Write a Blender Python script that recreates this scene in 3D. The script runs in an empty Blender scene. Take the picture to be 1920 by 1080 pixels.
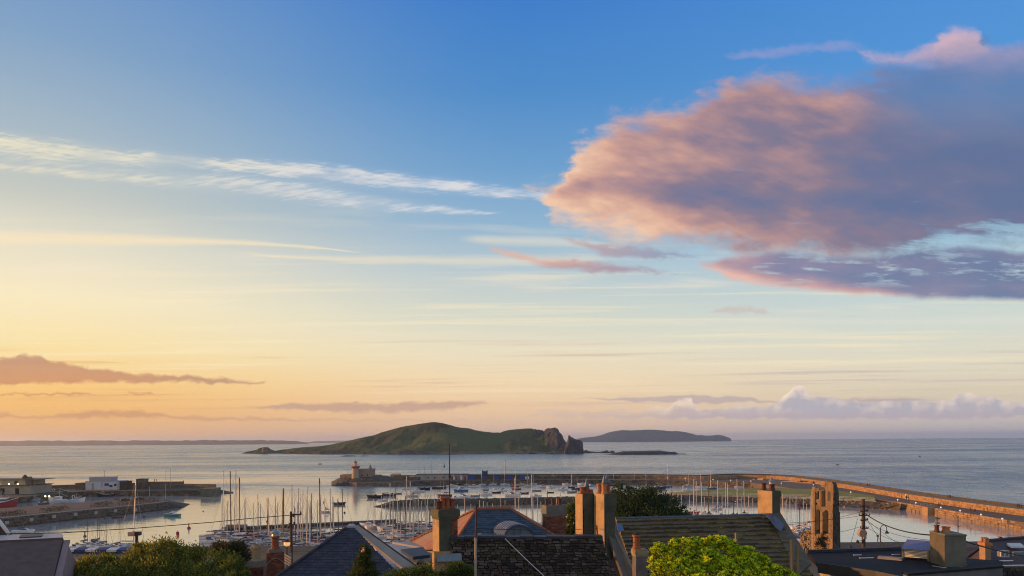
import bpy, bmesh, math, random
from mathutils import Vector, Matrix
random.seed(7)
sc = bpy.context.scene
COL = sc.collection
# ------------------------------------------------------------------ camera
F = 1400.0; HZ = 825.0; CH = 32.0; ROLL = 0.0065
cam_d = bpy.data.cameras.new('camera'); cam = bpy.data.objects.new('camera', cam_d); COL.objects.link(cam)
cam.location = (0, 0, CH)
cam.rotation_mode = 'QUATERNION'
cam.rotation_quaternion = (Matrix.Rotation(ROLL, 3, 'Y') @ Matrix.Rotation(math.radians(90), 3, 'X')).to_quaternion()
cam_d.sensor_width = 36.0; cam_d.lens = 36.0 * F / 1920.0
cam_d.shift_y = (HZ - 540.0) / 1920.0
cam_d.clip_start = 0.5; cam_d.clip_end = 80000
sc.camera = cam
# ------------------------------------------------------------------ colour management
sc.view_settings.view_transform = 'Standard'; sc.view_settings.look = 'None'
sc.view_settings.gamma = 1.0; sc.view_settings.exposure = 0.0
sc.view_settings.use_curve_mapping = False
sc.cycles.volume_bounces = 1
sc.cycles.max_bounces = 6; sc.cycles.diffuse_bounces = 3; sc.cycles.glossy_bounces = 3
sc.cycles.transparent_max_bounces = 8
sc.cycles.use_denoising = True
sc.cycles.pixel_filter_type = 'BLACKMAN_HARRIS'; sc.cycles.filter_width = 1.05
SUN_AZ = -78.0; SUN_EL = 5.5       # degrees: azimuth from the view direction, elevation

def lin(c):
    return tuple(((v/255.0)/12.92 if v/255.0 <= 0.04045 else (((v/255.0)+0.055)/1.055)**2.4) for v in c) + (1.0,)

class NT:
    """small expression layer over a shader node tree"""
    def __init__(s, tree): s.t = tree; s.n = tree.nodes; s.l = tree.links
    def put(s, sock, v):
        if isinstance(v, S): s.l.new(v.s, sock)
        else: sock.default_value = v
    def math(s, op, a, b=None, c=None, clamp=False):
        n = s.n.new('ShaderNodeMath'); n.operation = op; n.use_clamp = clamp
        s.put(n.inputs[0], a)
        if b is not None: s.put(n.inputs[1], b)
        if c is not None: s.put(n.inputs[2], c)
        return S(s, n.outputs[0])
    def step(s, x, a, b, lo=0.0, hi=1.0, kind='SMOOTHSTEP'):
        n = s.n.new('ShaderNodeMapRange'); n.interpolation_type = kind
        s.put(n.inputs['Value'], x); s.put(n.inputs['From Min'], a); s.put(n.inputs['From Max'], b)
        s.put(n.inputs['To Min'], lo); s.put(n.inputs['To Max'], hi)
        return S(s, n.outputs['Result'])
    def vec(s, x, y, z=0.0):
        n = s.n.new('ShaderNodeCombineXYZ')
        for k, v in enumerate((x, y, z)): s.put(n.inputs[k], v)
        return S(s, n.outputs[0])
    def sep(s, v):
        n = s.n.new('ShaderNodeSeparateXYZ'); s.put(n.inputs[0], v)
        return [S(s, n.outputs[k]) for k in range(3)]
    def noise(s, v, scale=1.0, detail=6.0, rough=0.55, dist=0.0, out='Fac'):
        n = s.n.new('ShaderNodeTexNoise'); n.noise_dimensions = '3D'
        if v is not None: s.put(n.inputs['Vector'], v)
        s.put(n.inputs['Scale'], scale); s.put(n.inputs['Detail'], detail); s.put(n.inputs['Roughness'], rough); s.put(n.inputs['Distortion'], dist)
        return S(s, n.outputs[out])
    def voronoi(s, v, scale=1.0, feature='F1', out='Distance', rnd=1.0):
        n = s.n.new('ShaderNodeTexVoronoi'); n.feature = feature
        if v is not None: s.put(n.inputs['Vector'], v)
        s.put(n.inputs['Scale'], scale); s.put(n.inputs['Randomness'], rnd)
        return S(s, n.outputs[out])
    def ramp(s, f, stops, interp='LINEAR'):
        n = s.n.new('ShaderNodeValToRGB'); n.color_ramp.interpolation = interp
        e = n.color_ramp.elements
        while len(e) < len(stops): e.new(0.5)
        for k, (p, c) in enumerate(stops): e[k].position = p; e[k].color = c
        s.put(n.inputs[0], f); return S(s, n.outputs[0])
    def curve(s, x, pts):
        """piecewise curve y(x); x and y in any units"""
        xs = [p[0] for p in pts]; ys = [p[1] for p in pts]
        x0, x1, y0, y1 = xs[0], xs[-1], min(ys), max(ys) + 1e-6
        n = s.n.new('ShaderNodeFloatCurve'); c = n.mapping.curves[0]
        P = [((a-x0)/(x1-x0), (b-y0)/(y1-y0)) for a, b in pts]
        while len(c.points) < len(P): c.points.new(0.5, 0.5)
        for k, p in enumerate(P): c.points[k].location = p
        n.mapping.use_clip = True; n.mapping.update()
        s.put(n.inputs['Value'], s.step(x, x0, x1, kind='LINEAR'))
        return S(s, n.outputs[0]) * (y1-y0) + y0
    def mix(s, f, a, b, mode='MIX'):
        n = s.n.new('ShaderNodeMix'); n.data_type = 'RGBA'; n.blend_type = mode; n.clamp_factor = True
        s.put(n.inputs[0], f); s.put(n.inputs[6], a); s.put(n.inputs[7], b)
        return S(s, n.outputs[2])
    def fmix(s, f, a, b): return a + (b - a) * f if isinstance(a, S) or isinstance(b, S) else f * (b - a) + a

class S:
    def __init__(s, nt, sock): s.nt = nt; s.s = sock
    def __add__(a, b): return a.nt.math('ADD', a, b)
    def __radd__(a, b): return a.nt.math('ADD', b, a)
    def __sub__(a, b): return a.nt.math('SUBTRACT', a, b)
    def __rsub__(a, b): return a.nt.math('SUBTRACT', b, a)
    def __mul__(a, b): return a.nt.math('MULTIPLY', a, b)
    def __rmul__(a, b): return a.nt.math('MULTIPLY', b, a)
    def __truediv__(a, b): return a.nt.math('DIVIDE', a, b)
    def __rtruediv__(a, b): return a.nt.math('DIVIDE', b, a)
    def sat(a): return a.nt.math('ADD', a, 0.0, clamp=True)
    def mx(a, b): return a.nt.math('MAXIMUM', a, b)
    def mn(a, b): return a.nt.math('MINIMUM', a, b)
    def pw(a, b): return a.nt.math('POWER', a, b)
    def ab(a): return a.nt.math('ABSOLUTE', a)

# ------------------------------------------------------------------ world: dusk sky with clouds
world = bpy.data.worlds.new('World'); sc.world = world; world.use_nodes = True
def build_world():
    t = world.node_tree; t.nodes.clear(); w = NT(t)
    geo = t.nodes.new('ShaderNodeTexCoord')
    X, Y, Z = w.sep(S(w, geo.outputs['Generated']))
    az = w.math('ARCTAN2', X, Y) * (180/math.pi)
    el = w.math('ARCSINE', Z.mx(-1.0).mn(1.0)) * (180/math.pi)
    # clear-air gradient: five vertical profiles (elevation, colour) joined along the azimuth
    def prof(rows):
        return w.ramp(w.step(el, 0, 60, kind='LINEAR'), [(max(0, e)/60.0, lin(c)) for e, c in rows])
    P_left = prof([(0,(222,168,124)), (1.1,(236,180,120)), (2.4,(249,190,110)), (4.2,(255,208,128)), (6.4,(255,230,170)), (9.5,(254,238,198)), (13,(233,226,204)), (16,(200,204,196)), (20,(166,186,200)), (25,(132,165,200)), (31,(102,147,202)), (60,(112,134,168))])
    P_mid = prof([(0,(222,188,168)), (1.1,(233,196,166)), (2.6,(245,208,166)), (4.5,(248,222,182)), (7,(238,228,200)), (9.5,(216,220,206)), (12.5,(190,206,212)), (16,(148,184,212)), (20,(112,162,208)), (25,(80,142,204)), (31,(62,126,204)), (60,(112,134,168))])
    P_right = prof([(0,(202,190,190)), (1.2,(210,197,190)), (2.8,(224,210,184)), (5,(231,223,200)), (7.5,(214,222,212)), (10.5,(190,211,218)), (14,(150,196,222)), (18,(112,170,220)), (23,(86,152,218)), (31,(74,140,214)), (60,(112,134,168))])
    P_sun = prof([(0,(230,150,80)), (2,(255,180,90)), (5,(255,214,128)), (9,(255,232,170)), (15,(236,220,184)), (22,(190,196,190)), (31,(160,176,190)), (60,(118,138,170))])
    P_back = prof([(0,(198,184,188)), (4,(234,206,196)), (9,(232,216,208)), (16,(206,208,210)), (31,(156,172,196)), (60,(112,134,168))])
    g = w.mix(w.step(az, -95, -34), P_sun, P_left)
    g = w.mix(w.step(az, -34, 2, kind='SMOOTHSTEP'), g, P_mid)
    g = w.mix(w.step(az, -2, 34), g, P_right)
    g = w.mix(w.step(az, 45, 120), g, P_back)
    g = w.mix(w.step(az, -105, -180), g, P_back)
    glow = w.step((az - SUN_AZ).ab(), 42, 0) * w.step((el - 4).ab(), 26, 0)
    g = w.mix(1.0, g, w.mix(glow, (1, 1, 1, 1), (2.8, 2.1, 1.4, 1)), 'MULTIPLY')
    sky = t.nodes.new('ShaderNodeTexSky'); sky.sky_type = 'NISHITA'; sky.sun_disc = False
    sky.sun_elevation = math.radians(SUN_EL); sky.sun_rotation = math.radians(SUN_AZ)
    sky.air_density = 1.0; sky.dust_density = 1.2; sky.ozone_density = 1.2
    nis = w.mix(1.0, S(w, sky.outputs[0]), (0.10, 0.10, 0.10, 1), 'MULTIPLY')
    g = w.mix(0.04, g, nis)
    # position on the sky ahead, in the units of a 1400-long picture plane
    yy = Y.mx(0.05)
    dx = X / yy * F; dy = Z / yy * F
    px = dx + dy * (-ROLL) + 960.0
    py = HZ - (dy + dx * ROLL)
    ahead = w.step(Y, 0.25, 0.5)
    def nz(sx, sy, seed, detail=6, rough=0.55, dist=0.0, x=None, y=None):
        return w.noise(w.vec((x or px) * (1.0/sx), (y or py) * (1.0/sy), seed), 1.0, detail, rough, dist)
    warp1 = nz(120, 80, 3.1, 5) - 0.5
    warp2 = nz(120, 80, 9.7, 5) - 0.5
    fine = nz(34, 22, 5.5, 6, 0.6) - 0.5
    wx = px + warp1 * 70 + fine * 14
    wy = py + warp2 * 46 + (nz(30, 20, 15.5, 6, 0.6) - 0.5) * 12
    # ---- wide thin veils, drawn out along the horizon
    st = nz(620, 13, 21.0, 6, 0.58, y=py + (px - 960) * 0.012)
    st2 = nz(420, 34, 31.0, 5, 0.5, y=py + (px - 960) * -0.02)
    veil = w.step(st, 0.5, 0.75) * w.step(py, 430, 560) * w.step(py, 780, 700)
    g = w.mix(veil * 0.62 * ahead, g, lin((255, 236, 196)))
    veil2 = w.step(st, 0.46, 0.30) * w.step(py, 600, 690) * w.step(py, 800, 740)
    g = w.mix(veil2 * 0.68 * ahead, g, w.mix(w.step(px, 200, 1500), lin((226, 170, 120)), lin((206, 184, 180))))
    veil3 = w.step(st2, 0.52, 0.74) * w.step(py, 330, 520) * w.step(py, 690, 560)
    g = w.mix(veil3 * 0.45 * ahead, g, lin((246, 232, 206)))
    def band(pts, half, x, y):
        """0..1 bell around a centre line y(x), half width either a number or curve"""
        c = w.curve(x, pts); h = w.curve(x, half) if isinstance(half, list) else half
        d = ((y - c) / h).ab()
        return w.step(d, 1.0, 0.0) * w.step(x, pts[0][0], pts[0][0] + 60) * w.step(x, pts[-1][0], pts[-1][0] - 60)
    def body(top, bot, x, y, soft=14.0):
        """signed inside-ness of an outline with an upper and lower edge"""
        r = ((y - w.curve(x, top)) / soft).mn((w.curve(x, bot) - y) / soft)
        if top[0][0] > 0: r = r.mn((x - top[0][0] - 14) * (1/18.0))
        if top[-1][0] < 1900: r = r.mn((top[-1][0] - 14 - x) * (1/18.0))
        return r
    # ---- soft cream bands
    sy = py + (nz(300, 40, 44.0, 4) - 0.5) * 16
    b = band([(-600,445),(0,446),(250,450),(450,456),(700,480)], [(-600,30),(0,22),(300,15),(470,7),(700,1)], px, sy)
    b = b.mx(band([(450,470),(600,484),(780,488),(1000,488),(1150,478)], [(450,1),(600,7),(780,12),(1000,14),(1150,1)], px, sy) * 0.8)
    b = b.mx(band([(800,606),(1000,607),(1400,604),(1920,600),(2600,590)], [(800,1),(1000,5),(1400,11),(1920,14),(2600,14)], px, sy) * 0.8)
    b = b.mx(band([(850,448),(960,452),(1060,455),(1200,470)], [(850,1),(960,16),(1060,14),(1200,1)], px, sy) * 0.8)
    g = w.mix(b * 0.62 * ahead, g, w.mix(w.step(px, 300, 1500), lin((255, 232, 190)), lin((224, 224, 212))))
    # ---- two long cirrus streaks with combed fibres
    fx = px * 0.83 + py * 0.55; fy = py * 0.83 - px * 0.55
    fib = w.noise(w.vec((px - py*1.6) * (1/60.0), (py + px*0.16) * (1/7.0), 2.0), 1.0, 6, 0.6)
    fib2 = w.noise(w.vec((px + py*0.8) * (1/90.0), (py - px*0.13 + fine*5) * (1/8.0), 12.0), 1.0, 7, 0.68)
    cy = py + (nz(90, 60, 51.0, 4) - 0.5) * 14
    A = band([(-500,210),(0,268),(120,284),(250,298),(400,306),(520,316),(640,330),(760,342),(900,356),(1010,366),(1080,372)],
             [(-500,26),(0,34),(120,32),(250,25),(400,21),(520,25),(640,29),(760,26),(900,21),(1010,13),(1080,1)], px, cy)
    B = band([(-300,290),(40,316),(200,330),(330,340),(480,348),(580,362),(680,378),(780,390),(900,398),(960,400)],
             [(-300,10),(40,14),(200,17),(330,23),(480,33),(580,33),(680,25),(780,16),(900,7),(960,1)], px, cy)
    C = band([(-300,240),(0,290),(150,312),(300,325),(420,333),(560,336)], [(-300,30),(0,34),(150,26),(300,18),(420,8),(560,1)], px, cy)
    cir = (w.step(A * 0.85 + (fib2 - 0.5) * 2.3 + (fib - 0.5) * 1.2, 0.10, 1.05) * w.step(A, 0.0, 0.3)).mx(w.step(B * 0.8 + (fib - 0.5) * 2.3 + (fib2 - 0.5) * 0.9, 0.12, 1.1) * w.step(B, 0, 0.3) * 0.85)
    cir = cir.mx(w.step(C * 0.6 + (fib - 0.5) * 1.6, 0.25, 1.0) * 0.5)
    haloA = (A.mx(B) * 0.2)
    dapple = w.step(nz(150, 70, 57.0, 3, 0.5), 0.34, 0.60, 0.35, 1.0)
    g = w.mix((cir * 0.92 * dapple).mx(haloA) * ahead, g, w.mix(w.step(px, 0, 900), lin((234, 226, 200)), lin((222, 222, 226))))
    # ---- small low clouds on the sun side
    lx = px + (nz(40, 26, 61.0, 6, 0.62) - 0.5) * 44; ly = py + (nz(34, 22, 67.0, 6, 0.64) - 0.5) * 26
    def cl(top, bot, soft=9, a=0.0, b=1.0): return w.step(body(top, bot, lx, ly, soft), a, b)
    D = cl([(-700,640),(-200,650),(0,668),(50,661),(90,672),(160,684),(230,694),(310,700),(400,704),(440,708),(490,712),(515,722)],
           [(-700,725),(-200,724),(0,724),(50,722),(90,722),(160,721),(230,721),(310,721),(400,722),(440,722),(490,722),(515,722)], 8)
    dcol = w.mix(w.step(ly, 668, 722), lin((196, 146, 118)), lin((210, 146, 104)))
    dcol = w.mix(w.step(px, 120, 480), dcol, lin((188, 146, 122)))
    g = w.mix(D * 0.88 * ahead, g, dcol)
    E = cl([(-700,735),(-80,737),(60,736),(150,735),(190,740),(232,742),(240,734),(285,734),(300,742),(420,742)], [(-700,742),(-80,743),(60,744),(150,744),(190,741),(232,742),(240,741),(285,741),(300,742),(420,742)], 5)
    g = w.mix(E * 0.85 * ahead, g, lin((208, 148, 104)))
    Fh = cl([(440,762),(500,758),(600,752),(700,754),(800,750),(900,750),(935,757),(1010,766)], [(440,762),(500,770),(600,774),(700,776),(800,774),(900,762),(935,757),(1010,766)], 8)
    g = w.mix(Fh * 0.8 * ahead, g, lin((198, 160, 142)))
    Gh = cl([(-700,760),(-100,765),(0,770),(80,776),(160,766),(240,766),(320,774),(500,780),(700,784),(900,786),(1000,790)], [(-700,790),(-100,790),(0,786),(80,790),(160,788),(240,786),(320,788),(500,792),(700,792),(900,792),(1000,790)], 9)
    g = w.mix(Gh * 0.8 * ahead, g, w.mix(w.step(px, 200, 900), lin((208, 150, 110)), lin((206, 166, 146))))
    # ---- right cumulus bank
    vb = w.voronoi(w.vec(px*(1/23.0) + fine*0.7, py*(1/18.0) + fine*0.5, 2.0), 1.0, 'SMOOTH_F1') - 0.4
    kx = px + (nz(30, 24, 71.0, 5, 0.55) - 0.5) * 20; ky = py + (nz(34, 26, 77.0, 5, 0.55) - 0.5) * 16 - vb * 15.0 + (nz(90, 60, 79.0, 3) - 0.5) * 12
    K1 = w.step(body([(1040,748),(1090,745),(1200,742),(1300,740),(1400,743),(1470,750),(1600,746),(1680,744),(1760,748),(1800,752)], [(1040,748),(1090,749),(1200,755),(1300,757),(1400,757),(1470,757),(1600,756),(1680,756),(1760,752),(1800,752)], px, ky * 0.5 + py * 0.5, 5), 0.0, 1.0)
    g = w.mix(K1 * 0.7 * ahead, g, lin((186, 168, 174)))
    ktop = [(980,778),(1050,768),(1150,766),(1240,764),(1258,760),(1285,748),(1300,752),(1340,762),(1440,760),(1458,748),(1470,740),(1484,726),(1500,721),(1514,734),(1530,738),(1560,744),(1620,752),(1700,750),(1770,752),(1800,738),(1830,740),(1880,746),(1930,756),(2100,750),(2600,744)]
    kbot = [(980,778),(1050,782),(1150,786),(1240,787),(1258,787),(1285,787),(1300,787),(1340,787),(1440,788),(1458,788),(1470,788),(1484,788),(1500,788),(1514,788),(1530,788),(1560,787),(1620,787),(1700,787),(1770,786),(1800,786),(1830,785),(1880,782),(1930,778),(2100,776),(2600,770)]
    kb = body(ktop, kbot, kx, ky, 9)
    K = w.step(kb, -0.1, 0.45) * w.step(py, 794, 780)
    puff = (nz(30, 26, 81.0, 4, 0.55) - nz(30, 26, 81.0, 4, 0.55, x=px - 8, y=py - 6)) * 0.7 - vb * 0.55
    dist_top = w.step(ky - w.curve(kx, ktop), 26, 0)
    sunside = w.curve(px, [(980,0.4),(1200,0.35),(1262,0.9),(1300,0.7),(1360,0.25),(1460,0.6),(1484,1.0),(1512,0.9),(1540,0.25),(1700,0.2),(1790,0.45),(1840,0.35),(1900,0.2),(2600,0.2)])
    lit = (dist_top * sunside + puff * 1.6 + 0.04).sat()
    kcol = w.mix(lit, w.mix(w.step(px, 1050, 1500), lin((214, 180, 166)), lin((186, 180, 188))), lin((255, 230, 206)))
    kcol = w.mix(w.step(ky, 762, 788), kcol, lin((192, 176, 182)))
    g = w.mix(K * w.curve(px, [(980,0.25),(1240,0.65),(1300,0.88),(1460,0.94),(1500,1.0),(1900,0.95),(2600,0.8)]) * ahead, g, kcol)
    # ---- small scraps
    M = cl([(1300,584),(1335,578),(1360,572),(1400,570),(1430,574),(1445,582),(1470,590)], [(1300,584),(1335,588),(1360,590),(1400,590),(1430,590),(1445,588),(1470,590)], 8)
    M = M.mx(cl([(1440,600),(1460,596),(1480,596),(1500,602),(1560,596),(1580,590),(1605,590),(1620,596)], [(1440,600),(1460,602),(1480,602),(1500,602),(1560,597),(1580,597),(1605,597),(1620,596)], 7) * 0.6)
    g = w.mix(M * 0.55 * ahead, g, lin((206, 186, 180)))
    N1b = band([(1340,106),(1410,102),(1480,94),(1560,88),(1640,88)], [(1340,8),(1410,14),(1480,22),(1560,20),(1640,8)], lx, ly)
    N1 = w.step(N1b + fine * 1.5, 0.1, 1.3) * w.step(N1b, 0.0, 0.3)
    g = w.mix(N1 * 0.5 * ahead, g, lin((160, 160, 204)))
    # ---- the big cloud
    finger = nz(170, 24, 140.0, 4, 0.5) - 0.5
    wsx = px + warp1 * 64 + fine * 30 + finger * 96 + (nz(16, 10, 18.5, 4, 0.6) - 0.5) * 9
    wsy = py + warp2 * 40 + (nz(36, 22, 16.5, 6, 0.62) - 0.5) * 26
    top = [(960,352),(1005,344),(1040,326),(1062,300),(1075,268),(1100,240),(1150,216),(1200,204),(1260,196),(1300,180),(1335,152),(1380,136),(1450,130),(1530,138),(1600,138),(1650,116),(1700,104),(1750,88),(1785,62),(1840,56),(1880,76),(2000,74),(2100,70),(2700,60)]
    bot = [(960,354),(1005,368),(1040,420),(1062,428),(1075,436),(1100,444),(1150,456),(1200,462),(1260,468),(1300,470),(1335,474),(1380,478),(1450,486),(1530,492),(1600,496),(1680,494),(1760,480),(1900,470),(2100,470),(2700,460)]
    soft2 = nz(120, 46, 107.0, 5, 0.55)
    soft1b = nz(70, 26, 104.0, 5, 0.55)
    inside = body(top, bot, wsx, wsy, 30)
    dens = w.step(inside + fine * 1.5 + (soft2 - 0.5) * 2.0 + (soft1b - 0.5) * 1.6 * w.step(px, 1500, 1100), -0.3, 1.6)

    thin = w.step(px + (220 - py) * 1.1, 1560, 1760) * w.step(py, 300, 150)
    big = dens * (1.0 - thin * 0.36)
    # lower deck of the cloud
    top2 = [(1300,492),(1335,486),(1370,476),(1450,470),(1600,478),(1700,470),(1800,462),(1920,470),(2200,460),(2700,450)]
    bot2 = [(1300,494),(1335,508),(1370,524),(1450,538),(1600,552),(1700,560),(1800,564),(1920,566),(2200,560),(2700,540)]
    in2 = body(top2, bot2, px + warp1 * 40 + fine * 24, py + warp2 * 18 + fine * 12, 12)
    gaps = w.noise(w.vec(px * (1/85.0), (py - px*0.03) * (1/16.0), 90.0), 1.0, 6, 0.6)
    gapm = w.step(gaps, 0.50, 0.66) * w.step(py, 470, 490) * w.step(py, 545, 515)
    low = w.step(in2, -0.3, 1.0) * (1.0 - gapm * 0.8)
    # light-blue windows at the far right
    gap2 = w.noise(w.vec(px * (1/130.0), (py - px*0.05 + fine*10) * (1/20.0), 96.0), 1.0, 6, 0.62)
    winm = (w.step(band([(1640,462),(1740,462),(1800,452),(1920,440),(2300,430)], [(1640,8),(1740,34),(1800,56),(1920,66),(2300,60)], px, py) * 0.75 + (gap2 - 0.5) * 3.4, 0.42, 1.0))
    big = big * (1.0 - winm * 0.68)
    low = low * (1.0 - winm * 0.5)
    # feathers under the left side
    top3 = [(860,455),(900,458),(950,464),(1000,474),(1060,478),(1120,482),(1180,494),(1240,504),(1290,512)]
    bot3 = [(860,455),(900,464),(950,486),(1000,500),(1060,512),(1120,517),(1180,518),(1240,515),(1290,512)]
    f3 = w.step(body(top3, bot3, px + fine * 60 + warp1 * 30, py + warp2 * 16 + fine * 34, 11) + (gaps - 0.5) * 1.4, -0.1, 1.5)
    top4 = [(1030,440),(1080,444),(1130,450),(1200,456),(1260,468),(1330,478),(1380,482)]
    bot4 = [(1030,442),(1080,462),(1130,478),(1200,488),(1260,486),(1330,482),(1380,482)]
    f4 = w.step(body(top4, bot4, px + fine * 60 + warp1 * 30, py + warp2 * 18 + fine * 36, 10) + (gaps - 0.5) * 2.6, -0.1, 1.5)
    # pink puff at the upper right
    top5 = [(1600,104),(1640,98),(1690,92),(1720,80),(1750,66),(1780,44),(1830,46),(1850,72),(1900,76),(2000,70),(2200,60),(2700,50)]
    bot5 = [(1600,112),(1640,130),(1690,140),(1720,146),(1750,150),(1780,152),(1830,156),(1850,160),(1900,164),(2000,170),(2200,180),(2700,190)]
    f5 = w.step(body(top5, bot5, px + fine * 50 + warp1 * 50, py + warp2 * 40 + (nz(30, 18, 17.5, 6, 0.62) - 0.5) * 34, 22), -0.2, 1.3)
    # colour: sun-facing peach to shaded violet-grey
    soft1 = nz(210, 90, 101.0, 4, 0.5)
    rel = nz(110, 60, 111.0, 4, 0.5) - nz(110, 60, 111.0, 4, 0.5, x=px + 26, y=py + 8)
    edge = w.step(inside, 5.0, 0.0)
    side = w.curve(px, [(960,1.0),(1050,0.92),(1150,0.74),(1250,0.62),(1400,0.50),(1500,0.44),(1600,0.34),(1700,0.24),(1900,0.10),(2700,0.05)])
    diag = w.noise(w.vec((px + py*1.5) * (1/190.0), (py - px*0.42) * (1/34.0), 130.0), 1.0, 5, 0.55)
    light = side * 0.60 + finger * 0.28 * side + edge * side * 0.55 + (diag - 0.5) * 0.42 * w.step(px, 1950, 1500) + (soft1 - 0.5) * 0.75 + (soft2 - 0.5) * 0.38 - rel * 0.55 * side
    light = light - band([(960,400),(1100,352),(1250,352),(1400,372),(1600,380),(2000,380)], 40.0, px + warp1*80, py + warp2*50 + fine*20) * 0.13 + 0.08 * w.step(px, 1750, 1450)
    light = light + band([(1000,420),(1100,404),(1200,418),(1300,432),(1450,448)], [(1000,10),(1100,28),(1200,34),(1300,26),(1450,2)], px + warp1*60, py + warp2*40) * 0.06
    bcol = w.ramp(light.sat(), [(0.0, lin((98, 112, 150))), (0.18, lin((112, 116, 148))), (0.36, lin((136, 122, 142))), (0.54, lin((172, 138, 142))), (0.74, lin((210, 162, 146))), (1.0, lin((244, 200, 168)))])
    g = w.mix(big * 0.97 * ahead, g, bcol)
    l2 = (w.step(in2, 3.0, 0.0) * w.step(py, 490, 520) * 0.75 * w.step(px, 1900, 1500) + w.curve(px, [(1300,0.75),(1380,0.55),(1500,0.22),(1700,0.10),(1900,0.05),(2700,0.0)]) + (soft2 - 0.5) * 0.8).sat()
    lcol = w.ramp(l2, [(0.0, lin((104, 118, 156))), (0.3, lin((136, 130, 160))), (0.6, lin((188, 150, 158))), (1.0, lin((238, 184, 166)))])
    g = w.mix(low * 0.92 * ahead, g, lcol)
    c3 = w.mix(w.step(py + fine * 30, 514, 474), lin((182, 150, 156)), lin((232, 180, 156)))
    g = w.mix(f3 * 0.9 * ahead, g, w.mix(w.step(px, 1000, 1240), c3, lin((168, 150, 170))))
    g = w.mix(f4 * 0.75 * ahead, g, w.mix(w.step(px, 1060, 1300), lin((190, 156, 158)), lin((140, 148, 176))))
    c5 = w.mix(w.step(py + fine * 40 + (px - 1780) * 0.25, 60, 130), lin((222, 182, 188)), lin((150, 150, 186)))
    g = w.mix(f5 * w.step(py + fine*30, 150, 96) * 0.85 * ahead, g, c5)
    bg = t.nodes.new('ShaderNodeBackground'); w.put(bg.inputs[0], g); bg.inputs[1].default_value = 1.0
    out = t.nodes.new('ShaderNodeOutputWorld'); t.links.new(bg.outputs[0], out.inputs[0])
build_world()
world.cycles.sampling_method = 'MANUAL'; world.cycles.sample_map_resolution = 512
# ------------------------------------------------------------------ sun
sun_d = bpy.data.lights.new('sun', 'SUN'); sun = bpy.data.objects.new('sun', sun_d); COL.objects.link(sun)
sun_d.energy = 5.0; sun_d.angle = math.radians(0.6); sun_d.color = (1.0, 0.44, 0.15)
_a, _e = math.radians(SUN_AZ), math.radians(SUN_EL)
SUNV = Vector((math.sin(_a)*math.cos(_e), math.cos(_a)*math.cos(_e), math.sin(_e)))
sun.rotation_mode = 'QUATERNION'; sun.rotation_quaternion = SUNV.to_track_quat('Z', 'Y')
# ------------------------------------------------------------------ helpers
def wxz(px, py):
    dx, dy = px - 960.0, HZ - py
    return (dx + dy*ROLL) / F, (dy - dx*ROLL) / F
def pt(px, py, Y):                        # a point at depth Y
    a, b = wxz(px, py); return Vector((a*Y, Y, CH + b*Y))
def gp(px, py, z=0.0):                    # a point on the level z
    a, b = wxz(px, py); Y = (z - CH) / b; return Vector((a*Y, Y, z))
def lerp(a, b, t): return a + (b - a) * t
MATS = {}
def mat(name, c1, c2=None, rough=0.75, scale=2.0, bump=0.0, bscale=None, metal=0.0, streak=None, spec=0.4, detail=5, contrast=1.0, emit=None, estr=1.0, c3=None, leaf=0.0):
    if name in MATS: return MATS[name]
    m = bpy.data.materials.new(name); m.use_nodes = True; MATS[name] = m
    w = NT(m.node_tree); b = w.n['Principled BSDF']
    c1 = tuple(c1) + (1.0,) if len(c1) == 3 else c1
    c2 = tuple(v * 0.72 for v in c1[:3]) + (1.0,) if c2 is None else (tuple(c2) + (1.0,) if len(c2) == 3 else c2)
    tc = w.n.new('ShaderNodeTexCoord'); v = S(w, tc.outputs['Object'])
    if streak:
        mp = w.n.new('ShaderNodeMapping'); w.put(mp.inputs[0], v); mp.inputs['Scale'].default_value = streak; v2 = S(w, mp.outputs[0])
    else: v2 = v
    n = w.noise(v2, scale, detail, 0.6)
    k = w.step(n, 0.5 - 0.22/contrast, 0.5 + 0.22/contrast)
    col = w.mix(k, c1, c2)
    if c3:
        n3 = w.noise(v, scale*0.31, 4, 0.65)
        col = w.mix(w.step(n3, 0.54, 0.66), col, tuple(c3) + (1.0,))
    w.put(b.inputs['Base Color'], col)
    b.inputs['Roughness'].default_value = rough; b.inputs['Metallic'].default_value = metal
    b.inputs['Specular IOR Level'].default_value = spec
    if bump:
        bn = w.n.new('ShaderNodeBump'); bn.inputs['Strength'].default_value = min(1.0, bump); bn.inputs['Distance'].default_value = 0.05*bump
        w.put(bn.inputs['Height'], w.noise(v, bscale or scale*4, 5, 0.65)); m.node_tree.links.new(bn.outputs[0], b.inputs['Normal'])
    if leaf:
        tr = w.n.new('ShaderNodeBsdfTranslucent'); w.put(tr.inputs[0], w.mix(1.0, col, (1.5, 1.35, 0.7, 1), 'MULTIPLY')); mx = w.n.new('ShaderNodeMixShader'); mx.inputs[0].default_value = leaf
        w.l.new(b.outputs[0], mx.inputs[1]); w.l.new(tr.outputs[0], mx.inputs[2]); w.l.new(mx.outputs[0], w.n['Material Output'].inputs['Surface'])
    if emit:
        b.inputs['Emission Color'].default_value = tuple(emit) + (1.0,); b.inputs['Emission Strength'].default_value = estr
    return m

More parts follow.
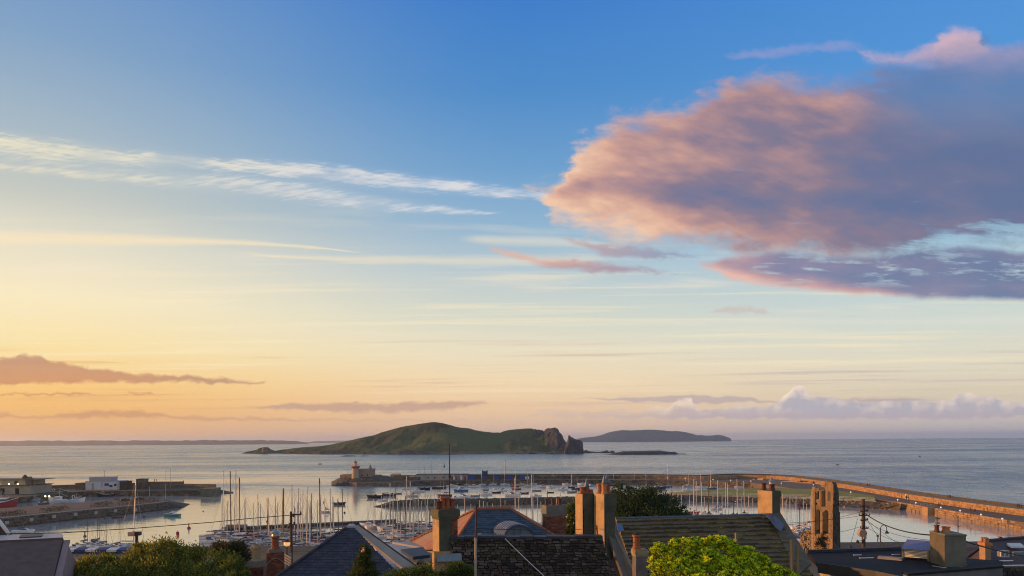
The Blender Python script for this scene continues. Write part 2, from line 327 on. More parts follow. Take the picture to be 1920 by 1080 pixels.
class MB:
    def __init__(s): s.v = []; s.f = []; s.m = []; s.smooth = False
    def add(s, vs, fs, mi=0):
        o = len(s.v); s.v += [tuple(p) for p in vs]; s.f += [tuple(i + o for i in f) for f in fs]; s.m += [mi]*len(fs); return s
    def box(s, c, size, rz=0.0, mi=0, taper=1.0):
        """c = centre of the base"""
        x, y, z = size[0]/2, size[1]/2, size[2]; cr, sr = math.cos(rz), math.sin(rz); vs = []
        for k, zz in enumerate((0, z)):
            t = taper if k else 1.0
            for a, b in ((-x,-y),(x,-y),(x,y),(-x,y)):
                a *= t; b *= t; vs.append((c[0]+a*cr-b*sr, c[1]+a*sr+b*cr, c[2]+zz))
        return s.add(vs, [(3,2,1,0),(4,5,6,7),(0,1,5,4),(1,2,6,5),(2,3,7,6),(3,0,4,7)], mi)
    def hexa(s, p, mi=0):
        """8 corners: bottom four then top four, same winding"""
        return s.add(p, [(3,2,1,0),(4,5,6,7),(0,1,5,4),(1,2,6,5),(2,3,7,6),(3,0,4,7)], mi)
    def tube(s, a, b, r0, r1=None, n=6, mi=0, caps=True):
        a, b = Vector(a), Vector(b); r1 = r0 if r1 is None else r1; d = (b-a)
        if d.length < 1e-6: return s
        d.normalize(); u = d.orthogonal().normalized(); w = d.cross(u); vs = []
        for c, r in ((a, r0), (b, r1)):
            for k in range(n):
                t = 2*math.pi*k/n; vs.append(c + u*(r*math.cos(t)) + w*(r*math.sin(t)))
        fs = [(k, (k+1) % n, n + (k+1) % n, n + k) for k in range(n)]
        if caps: fs += [tuple(range(n-1, -1, -1)), tuple(range(n, 2*n))]
        return s.add(vs, fs, mi)
    def path(s, pts, r, n=5, mi=0):
        for a, b in zip(pts[:-1], pts[1:]): s.tube(a, b, r, r, n, mi)
        return s
    def lathe(s, c, prof, n=12, mi=0, cap=True):
        vs = []
        for r, z in prof:
            for k in range(n):
                t = 2*math.pi*k/n; vs.append((c[0]+r*math.cos(t), c[1]+r*math.sin(t), c[2]+z))
        fs = []
        for j in range(len(prof)-1):
            for k in range(n): fs.append((j*n+k, j*n+(k+1) % n, (j+1)*n+(k+1) % n, (j+1)*n+k))
        if cap: fs += [tuple(range(n-1, -1, -1)), tuple(range((len(prof)-1)*n, len(prof)*n))]
        return s.add(vs, fs, mi)
    def prism(s, poly, z0, z1, mi=0):
        """level polygon (x, y) pulled up from z0 to z1 (numbers, or one z1 per corner)"""
        n = len(poly); zt = z1 if isinstance(z1, (list, tuple)) else [z1]*n; zb = z0 if isinstance(z0, (list, tuple)) else [z0]*n
        A = sum(poly[i][0]*poly[(i+1) % n][1] - poly[(i+1) % n][0]*poly[i][1] for i in range(n))
        if A < 0: poly = list(poly)[::-1]; zt = zt[::-1]; zb = zb[::-1]
        vs = [(p[0], p[1], z) for p, z in zip(poly, zb)] + [(p[0], p[1], z) for p, z in zip(poly, zt)]
        fs = [tuple(range(n-1, -1, -1)), tuple(range(n, 2*n))] + [(i, (i+1) % n, n + (i+1) % n, n + i) for i in range(n)]
        return s.add(vs, fs, mi)
    def slab(s, q, th, mi=0):
        """polygon in space with thickness th behind its own normal"""
        q = [Vector(p) for p in q]; n = (q[1]-q[0]).cross(q[2]-q[0]).normalized()*th; k = len(q)
        vs = q + [p - n for p in q]
        return s.add(vs, [tuple(range(k)), tuple(range(2*k-1, k-1, -1))] + [(i, k+i, k+(i+1) % k, (i+1) % k) for i in range(k)], mi)
    def rock(s, c, r, rnd, flat=0.7, mi=0):
        vs = []; base = ((-1,-1,-1),(1,-1,-1),(1,1,-1),(-1,1,-1),(-1,-1,1),(1,-1,1),(1,1,1),(-1,1,1))
        a = rnd.uniform(0, 6.3); ca, sa = math.cos(a), math.sin(a); ex = rnd.uniform(0.7, 1.35)
        for x, y, z in base:
            k = rnd.uniform(0.45, 0.95) if z > 0 else rnd.uniform(0.75, 1.1)
            x *= r*k*0.75*ex; y *= r*k*0.75/ex; vs.append((c[0]+x*ca-y*sa, c[1]+x*sa+y*ca, c[2]+z*r*flat*rnd.uniform(0.5, 0.9)))
        return s.hexa(vs, mi)
    def build(s, name, mats, parent=None, smooth=False, local=False, **tags):
        me = bpy.data.meshes.new(name)
        org = Vector((0, 0, 0))
        if parent is None:
            xs = [p[0] for p in s.v]; ys = [p[1] for p in s.v]; zs = [p[2] for p in s.v]
            org = Vector(((min(xs)+max(xs))/2, (min(ys)+max(ys))/2, min(zs)))
        elif not local: org = world_loc(parent)
        me.from_pydata([(p[0]-org[0], p[1]-org[1], p[2]-org[2]) for p in s.v], [], s.f)
        for m in (mats if isinstance(mats, (list, tuple)) else [mats]): me.materials.append(m)
        if any(s.m): me.polygons.foreach_set('material_index', s.m)
        if smooth or s.smooth: me.polygons.foreach_set('use_smooth', [True]*len(me.polygons))
        me.update()
        o = bpy.data.objects.new(name, me); COL.objects.link(o)
        if parent is None: o.location = org
        else: o.parent = parent
        for k, v in tags.items(): o[k] = v
        return o
def world_loc(o):
    v = Vector((0, 0, 0))
    while o is not None: v = v + o.location; o = o.parent
    return v
def tag(o, label, cat, group=None, kind=None):
    if label:
        o['label'] = label
        if not 4 <= len(label.split()) <= 16: print('LABELLEN', label)
    if cat: o['category'] = cat
    if group: o['group'] = group
    if kind: o['kind'] = kind
    return o
def thing(name, loc, label, cat, group=None, rz=0.0):
    o = bpy.data.objects.new(name, None); COL.objects.link(o); o.location = loc; o.rotation_euler = (0, 0, rz); o.empty_display_size = 0.5
    return tag(o, label, cat, group)
KIDS = {}
def kids(o):
    return list(o.children)
def dup(o, parent=None):
    c = o.copy(); COL.objects.link(c); c.parent = parent
    for ch in kids(o): dup(ch, c)
    return c
def struct(name, mb, m, label=None, smooth=False, kind='structure'):
    o = mb.build(name, m, smooth=smooth); o['kind'] = kind
    if label: o['label'] = label
    return o

# ---- stone, tile and slate work laid over a flat patch of wall or roof
def courses(A, B, C, D, rows, wid, th, rnd, jit=0.25, lap=0.25, tilt=0.02, gap=0.015, wj=0.5, clip=None, vj=0.0):
    """A top left, B top right, C bottom right, D bottom left; yields one 8-corner piece each time"""
    A, B, C, D = (Vector(p) for p in (A, B, C, D)); n = (D-A).cross(B-A).normalized()
    if n.y > 0: n = -n
    for r in range(rows):
        t0, t1 = r/rows, (r+1)/rows
        L0, R0, L1, R1 = lerp(A, D, t0), lerp(B, C, t0), lerp(A, D, t1), lerp(B, C, t1)
        ln = max((R1-L1).length, (R0-L0).length); u = -rnd.random()*0.6*wid/ln
        while u < 1:
            du = wid/ln*rnd.uniform(1-wj, 1+wj); u2 = u + du
            a, b = max(0, u), min(1, u2)
            if b - a > 0.15*wid/ln:
                g = gap/ln; a2, b2 = a + g*0.5, b - g*0.5
                lift = n*(th*rnd.uniform(1-jit, 1+jit)); h = (L1-L0)*lap
                drop = (L1-L0)*rnd.uniform(-0.06, 0.06)
                p_tl, p_tr = lerp(L0, R0, a2) - h*1.0, lerp(L0, R0, b2) - h*1.0
                p_bl, p_br = lerp(L1, R1, a2) + drop, lerp(L1, R1, b2) + drop
                if lap == 0:
                    p_tl, p_tr = lerp(L0, R0, a2) + (L1-L0)*(gap/(L1-L0).length)*0.5, lerp(L0, R0, b2) + (L1-L0)*(gap/(L1-L0).length)*0.5
                    p_bl, p_br = p_bl - (L1-L0)*(gap/(L1-L0).length)*0.5, p_br - (L1-L0)*(gap/(L1-L0).length)*0.5
                top = (lift, lift) if lap == 0 else (n*th*0.2, n*th*0.2)
                if vj:
                    hv = (L1-L0)*vj; p_tl, p_tr, p_bl, p_br = (p + hv*rnd.uniform(-1, 1) + (R0-L0)*(wid/ln*0.12*vj*rnd.uniform(-1, 1)) for p in (p_tl, p_tr, p_bl, p_br))
                c = (p_tl+p_tr+p_bl+p_br)/4
                if clip is None or clip(c):
                    lo = lift + n*tilt*rnd.uniform(0, 1)
                    yield [p_tl - n*0.02, p_tr - n*0.02, p_br - n*0.0, p_bl - n*0.0, p_tl + top[0], p_tr + top[1], p_br + lo, p_bl + lo], c
            u = u2
def lay(parent, name, quad, rows, wid, th, mats, rnd, single=False, **kw):
    if single:
        k = 0
        for p, c in courses(*quad, rows, wid, th, rnd, **kw):
            m = MB(); m.hexa(p); me = bpy.data.meshes.new(name)
            wl = world_loc(parent)
            me.from_pydata([tuple(v - c) for v in m.v and [Vector(q) for q in m.v]], [], m.f)
            me.materials.append(rnd.choice(mats)); o = bpy.data.objects.new(name, me); COL.objects.link(o); o.parent = parent; o.location = c - wl; k += 1
        return k
    m = MB()
    for p, c in courses(*quad, rows, wid, th, rnd, **kw): m.hexa(p, rnd.randrange(len(mats)))
    o = m.build(name, mats, parent); o['kind'] = 'stuff'; return o
def chimney_corner(pxL, pxC, pxR, Y, d):
    """corner point and turn so that the side face spans pxL..pxC and the front pxC..pxR"""
    X = (pxC - 960.0)/F*Y; lo, hi = -1.2, 1.4
    for _ in range(40):
        th = (lo+hi)/2; q = (X - math.sin(th)*d)/(Y + math.cos(th)*d)*F + 960
        if q < pxL: hi = th
        else: lo = th
    th = (lo+hi)/2; wl, wh = 0.05, 8.0
    for _ in range(40):
        wd = (wl+wh)/2; q = (X + math.cos(th)*wd)/(Y + math.sin(th)*wd)*F + 960
        if q > pxR: wh = wd
        else: wl = wd
    return X, th, wd
def zat(px, py, Y): return pt(px, py, Y)[2]
def stepbox(X, Y, th, w, d, z0, z1, e=0.0):
    """footprint of a turned box whose near left corner is X, Y; e widens it on every side"""
    c, s = math.cos(th), math.sin(th); P = []
    for a, b in ((-e,-e),(w+e,-e),(w+e,d+e),(-e,d+e)): P.append((X + a*c - b*s, Y + a*s + b*c))
    return P
GROUND_PTS = [(-100, 27.0), (20, 24.0), (40, 20.0), (70, 15.0), (110, 10.5), (150, 6.0), (190, 3.0), (400, 3.0)]
def ground_z(x, y):
    for (a, za), (b, zb) in zip(GROUND_PTS[:-1], GROUND_PTS[1:]):
        if a <= y <= b: return za + (zb-za)*(y-a)/(b-a)
    return GROUND_PTS[0][1] if y < GROUND_PTS[0][0] else 3.0

def leaf_cloud(blobs, n, size, rnd, up=0.3, shell=0.55, nm=2, clump=0.0):
    """n leaf faces over blobs (centre, rx, ry, rz); each a folded pair of triangles"""
    m = MB(); wts = [b[1]*b[3] + b[1]*b[2] for b in blobs]; tot = sum(wts)
    for (c, rx, ry, rz), wt in zip(blobs, wts):
        k = int(n*wt/tot); cl = []
        if clump:
            for _ in range(max(6, int(k*0.012*clump))):
                d = Vector((rnd.gauss(0,1), rnd.gauss(0,1), rnd.gauss(0,1))).normalized(); cl.append((d, rnd.uniform(0.72, 1.14)))
        for _ in range(k):
            if clump and rnd.random() < 0.85:
                d0, r0 = rnd.choice(cl); d = (d0 + Vector((rnd.gauss(0,1), rnd.gauss(0,1), rnd.gauss(0,1)))*0.20); rr = r0*rnd.uniform(0.82, 1.02)
            else:
                d = Vector((rnd.gauss(0,1), rnd.gauss(0,1), rnd.gauss(0,1))).normalized(); rr = shell + (1-shell)*rnd.random()**0.6
            p = Vector((c[0]+d.x*rx*rr, c[1]+d.y*ry*rr, c[2]+d.z*rz*rr))
            ax = (d + Vector((rnd.uniform(-1,1), rnd.uniform(-1,1), rnd.uniform(-1,1)+up))).normalized()
            sd = ax.cross(Vector((rnd.uniform(-1,1), rnd.uniform(-1,1), rnd.uniform(-1,1)))).normalized(); L = size*rnd.uniform(0.6, 1.4); W = L*0.42
            nn = ax.cross(sd)*L*0.12
            m.add([p, p+ax*L*0.5+sd*W*0.5+nn, p+ax*L, p+ax*L*0.5-sd*W*0.5+nn], [(0,1,2),(0,2,3)], rnd.randrange(nm))
    return m
def tree(name, label, blobs_px, Y, n, size, mats, rnd, depth=1.0, group=None, cat='tree', shell=0.5, up=0.3, trunk=True, clump=1.0):
    """blobs_px: (px, py, rx_px, ry_px, depth offset in metres)"""
    bl = []
    for px, py, rx, ry, dy in blobs_px:
        c = pt(px, py, Y+dy); k = (Y+dy)/F; bl.append((c, rx*k, rx*k*depth, ry*k))
    cx = sum(b[0][0] for b in bl)/len(bl); cy = sum(b[0][1] for b in bl)/len(bl); gz = ground_z(cx, cy)
    t = thing(name, (cx, cy, gz), label, cat, group)
    m = leaf_cloud(bl, n, size, rnd, up=up, shell=shell, nm=len(mats), clump=clump); m.build('crown', mats, t)
    bark = mat('bark', (0.055, 0.042, 0.03), (0.03, 0.024, 0.018), 0.9, 6, 0.6)
    if trunk:
        tk = MB(); zc = sum(b[0][2] for b in bl)/len(bl); r = 0.05 + 0.035*(zc-gz)
        tk.tube((cx, cy, gz-0.3), (cx+0.1, cy, lerp(gz, zc, 0.65)), r, r*0.7, 8)
        tk.build('trunk', bark, t)
        lm = MB()
        for c, rx, ry, rz in bl:
            a = Vector((cx+0.1, cy, lerp(gz, zc, 0.6))); e = Vector(c)
            mid = lerp(a, e, 0.5) + Vector((0, 0, 0.15*rz)); lm.tube(a, mid, r*0.6, r*0.35, 6); lm.tube(mid, e, r*0.35, r*0.15, 5)
            for _ in range(5):
                d = Vector((rnd.gauss(0,1)*rx, rnd.gauss(0,1)*ry, abs(rnd.gauss(0,1))*rz))*0.5; lm.tube(e, e+d, r*0.15, r*0.05, 4)
        lm.build('limbs', bark, t)
    return t
# ------------------------------------------------------------------ materials
stoneP = mat('pier_stone', (0.32, 0.20, 0.105), (0.20, 0.13, 0.07), 0.85, 0.7, 0.7, c3=(0.17, 0.13, 0.085))
stoneD = mat('dark_stone', (0.105, 0.085, 0.065), (0.05, 0.042, 0.034), 0.9, 0.6, 0.8, c3=(0.07, 0.075, 0.045))
stoneM = mat('mid_stone', (0.18, 0.145, 0.115), (0.095, 0.078, 0.064), 0.88, 0.6, 0.7, c3=(0.16, 0.155, 0.11))
stoneV = mat('old_stone', (0.30, 0.235, 0.16), (0.17, 0.14, 0.10), 0.88, 1.4, 0.7)
concrete = mat('concrete', (0.34, 0.32, 0.29), (0.24, 0.225, 0.205), 0.85, 0.5, 0.4)
tarmac = mat('tarmac', (0.165, 0.125, 0.095), (0.12, 0.09, 0.07), 1.0, 0.2, 0.3)
white = mat('white_paint', (0.72, 0.72, 0.72), (0.60, 0.60, 0.60), 0.5, 1.2)
rope_metal = mat('galvanised_metal', (0.34, 0.35, 0.36), (0.24, 0.25, 0.26), 0.45, 2.0, metal=0.6)
grassM = mat('turf', (0.27, 0.26, 0.04), (0.21, 0.205, 0.032), 0.95, 0.08, 0.6, 2.0, c3=(0.22, 0.20, 0.07))
weed = mat('wet_weed_stone', (0.05, 0.05, 0.035), (0.03, 0.03, 0.022), 0.6, 1.5, 0.6)

# ------------------------------------------------------------------ sea
def water_mat():
    m = bpy.data.materials.new('sea_water'); m.use_nodes = True; w = NT(m.node_tree); b = w.n['Principled BSDF']
    g = w.n.new('ShaderNodeNewGeometry'); P = S(w, g.outputs['Position']); X, Y, Z = w.sep(P)
    ln = w.noise(w.vec(X*(1/260.0), Y*(1/70.0), 1.5), 1.0, 4, 0.55)
    ln2 = w.noise(w.vec(X*(1/900.0), Y*(1/330.0), 6.5), 1.0, 4, 0.55)
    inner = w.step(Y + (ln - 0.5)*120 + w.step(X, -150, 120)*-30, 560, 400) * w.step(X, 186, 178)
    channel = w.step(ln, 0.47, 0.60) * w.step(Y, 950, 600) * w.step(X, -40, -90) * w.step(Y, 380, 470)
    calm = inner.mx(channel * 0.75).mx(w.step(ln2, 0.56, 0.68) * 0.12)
    fleck = w.noise(w.vec(X*(1/13.0), Y*(1/34.0), 3.3), 1.0, 5, 0.7); fleck2 = w.noise(w.vec(X*(1/60.0), Y*(1/130.0), 13.3), 1.0, 5, 0.7)
    fk = w.fmix(w.step(Y, 700, 1800), fleck, fleck2)
    ripp = w.noise(w.vec(X*0.42, Y*0.95, 0.3), 1.0, 3, 0.6)
    swell = w.noise(w.vec(X*(1/11.0), Y*(1/6.0), 4.3), 1.0, 5, 0.62)
    far = w.noise(w.vec(X*(1/80.0), Y*(1/46.0), 8.3), 1.0, 6, 0.7)
    h = ripp*0.16*w.step(Y, 900, 200) + swell*0.9 + far*5.0*w.step(Y, 500, 1500)
    amp = w.fmix(calm, 1.0, 0.12) * 0.85
    bn = w.n.new('ShaderNodeBump'); bn.inputs['Distance'].default_value = 1.0
    w.put(bn.inputs['Height'], h); w.put(bn.inputs['Strength'], amp); w.l.new(bn.outputs[0], b.inputs['Normal'])
    gust = w.step(w.noise(w.vec(X*(1/520.0), Y*(1/190.0), 16.5), 1.0, 5, 0.6), 0.36, 0.64)
    w.put(b.inputs['Roughness'], w.fmix(calm, w.fmix(gust, 0.20, 0.30) + (fk - 0.5)*0.40, 0.07).mx(0.04))
    w.put(b.inputs['Base Color'], w.mix(calm, w.mix(w.step(fk, 0.36, 0.62), (0.038, 0.085, 0.132, 1), (0.080, 0.155, 0.215, 1)), (0.40, 0.40, 0.39, 1)))  # ripple flecks and the bright sheen of calm water are put into the base colour
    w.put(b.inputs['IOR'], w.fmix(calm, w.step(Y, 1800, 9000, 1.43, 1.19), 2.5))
    return m
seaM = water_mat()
def big_grid(name, xs, ys, zf, m, kind='structure', smooth=False, attr=None):
    b = MB(); nx = len(xs)
    for y in ys:
        for x in xs: b.v.append((x, y, zf(x, y)))
    for j in range(len(ys)-1):
        for i in range(nx-1):
            a = j*nx+i; b.f.append((a, a+1, a+1+nx, a+nx)); b.m.append(0)
    return struct(name, b, m, smooth=smooth, kind=kind)
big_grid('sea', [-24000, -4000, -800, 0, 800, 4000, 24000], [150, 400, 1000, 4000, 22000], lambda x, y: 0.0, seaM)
landM = mat('hillside_ground', (0.09, 0.085, 0.06), (0.06, 0.06, 0.04), 0.95, 0.15, 0.5)
big_grid('ground', [-900 + 30*i for i in range(61)], [-100] + [10*j for j in range(21)], lambda x, y: ground_z(x, y) + (math.sin(x*0.05)*0.5 if y < 150 else 0), landM)
q = MB(); q.prism([(-900, 196), (900, 196), (900, 207), (-900, 207)], -2.0, 3.05); struct('quay', q, stoneD, 'stone quay edge along the shore behind the houses')
# air
hz = MB(); hz.box((0, 10900, -3.0), (49000, 22600, 160.0))
hm = bpy.data.materials.new('haze'); hm.use_nodes = True; hm.node_tree.nodes.remove(hm.node_tree.nodes['Principled BSDF'])
pv = hm.node_tree.nodes.new('ShaderNodeVolumePrincipled'); pv.inputs['Color'].default_value = (0.66, 0.80, 1.0, 1); pv.inputs['Anisotropy'].default_value = 0.55; pv.inputs['Density'].default_value = 0.000055
hm.node_tree.links.new(pv.outputs[0], hm.node_tree.nodes['Material Output'].inputs['Volume'])
ho = hz.build('haze', hm); ho['kind'] = 'stuff'; ho['label'] = 'thin evening haze over the sea'

# ------------------------------------------------------------------ land out at sea
from mathutils import noise as mnoise
def fb(x, y, z=0.0, o=5):
    return mnoise.fractal(Vector((x, y, z)), 0.9, 2.1, o)
def interp(pts, x):
    if x <= pts[0][0]: return pts[0][1]
    for (a, b), (c, d) in zip(pts[:-1], pts[1:]):
        if x <= c: return b + (d-b)*(x-a)/(c-a)
    return pts[-1][1]
def island_mat(name, grass1, grass2, rock1, rock2, sand, sc_):
    m = bpy.data.materials.new(name); m.use_nodes = True; w = NT(m.node_tree); b = w.n['Principled BSDF']
    tc = w.n.new('ShaderNodeTexCoord'); v = S(w, tc.outputs['Object']); at = w.n.new('ShaderNodeAttribute'); at.attribute_name = 'rock'; rk = S(w, at.outputs['Fac'])
    at2 = w.n.new('ShaderNodeAttribute'); at2.attribute_name = 'low'; lo = S(w, at2.outputs['Fac'])
    n1 = w.noise(v, sc_, 6, 0.62); n2 = w.noise(v, sc_*4.7, 5, 0.65); n3 = w.noise(v, sc_*14, 5, 0.7)
    gr = w.mix(w.step(n1, 0.38, 0.62), grass1, grass2); gr = w.mix(w.step(n2, 0.56, 0.68)*0.7, gr, (0.10, 0.075, 0.045, 1))
    ro = w.mix(w.step(n3, 0.35, 0.65), rock1, rock2)
    c = w.mix(w.step(rk + (n2-0.5)*0.9 + (n3-0.5)*0.5, 0.42, 0.62), gr, ro)
    c = w.mix(w.step(lo + (n2-0.5)*0.7, 0.55, 0.75), c, sand)
    w.put(b.inputs['Base Color'], c); b.inputs['Roughness'].default_value = 0.95; b.inputs['Specular IOR Level'].default_value = 0.1
    bn = w.n.new('ShaderNodeBump'); bn.inputs['Distance'].default_value = 6.0; bn.inputs['Strength'].default_value = 0.9
    w.put(bn.inputs['Height'], n2*0.6 + n3*0.4*rk.mx(0.3)); w.l.new(bn.outputs[0], b.inputs['Normal'])
    return m
def heightland(name, label, prof, front, depth, n_px, rows, m, amp, rockf=None, lowf=None, seed=0.0, shape=None, back=0.6, fs=0.02):
    """prof: (px, py) skyline; front: (px, Y) of the waterline; depth: metres from waterline to ridge"""
    p0, p1 = prof[0][0], prof[-1][0]; b = MB(); rk = []; lw = []; ridge = [interp([(k, k) for k in (0, 1)], 0)]
    cols = [p0 + (p1-p0)*i/n_px for i in range(n_px+1)]; T = [i/rows for i in range(rows+1)] + [1+back*i/6 for i in range(1, 7)]
    for px in cols:
        fy = interp(front, px); dp = depth(px) if callable(depth) else depth; H = max(0.0, zat(px, interp(prof, px), fy+dp))
        for t in T:
            Y = fy + dp*t; X = wxz(px, 800)[0]*Y; X = (px-960.0)/F*Y
            if t <= 1: g = shape(t, px) if shape else t**0.8
            else: g = max(-0.05, 1 - ((t-1)/back)**1.3*1.05)
            nz_ = fb(X*fs, Y*fs, seed); r = rockf(px, t) if rockf else 0.0
            z = H*g + nz_*amp*(0.35+1.6*r)*min(1, H/12.0)*(1.0 if t < 1.0 else 0.6)*math.sin(min(1, t+0.12)*math.pi*0.75) * (0.3 if 0.92 < t <= 1 else 1)
            if r > 0.3 and 0 < t: z += fb(X*0.055, Y*0.055 + H*0.02, seed+3)*9.0*r*min(1, H/30.0)*(0.35 if t > 0.92 else 1.0)
            if t == 0: z = -2.0
            b.v.append((X, Y, max(z, -2.0))); rk.append(r); lw.append(lowf(px, t, z) if lowf else 0.0)
    nr = len(T)
    for i in range(len(cols)-1):
        for j in range(nr-1):
            a = i*nr+j; b.f.append((a, a+nr, a+nr+1, a+1)); b.m.append(0)
    o = struct(name, b, m, label)
    for nm_, vals in (('rock', rk), ('low', lw)):
        at = o.data.attributes.new(nm_, 'FLOAT', 'POINT'); at.data.foreach_set('value', vals)
    o.data.polygons.foreach_set('use_smooth', [rk[p.vertices[0]] < 0.45 for p in o.data.polygons])
    return o
isl = island_mat('island_turf', (0.030, 0.040, 0.014, 1), (0.072, 0.096, 0.030, 1), (0.060, 0.064, 0.076, 1), (0.022, 0.024, 0.030, 1), (0.12, 0.105, 0.06, 1), 0.006)
far_m = island_mat('far_land', (0.022, 0.032, 0.026, 1), (0.04, 0.05, 0.035, 1), (0.045, 0.045, 0.045, 1), (0.03, 0.03, 0.032, 1), (0.06, 0.06, 0.055, 1), 0.0012)
prof_eye = [(453,850),(462,847),(480,843),(490,842),(505,842),(515,845),(530,843),(560,840),(585,837),(600,836),(620,833),(635,830),(645,828),(665,824),(680,821),(700,817),(708,814),(715,811),(735,805),(750,801),(760,799),(775,797),(790,794),(805,792),(815,791),(830,793),(845,797),(855,800),(865,802),(880,803),(890,806),(905,809),(925,811.5),(934,811),(937,812),(945,808.5),(955,806),(980,803.5),(998,803),(1001,805),(1004,803.5),(1007,806),(1010,804),(1013,807),(1017,805),(1020,807),(1023,802.5),(1028,800),(1036,799.5),(1041,802),(1045,808),(1049,817),(1053,825),(1057,832),(1061,839),(1068,844),(1085,846),(1093,849)]
front_eye = [(440,2010),(520,1960),(600,1830),(680,1780),(800,1720),(960,1690),(1093,1680)]
def rk_eye(px, t):
    r = 0.12 + 0.35*max(0, min(1, (560-px)/60.0)) + 0.9*max(0, min(1, (px-985-40*(1-t))/45.0))*(0.3+0.7*min(1, t*1.6))
    return r if t > 0.04 else 0.7
def low_eye(px, t, z): return (0.75 if 0.03 < t < 0.22 and z < 6 and 700 < px < 1070 else 0.0) + (0.30 if t < 0.45 and 880 < px < 1040 else 0)
def shp_eye(t, px):
    c = max(0, min(1, (px-1010)/20.0)); a = 0.05*min(1, t/0.1) + 0.95*(max(0, t-0.12)/0.88)**1.25
    b_ = 0.10*min(1, t/0.25) + 0.9*(max(0, (t-0.45))/0.55)**0.7
    return a*(1-c) + b_*c
heightland('island', 'green hump-backed island with a rocky cliff at its end', prof_eye, front_eye, lambda px: 90 + 150*min(1, max(0, (px-470)/250.0))*(1.0 if px < 1010 else max(0.3, 1-(px-1010)/70.0)), 420, 40, isl, 20.0, rk_eye, low_eye, 1.3, shp_eye, fs=0.012)
heightland('distant_island', 'distant low island fading into the haze', [(1070,824.5),(1083,822.5),(1100,820),(1115,818.5),(1130,815),(1140,811),(1152,808.5),(1167,806.5),(1180,807),(1200,806.5),(1213,805.5),(1225,805.6),(1245,807),(1258,808.5),(1268,807.8),(1285,810),(1298,813),(1308,816.5),(1313,815.5),(1325,817),(1335,816.5),(1347,815),(1355,816.5),(1365,820),(1371,823)], [(1000,9000),(1400,9000)], 500, 160, 10, far_m, 16, lambda px, t: 0.5, None, 5.0, fs=0.004)
fc = []
rr = random.Random(4)
for k in range(0, 190):
    px = -1100 + k*9.0; fc.append((px, 823.6 + (960-px)*ROLL*0 + fb(px*0.02, 1.0, 2.0)*0.9 + rr.uniform(-0.7, 0.7) + (960-px)*0.0032))
fc = [(px, y if px < 470 else y + (px-470)*0.016) for px, y in fc if px < 560] + [(568, 829.0), (578, 829.6)]
heightland('far_coast', 'long low coast along the horizon below the sunset', fc, [(-1100,8600),(600,8600)], 500, 220, 6, far_m, 6, lambda px, t: 0.4, None, 9.0, fs=0.004)
heightland('far_headland', 'faint headland on the horizon beside the island slope', [(578,829),(592,827),(620,826.5),(650,826),(690,826.5),(720,828.5)], [(500,14000),(800,14000)], 500, 40, 5, far_m, 4, lambda px, t: 0.4, None, 19.0, fs=0.004)
rockm = mat('sea_rock', (0.12, 0.10, 0.095), (0.06, 0.052, 0.052), 0.95, 0.25, 1.0, 0.8)
rockL = mat('cliff_rock', (0.065, 0.070, 0.085), (0.018, 0.020, 0.025), 0.95, 0.07, 1.0, 0.3)
def rockmass(name, label, prof, Y, depth, m, amp, fs, seed, nx=70, nd=12, kind='structure', parent=None, base=-1.0, pw=0.6):
    b = MB(); p0, p1 = prof[0][0], prof[-1][0]; cols = [p0 + (p1-p0)*i/nx for i in range(nx+1)]
    for px in cols:
        yc = Y(px) if callable(Y) else Y; H = max(0.05, zat(px, interp(prof, px), yc)); d = depth*min(1.0, 0.35 + H/8.0) if depth > 0 else -depth
        for j in range(nd+1):
            a = math.pi*j/nd; yy = yc - math.cos(a)*d*0.5; g = math.sin(a)**pw
            X = (px-960.0)/F*yy; n1 = fb(X*fs, yy*fs, seed + H*0.01)
            b.v.append((X + fb(X*fs*2, yy*fs, seed+7)*amp*0.4, yy + fb(X*fs*2, seed, H*0.1)*amp*0.4, base if j in (0, nd) else max(base, H*g + n1*amp*min(1, H/3.0)*(0.4 if j == nd//2 else 1))))
    k = nd+1
    for i in range(nx):
        for j in range(nd):
            a = i*k+j; b.f.append((a, a+k, a+k+1, a+1)); b.m.append(0)
    o = b.build(name, m, parent)
    if kind: o['kind'] = kind
    if label: o['label'] = label
    return o
rockmass('sea_stack', 'pale pointed sea stack off the cliff end of the island', [(1057,849),(1060,841),(1063,832),(1065,824),(1066.5,816),(1069,817),(1070.5,821),(1074,823),(1079,824.5),(1085,827),(1089,829.5),(1092,834),(1093.5,840),(1093.8,847),(1094,850)], 1700, -46, rockL, 5.5, 0.11, 2.0, 90, 18, base=-2, pw=0.35)
rockmass('skerry', 'low dark rocks just off the sea stack', [(1090,850),(1093,846.5),(1098,844.5),(1105,846),(1120,847.5),(1133,846.5),(1138,844.5),(1142,847.5),(1147,845),(1151,845),(1154,849)], 1760, 30, rockm, 1.6, 0.06, 3.0)
rockmass('skerry', 'long flat dark reef lying in front of the distant island', [(1108,853),(1140,852),(1155,848.5),(1170,846),(1185,846.5),(1205,845.5),(1225,845),(1245,846),(1265,847.5),(1272,850.5),(1285,850.5),(1293,853.4)], 1560, 40, weed, 1.6, 0.05, 4.0)
rockmass('skerry', 'tiny pair of rocks awash left of the lighthouse mast', [(640,855),(648,853.6),(655,853.8),(664,854),(668,855.4),(674,855.6),(680,854),(688,854.4),(694,855.6)], 1560, 14, rockm, 0.5, 0.06, 5.0, 40)
mt = thing('martello_tower', pt(497, 847, 1990), 'round stone martello tower on the low tip of the island', 'tower')
c = world_loc(mt); b = MB(); b.lathe(c, [(9.0,-3),(8.6,0),(7.8,9.5),(8.3,9.6),(8.3,12.0),(6.5,12.0),(6.5,10.5)], 20); b.build('tower_wall', stoneM, mt)
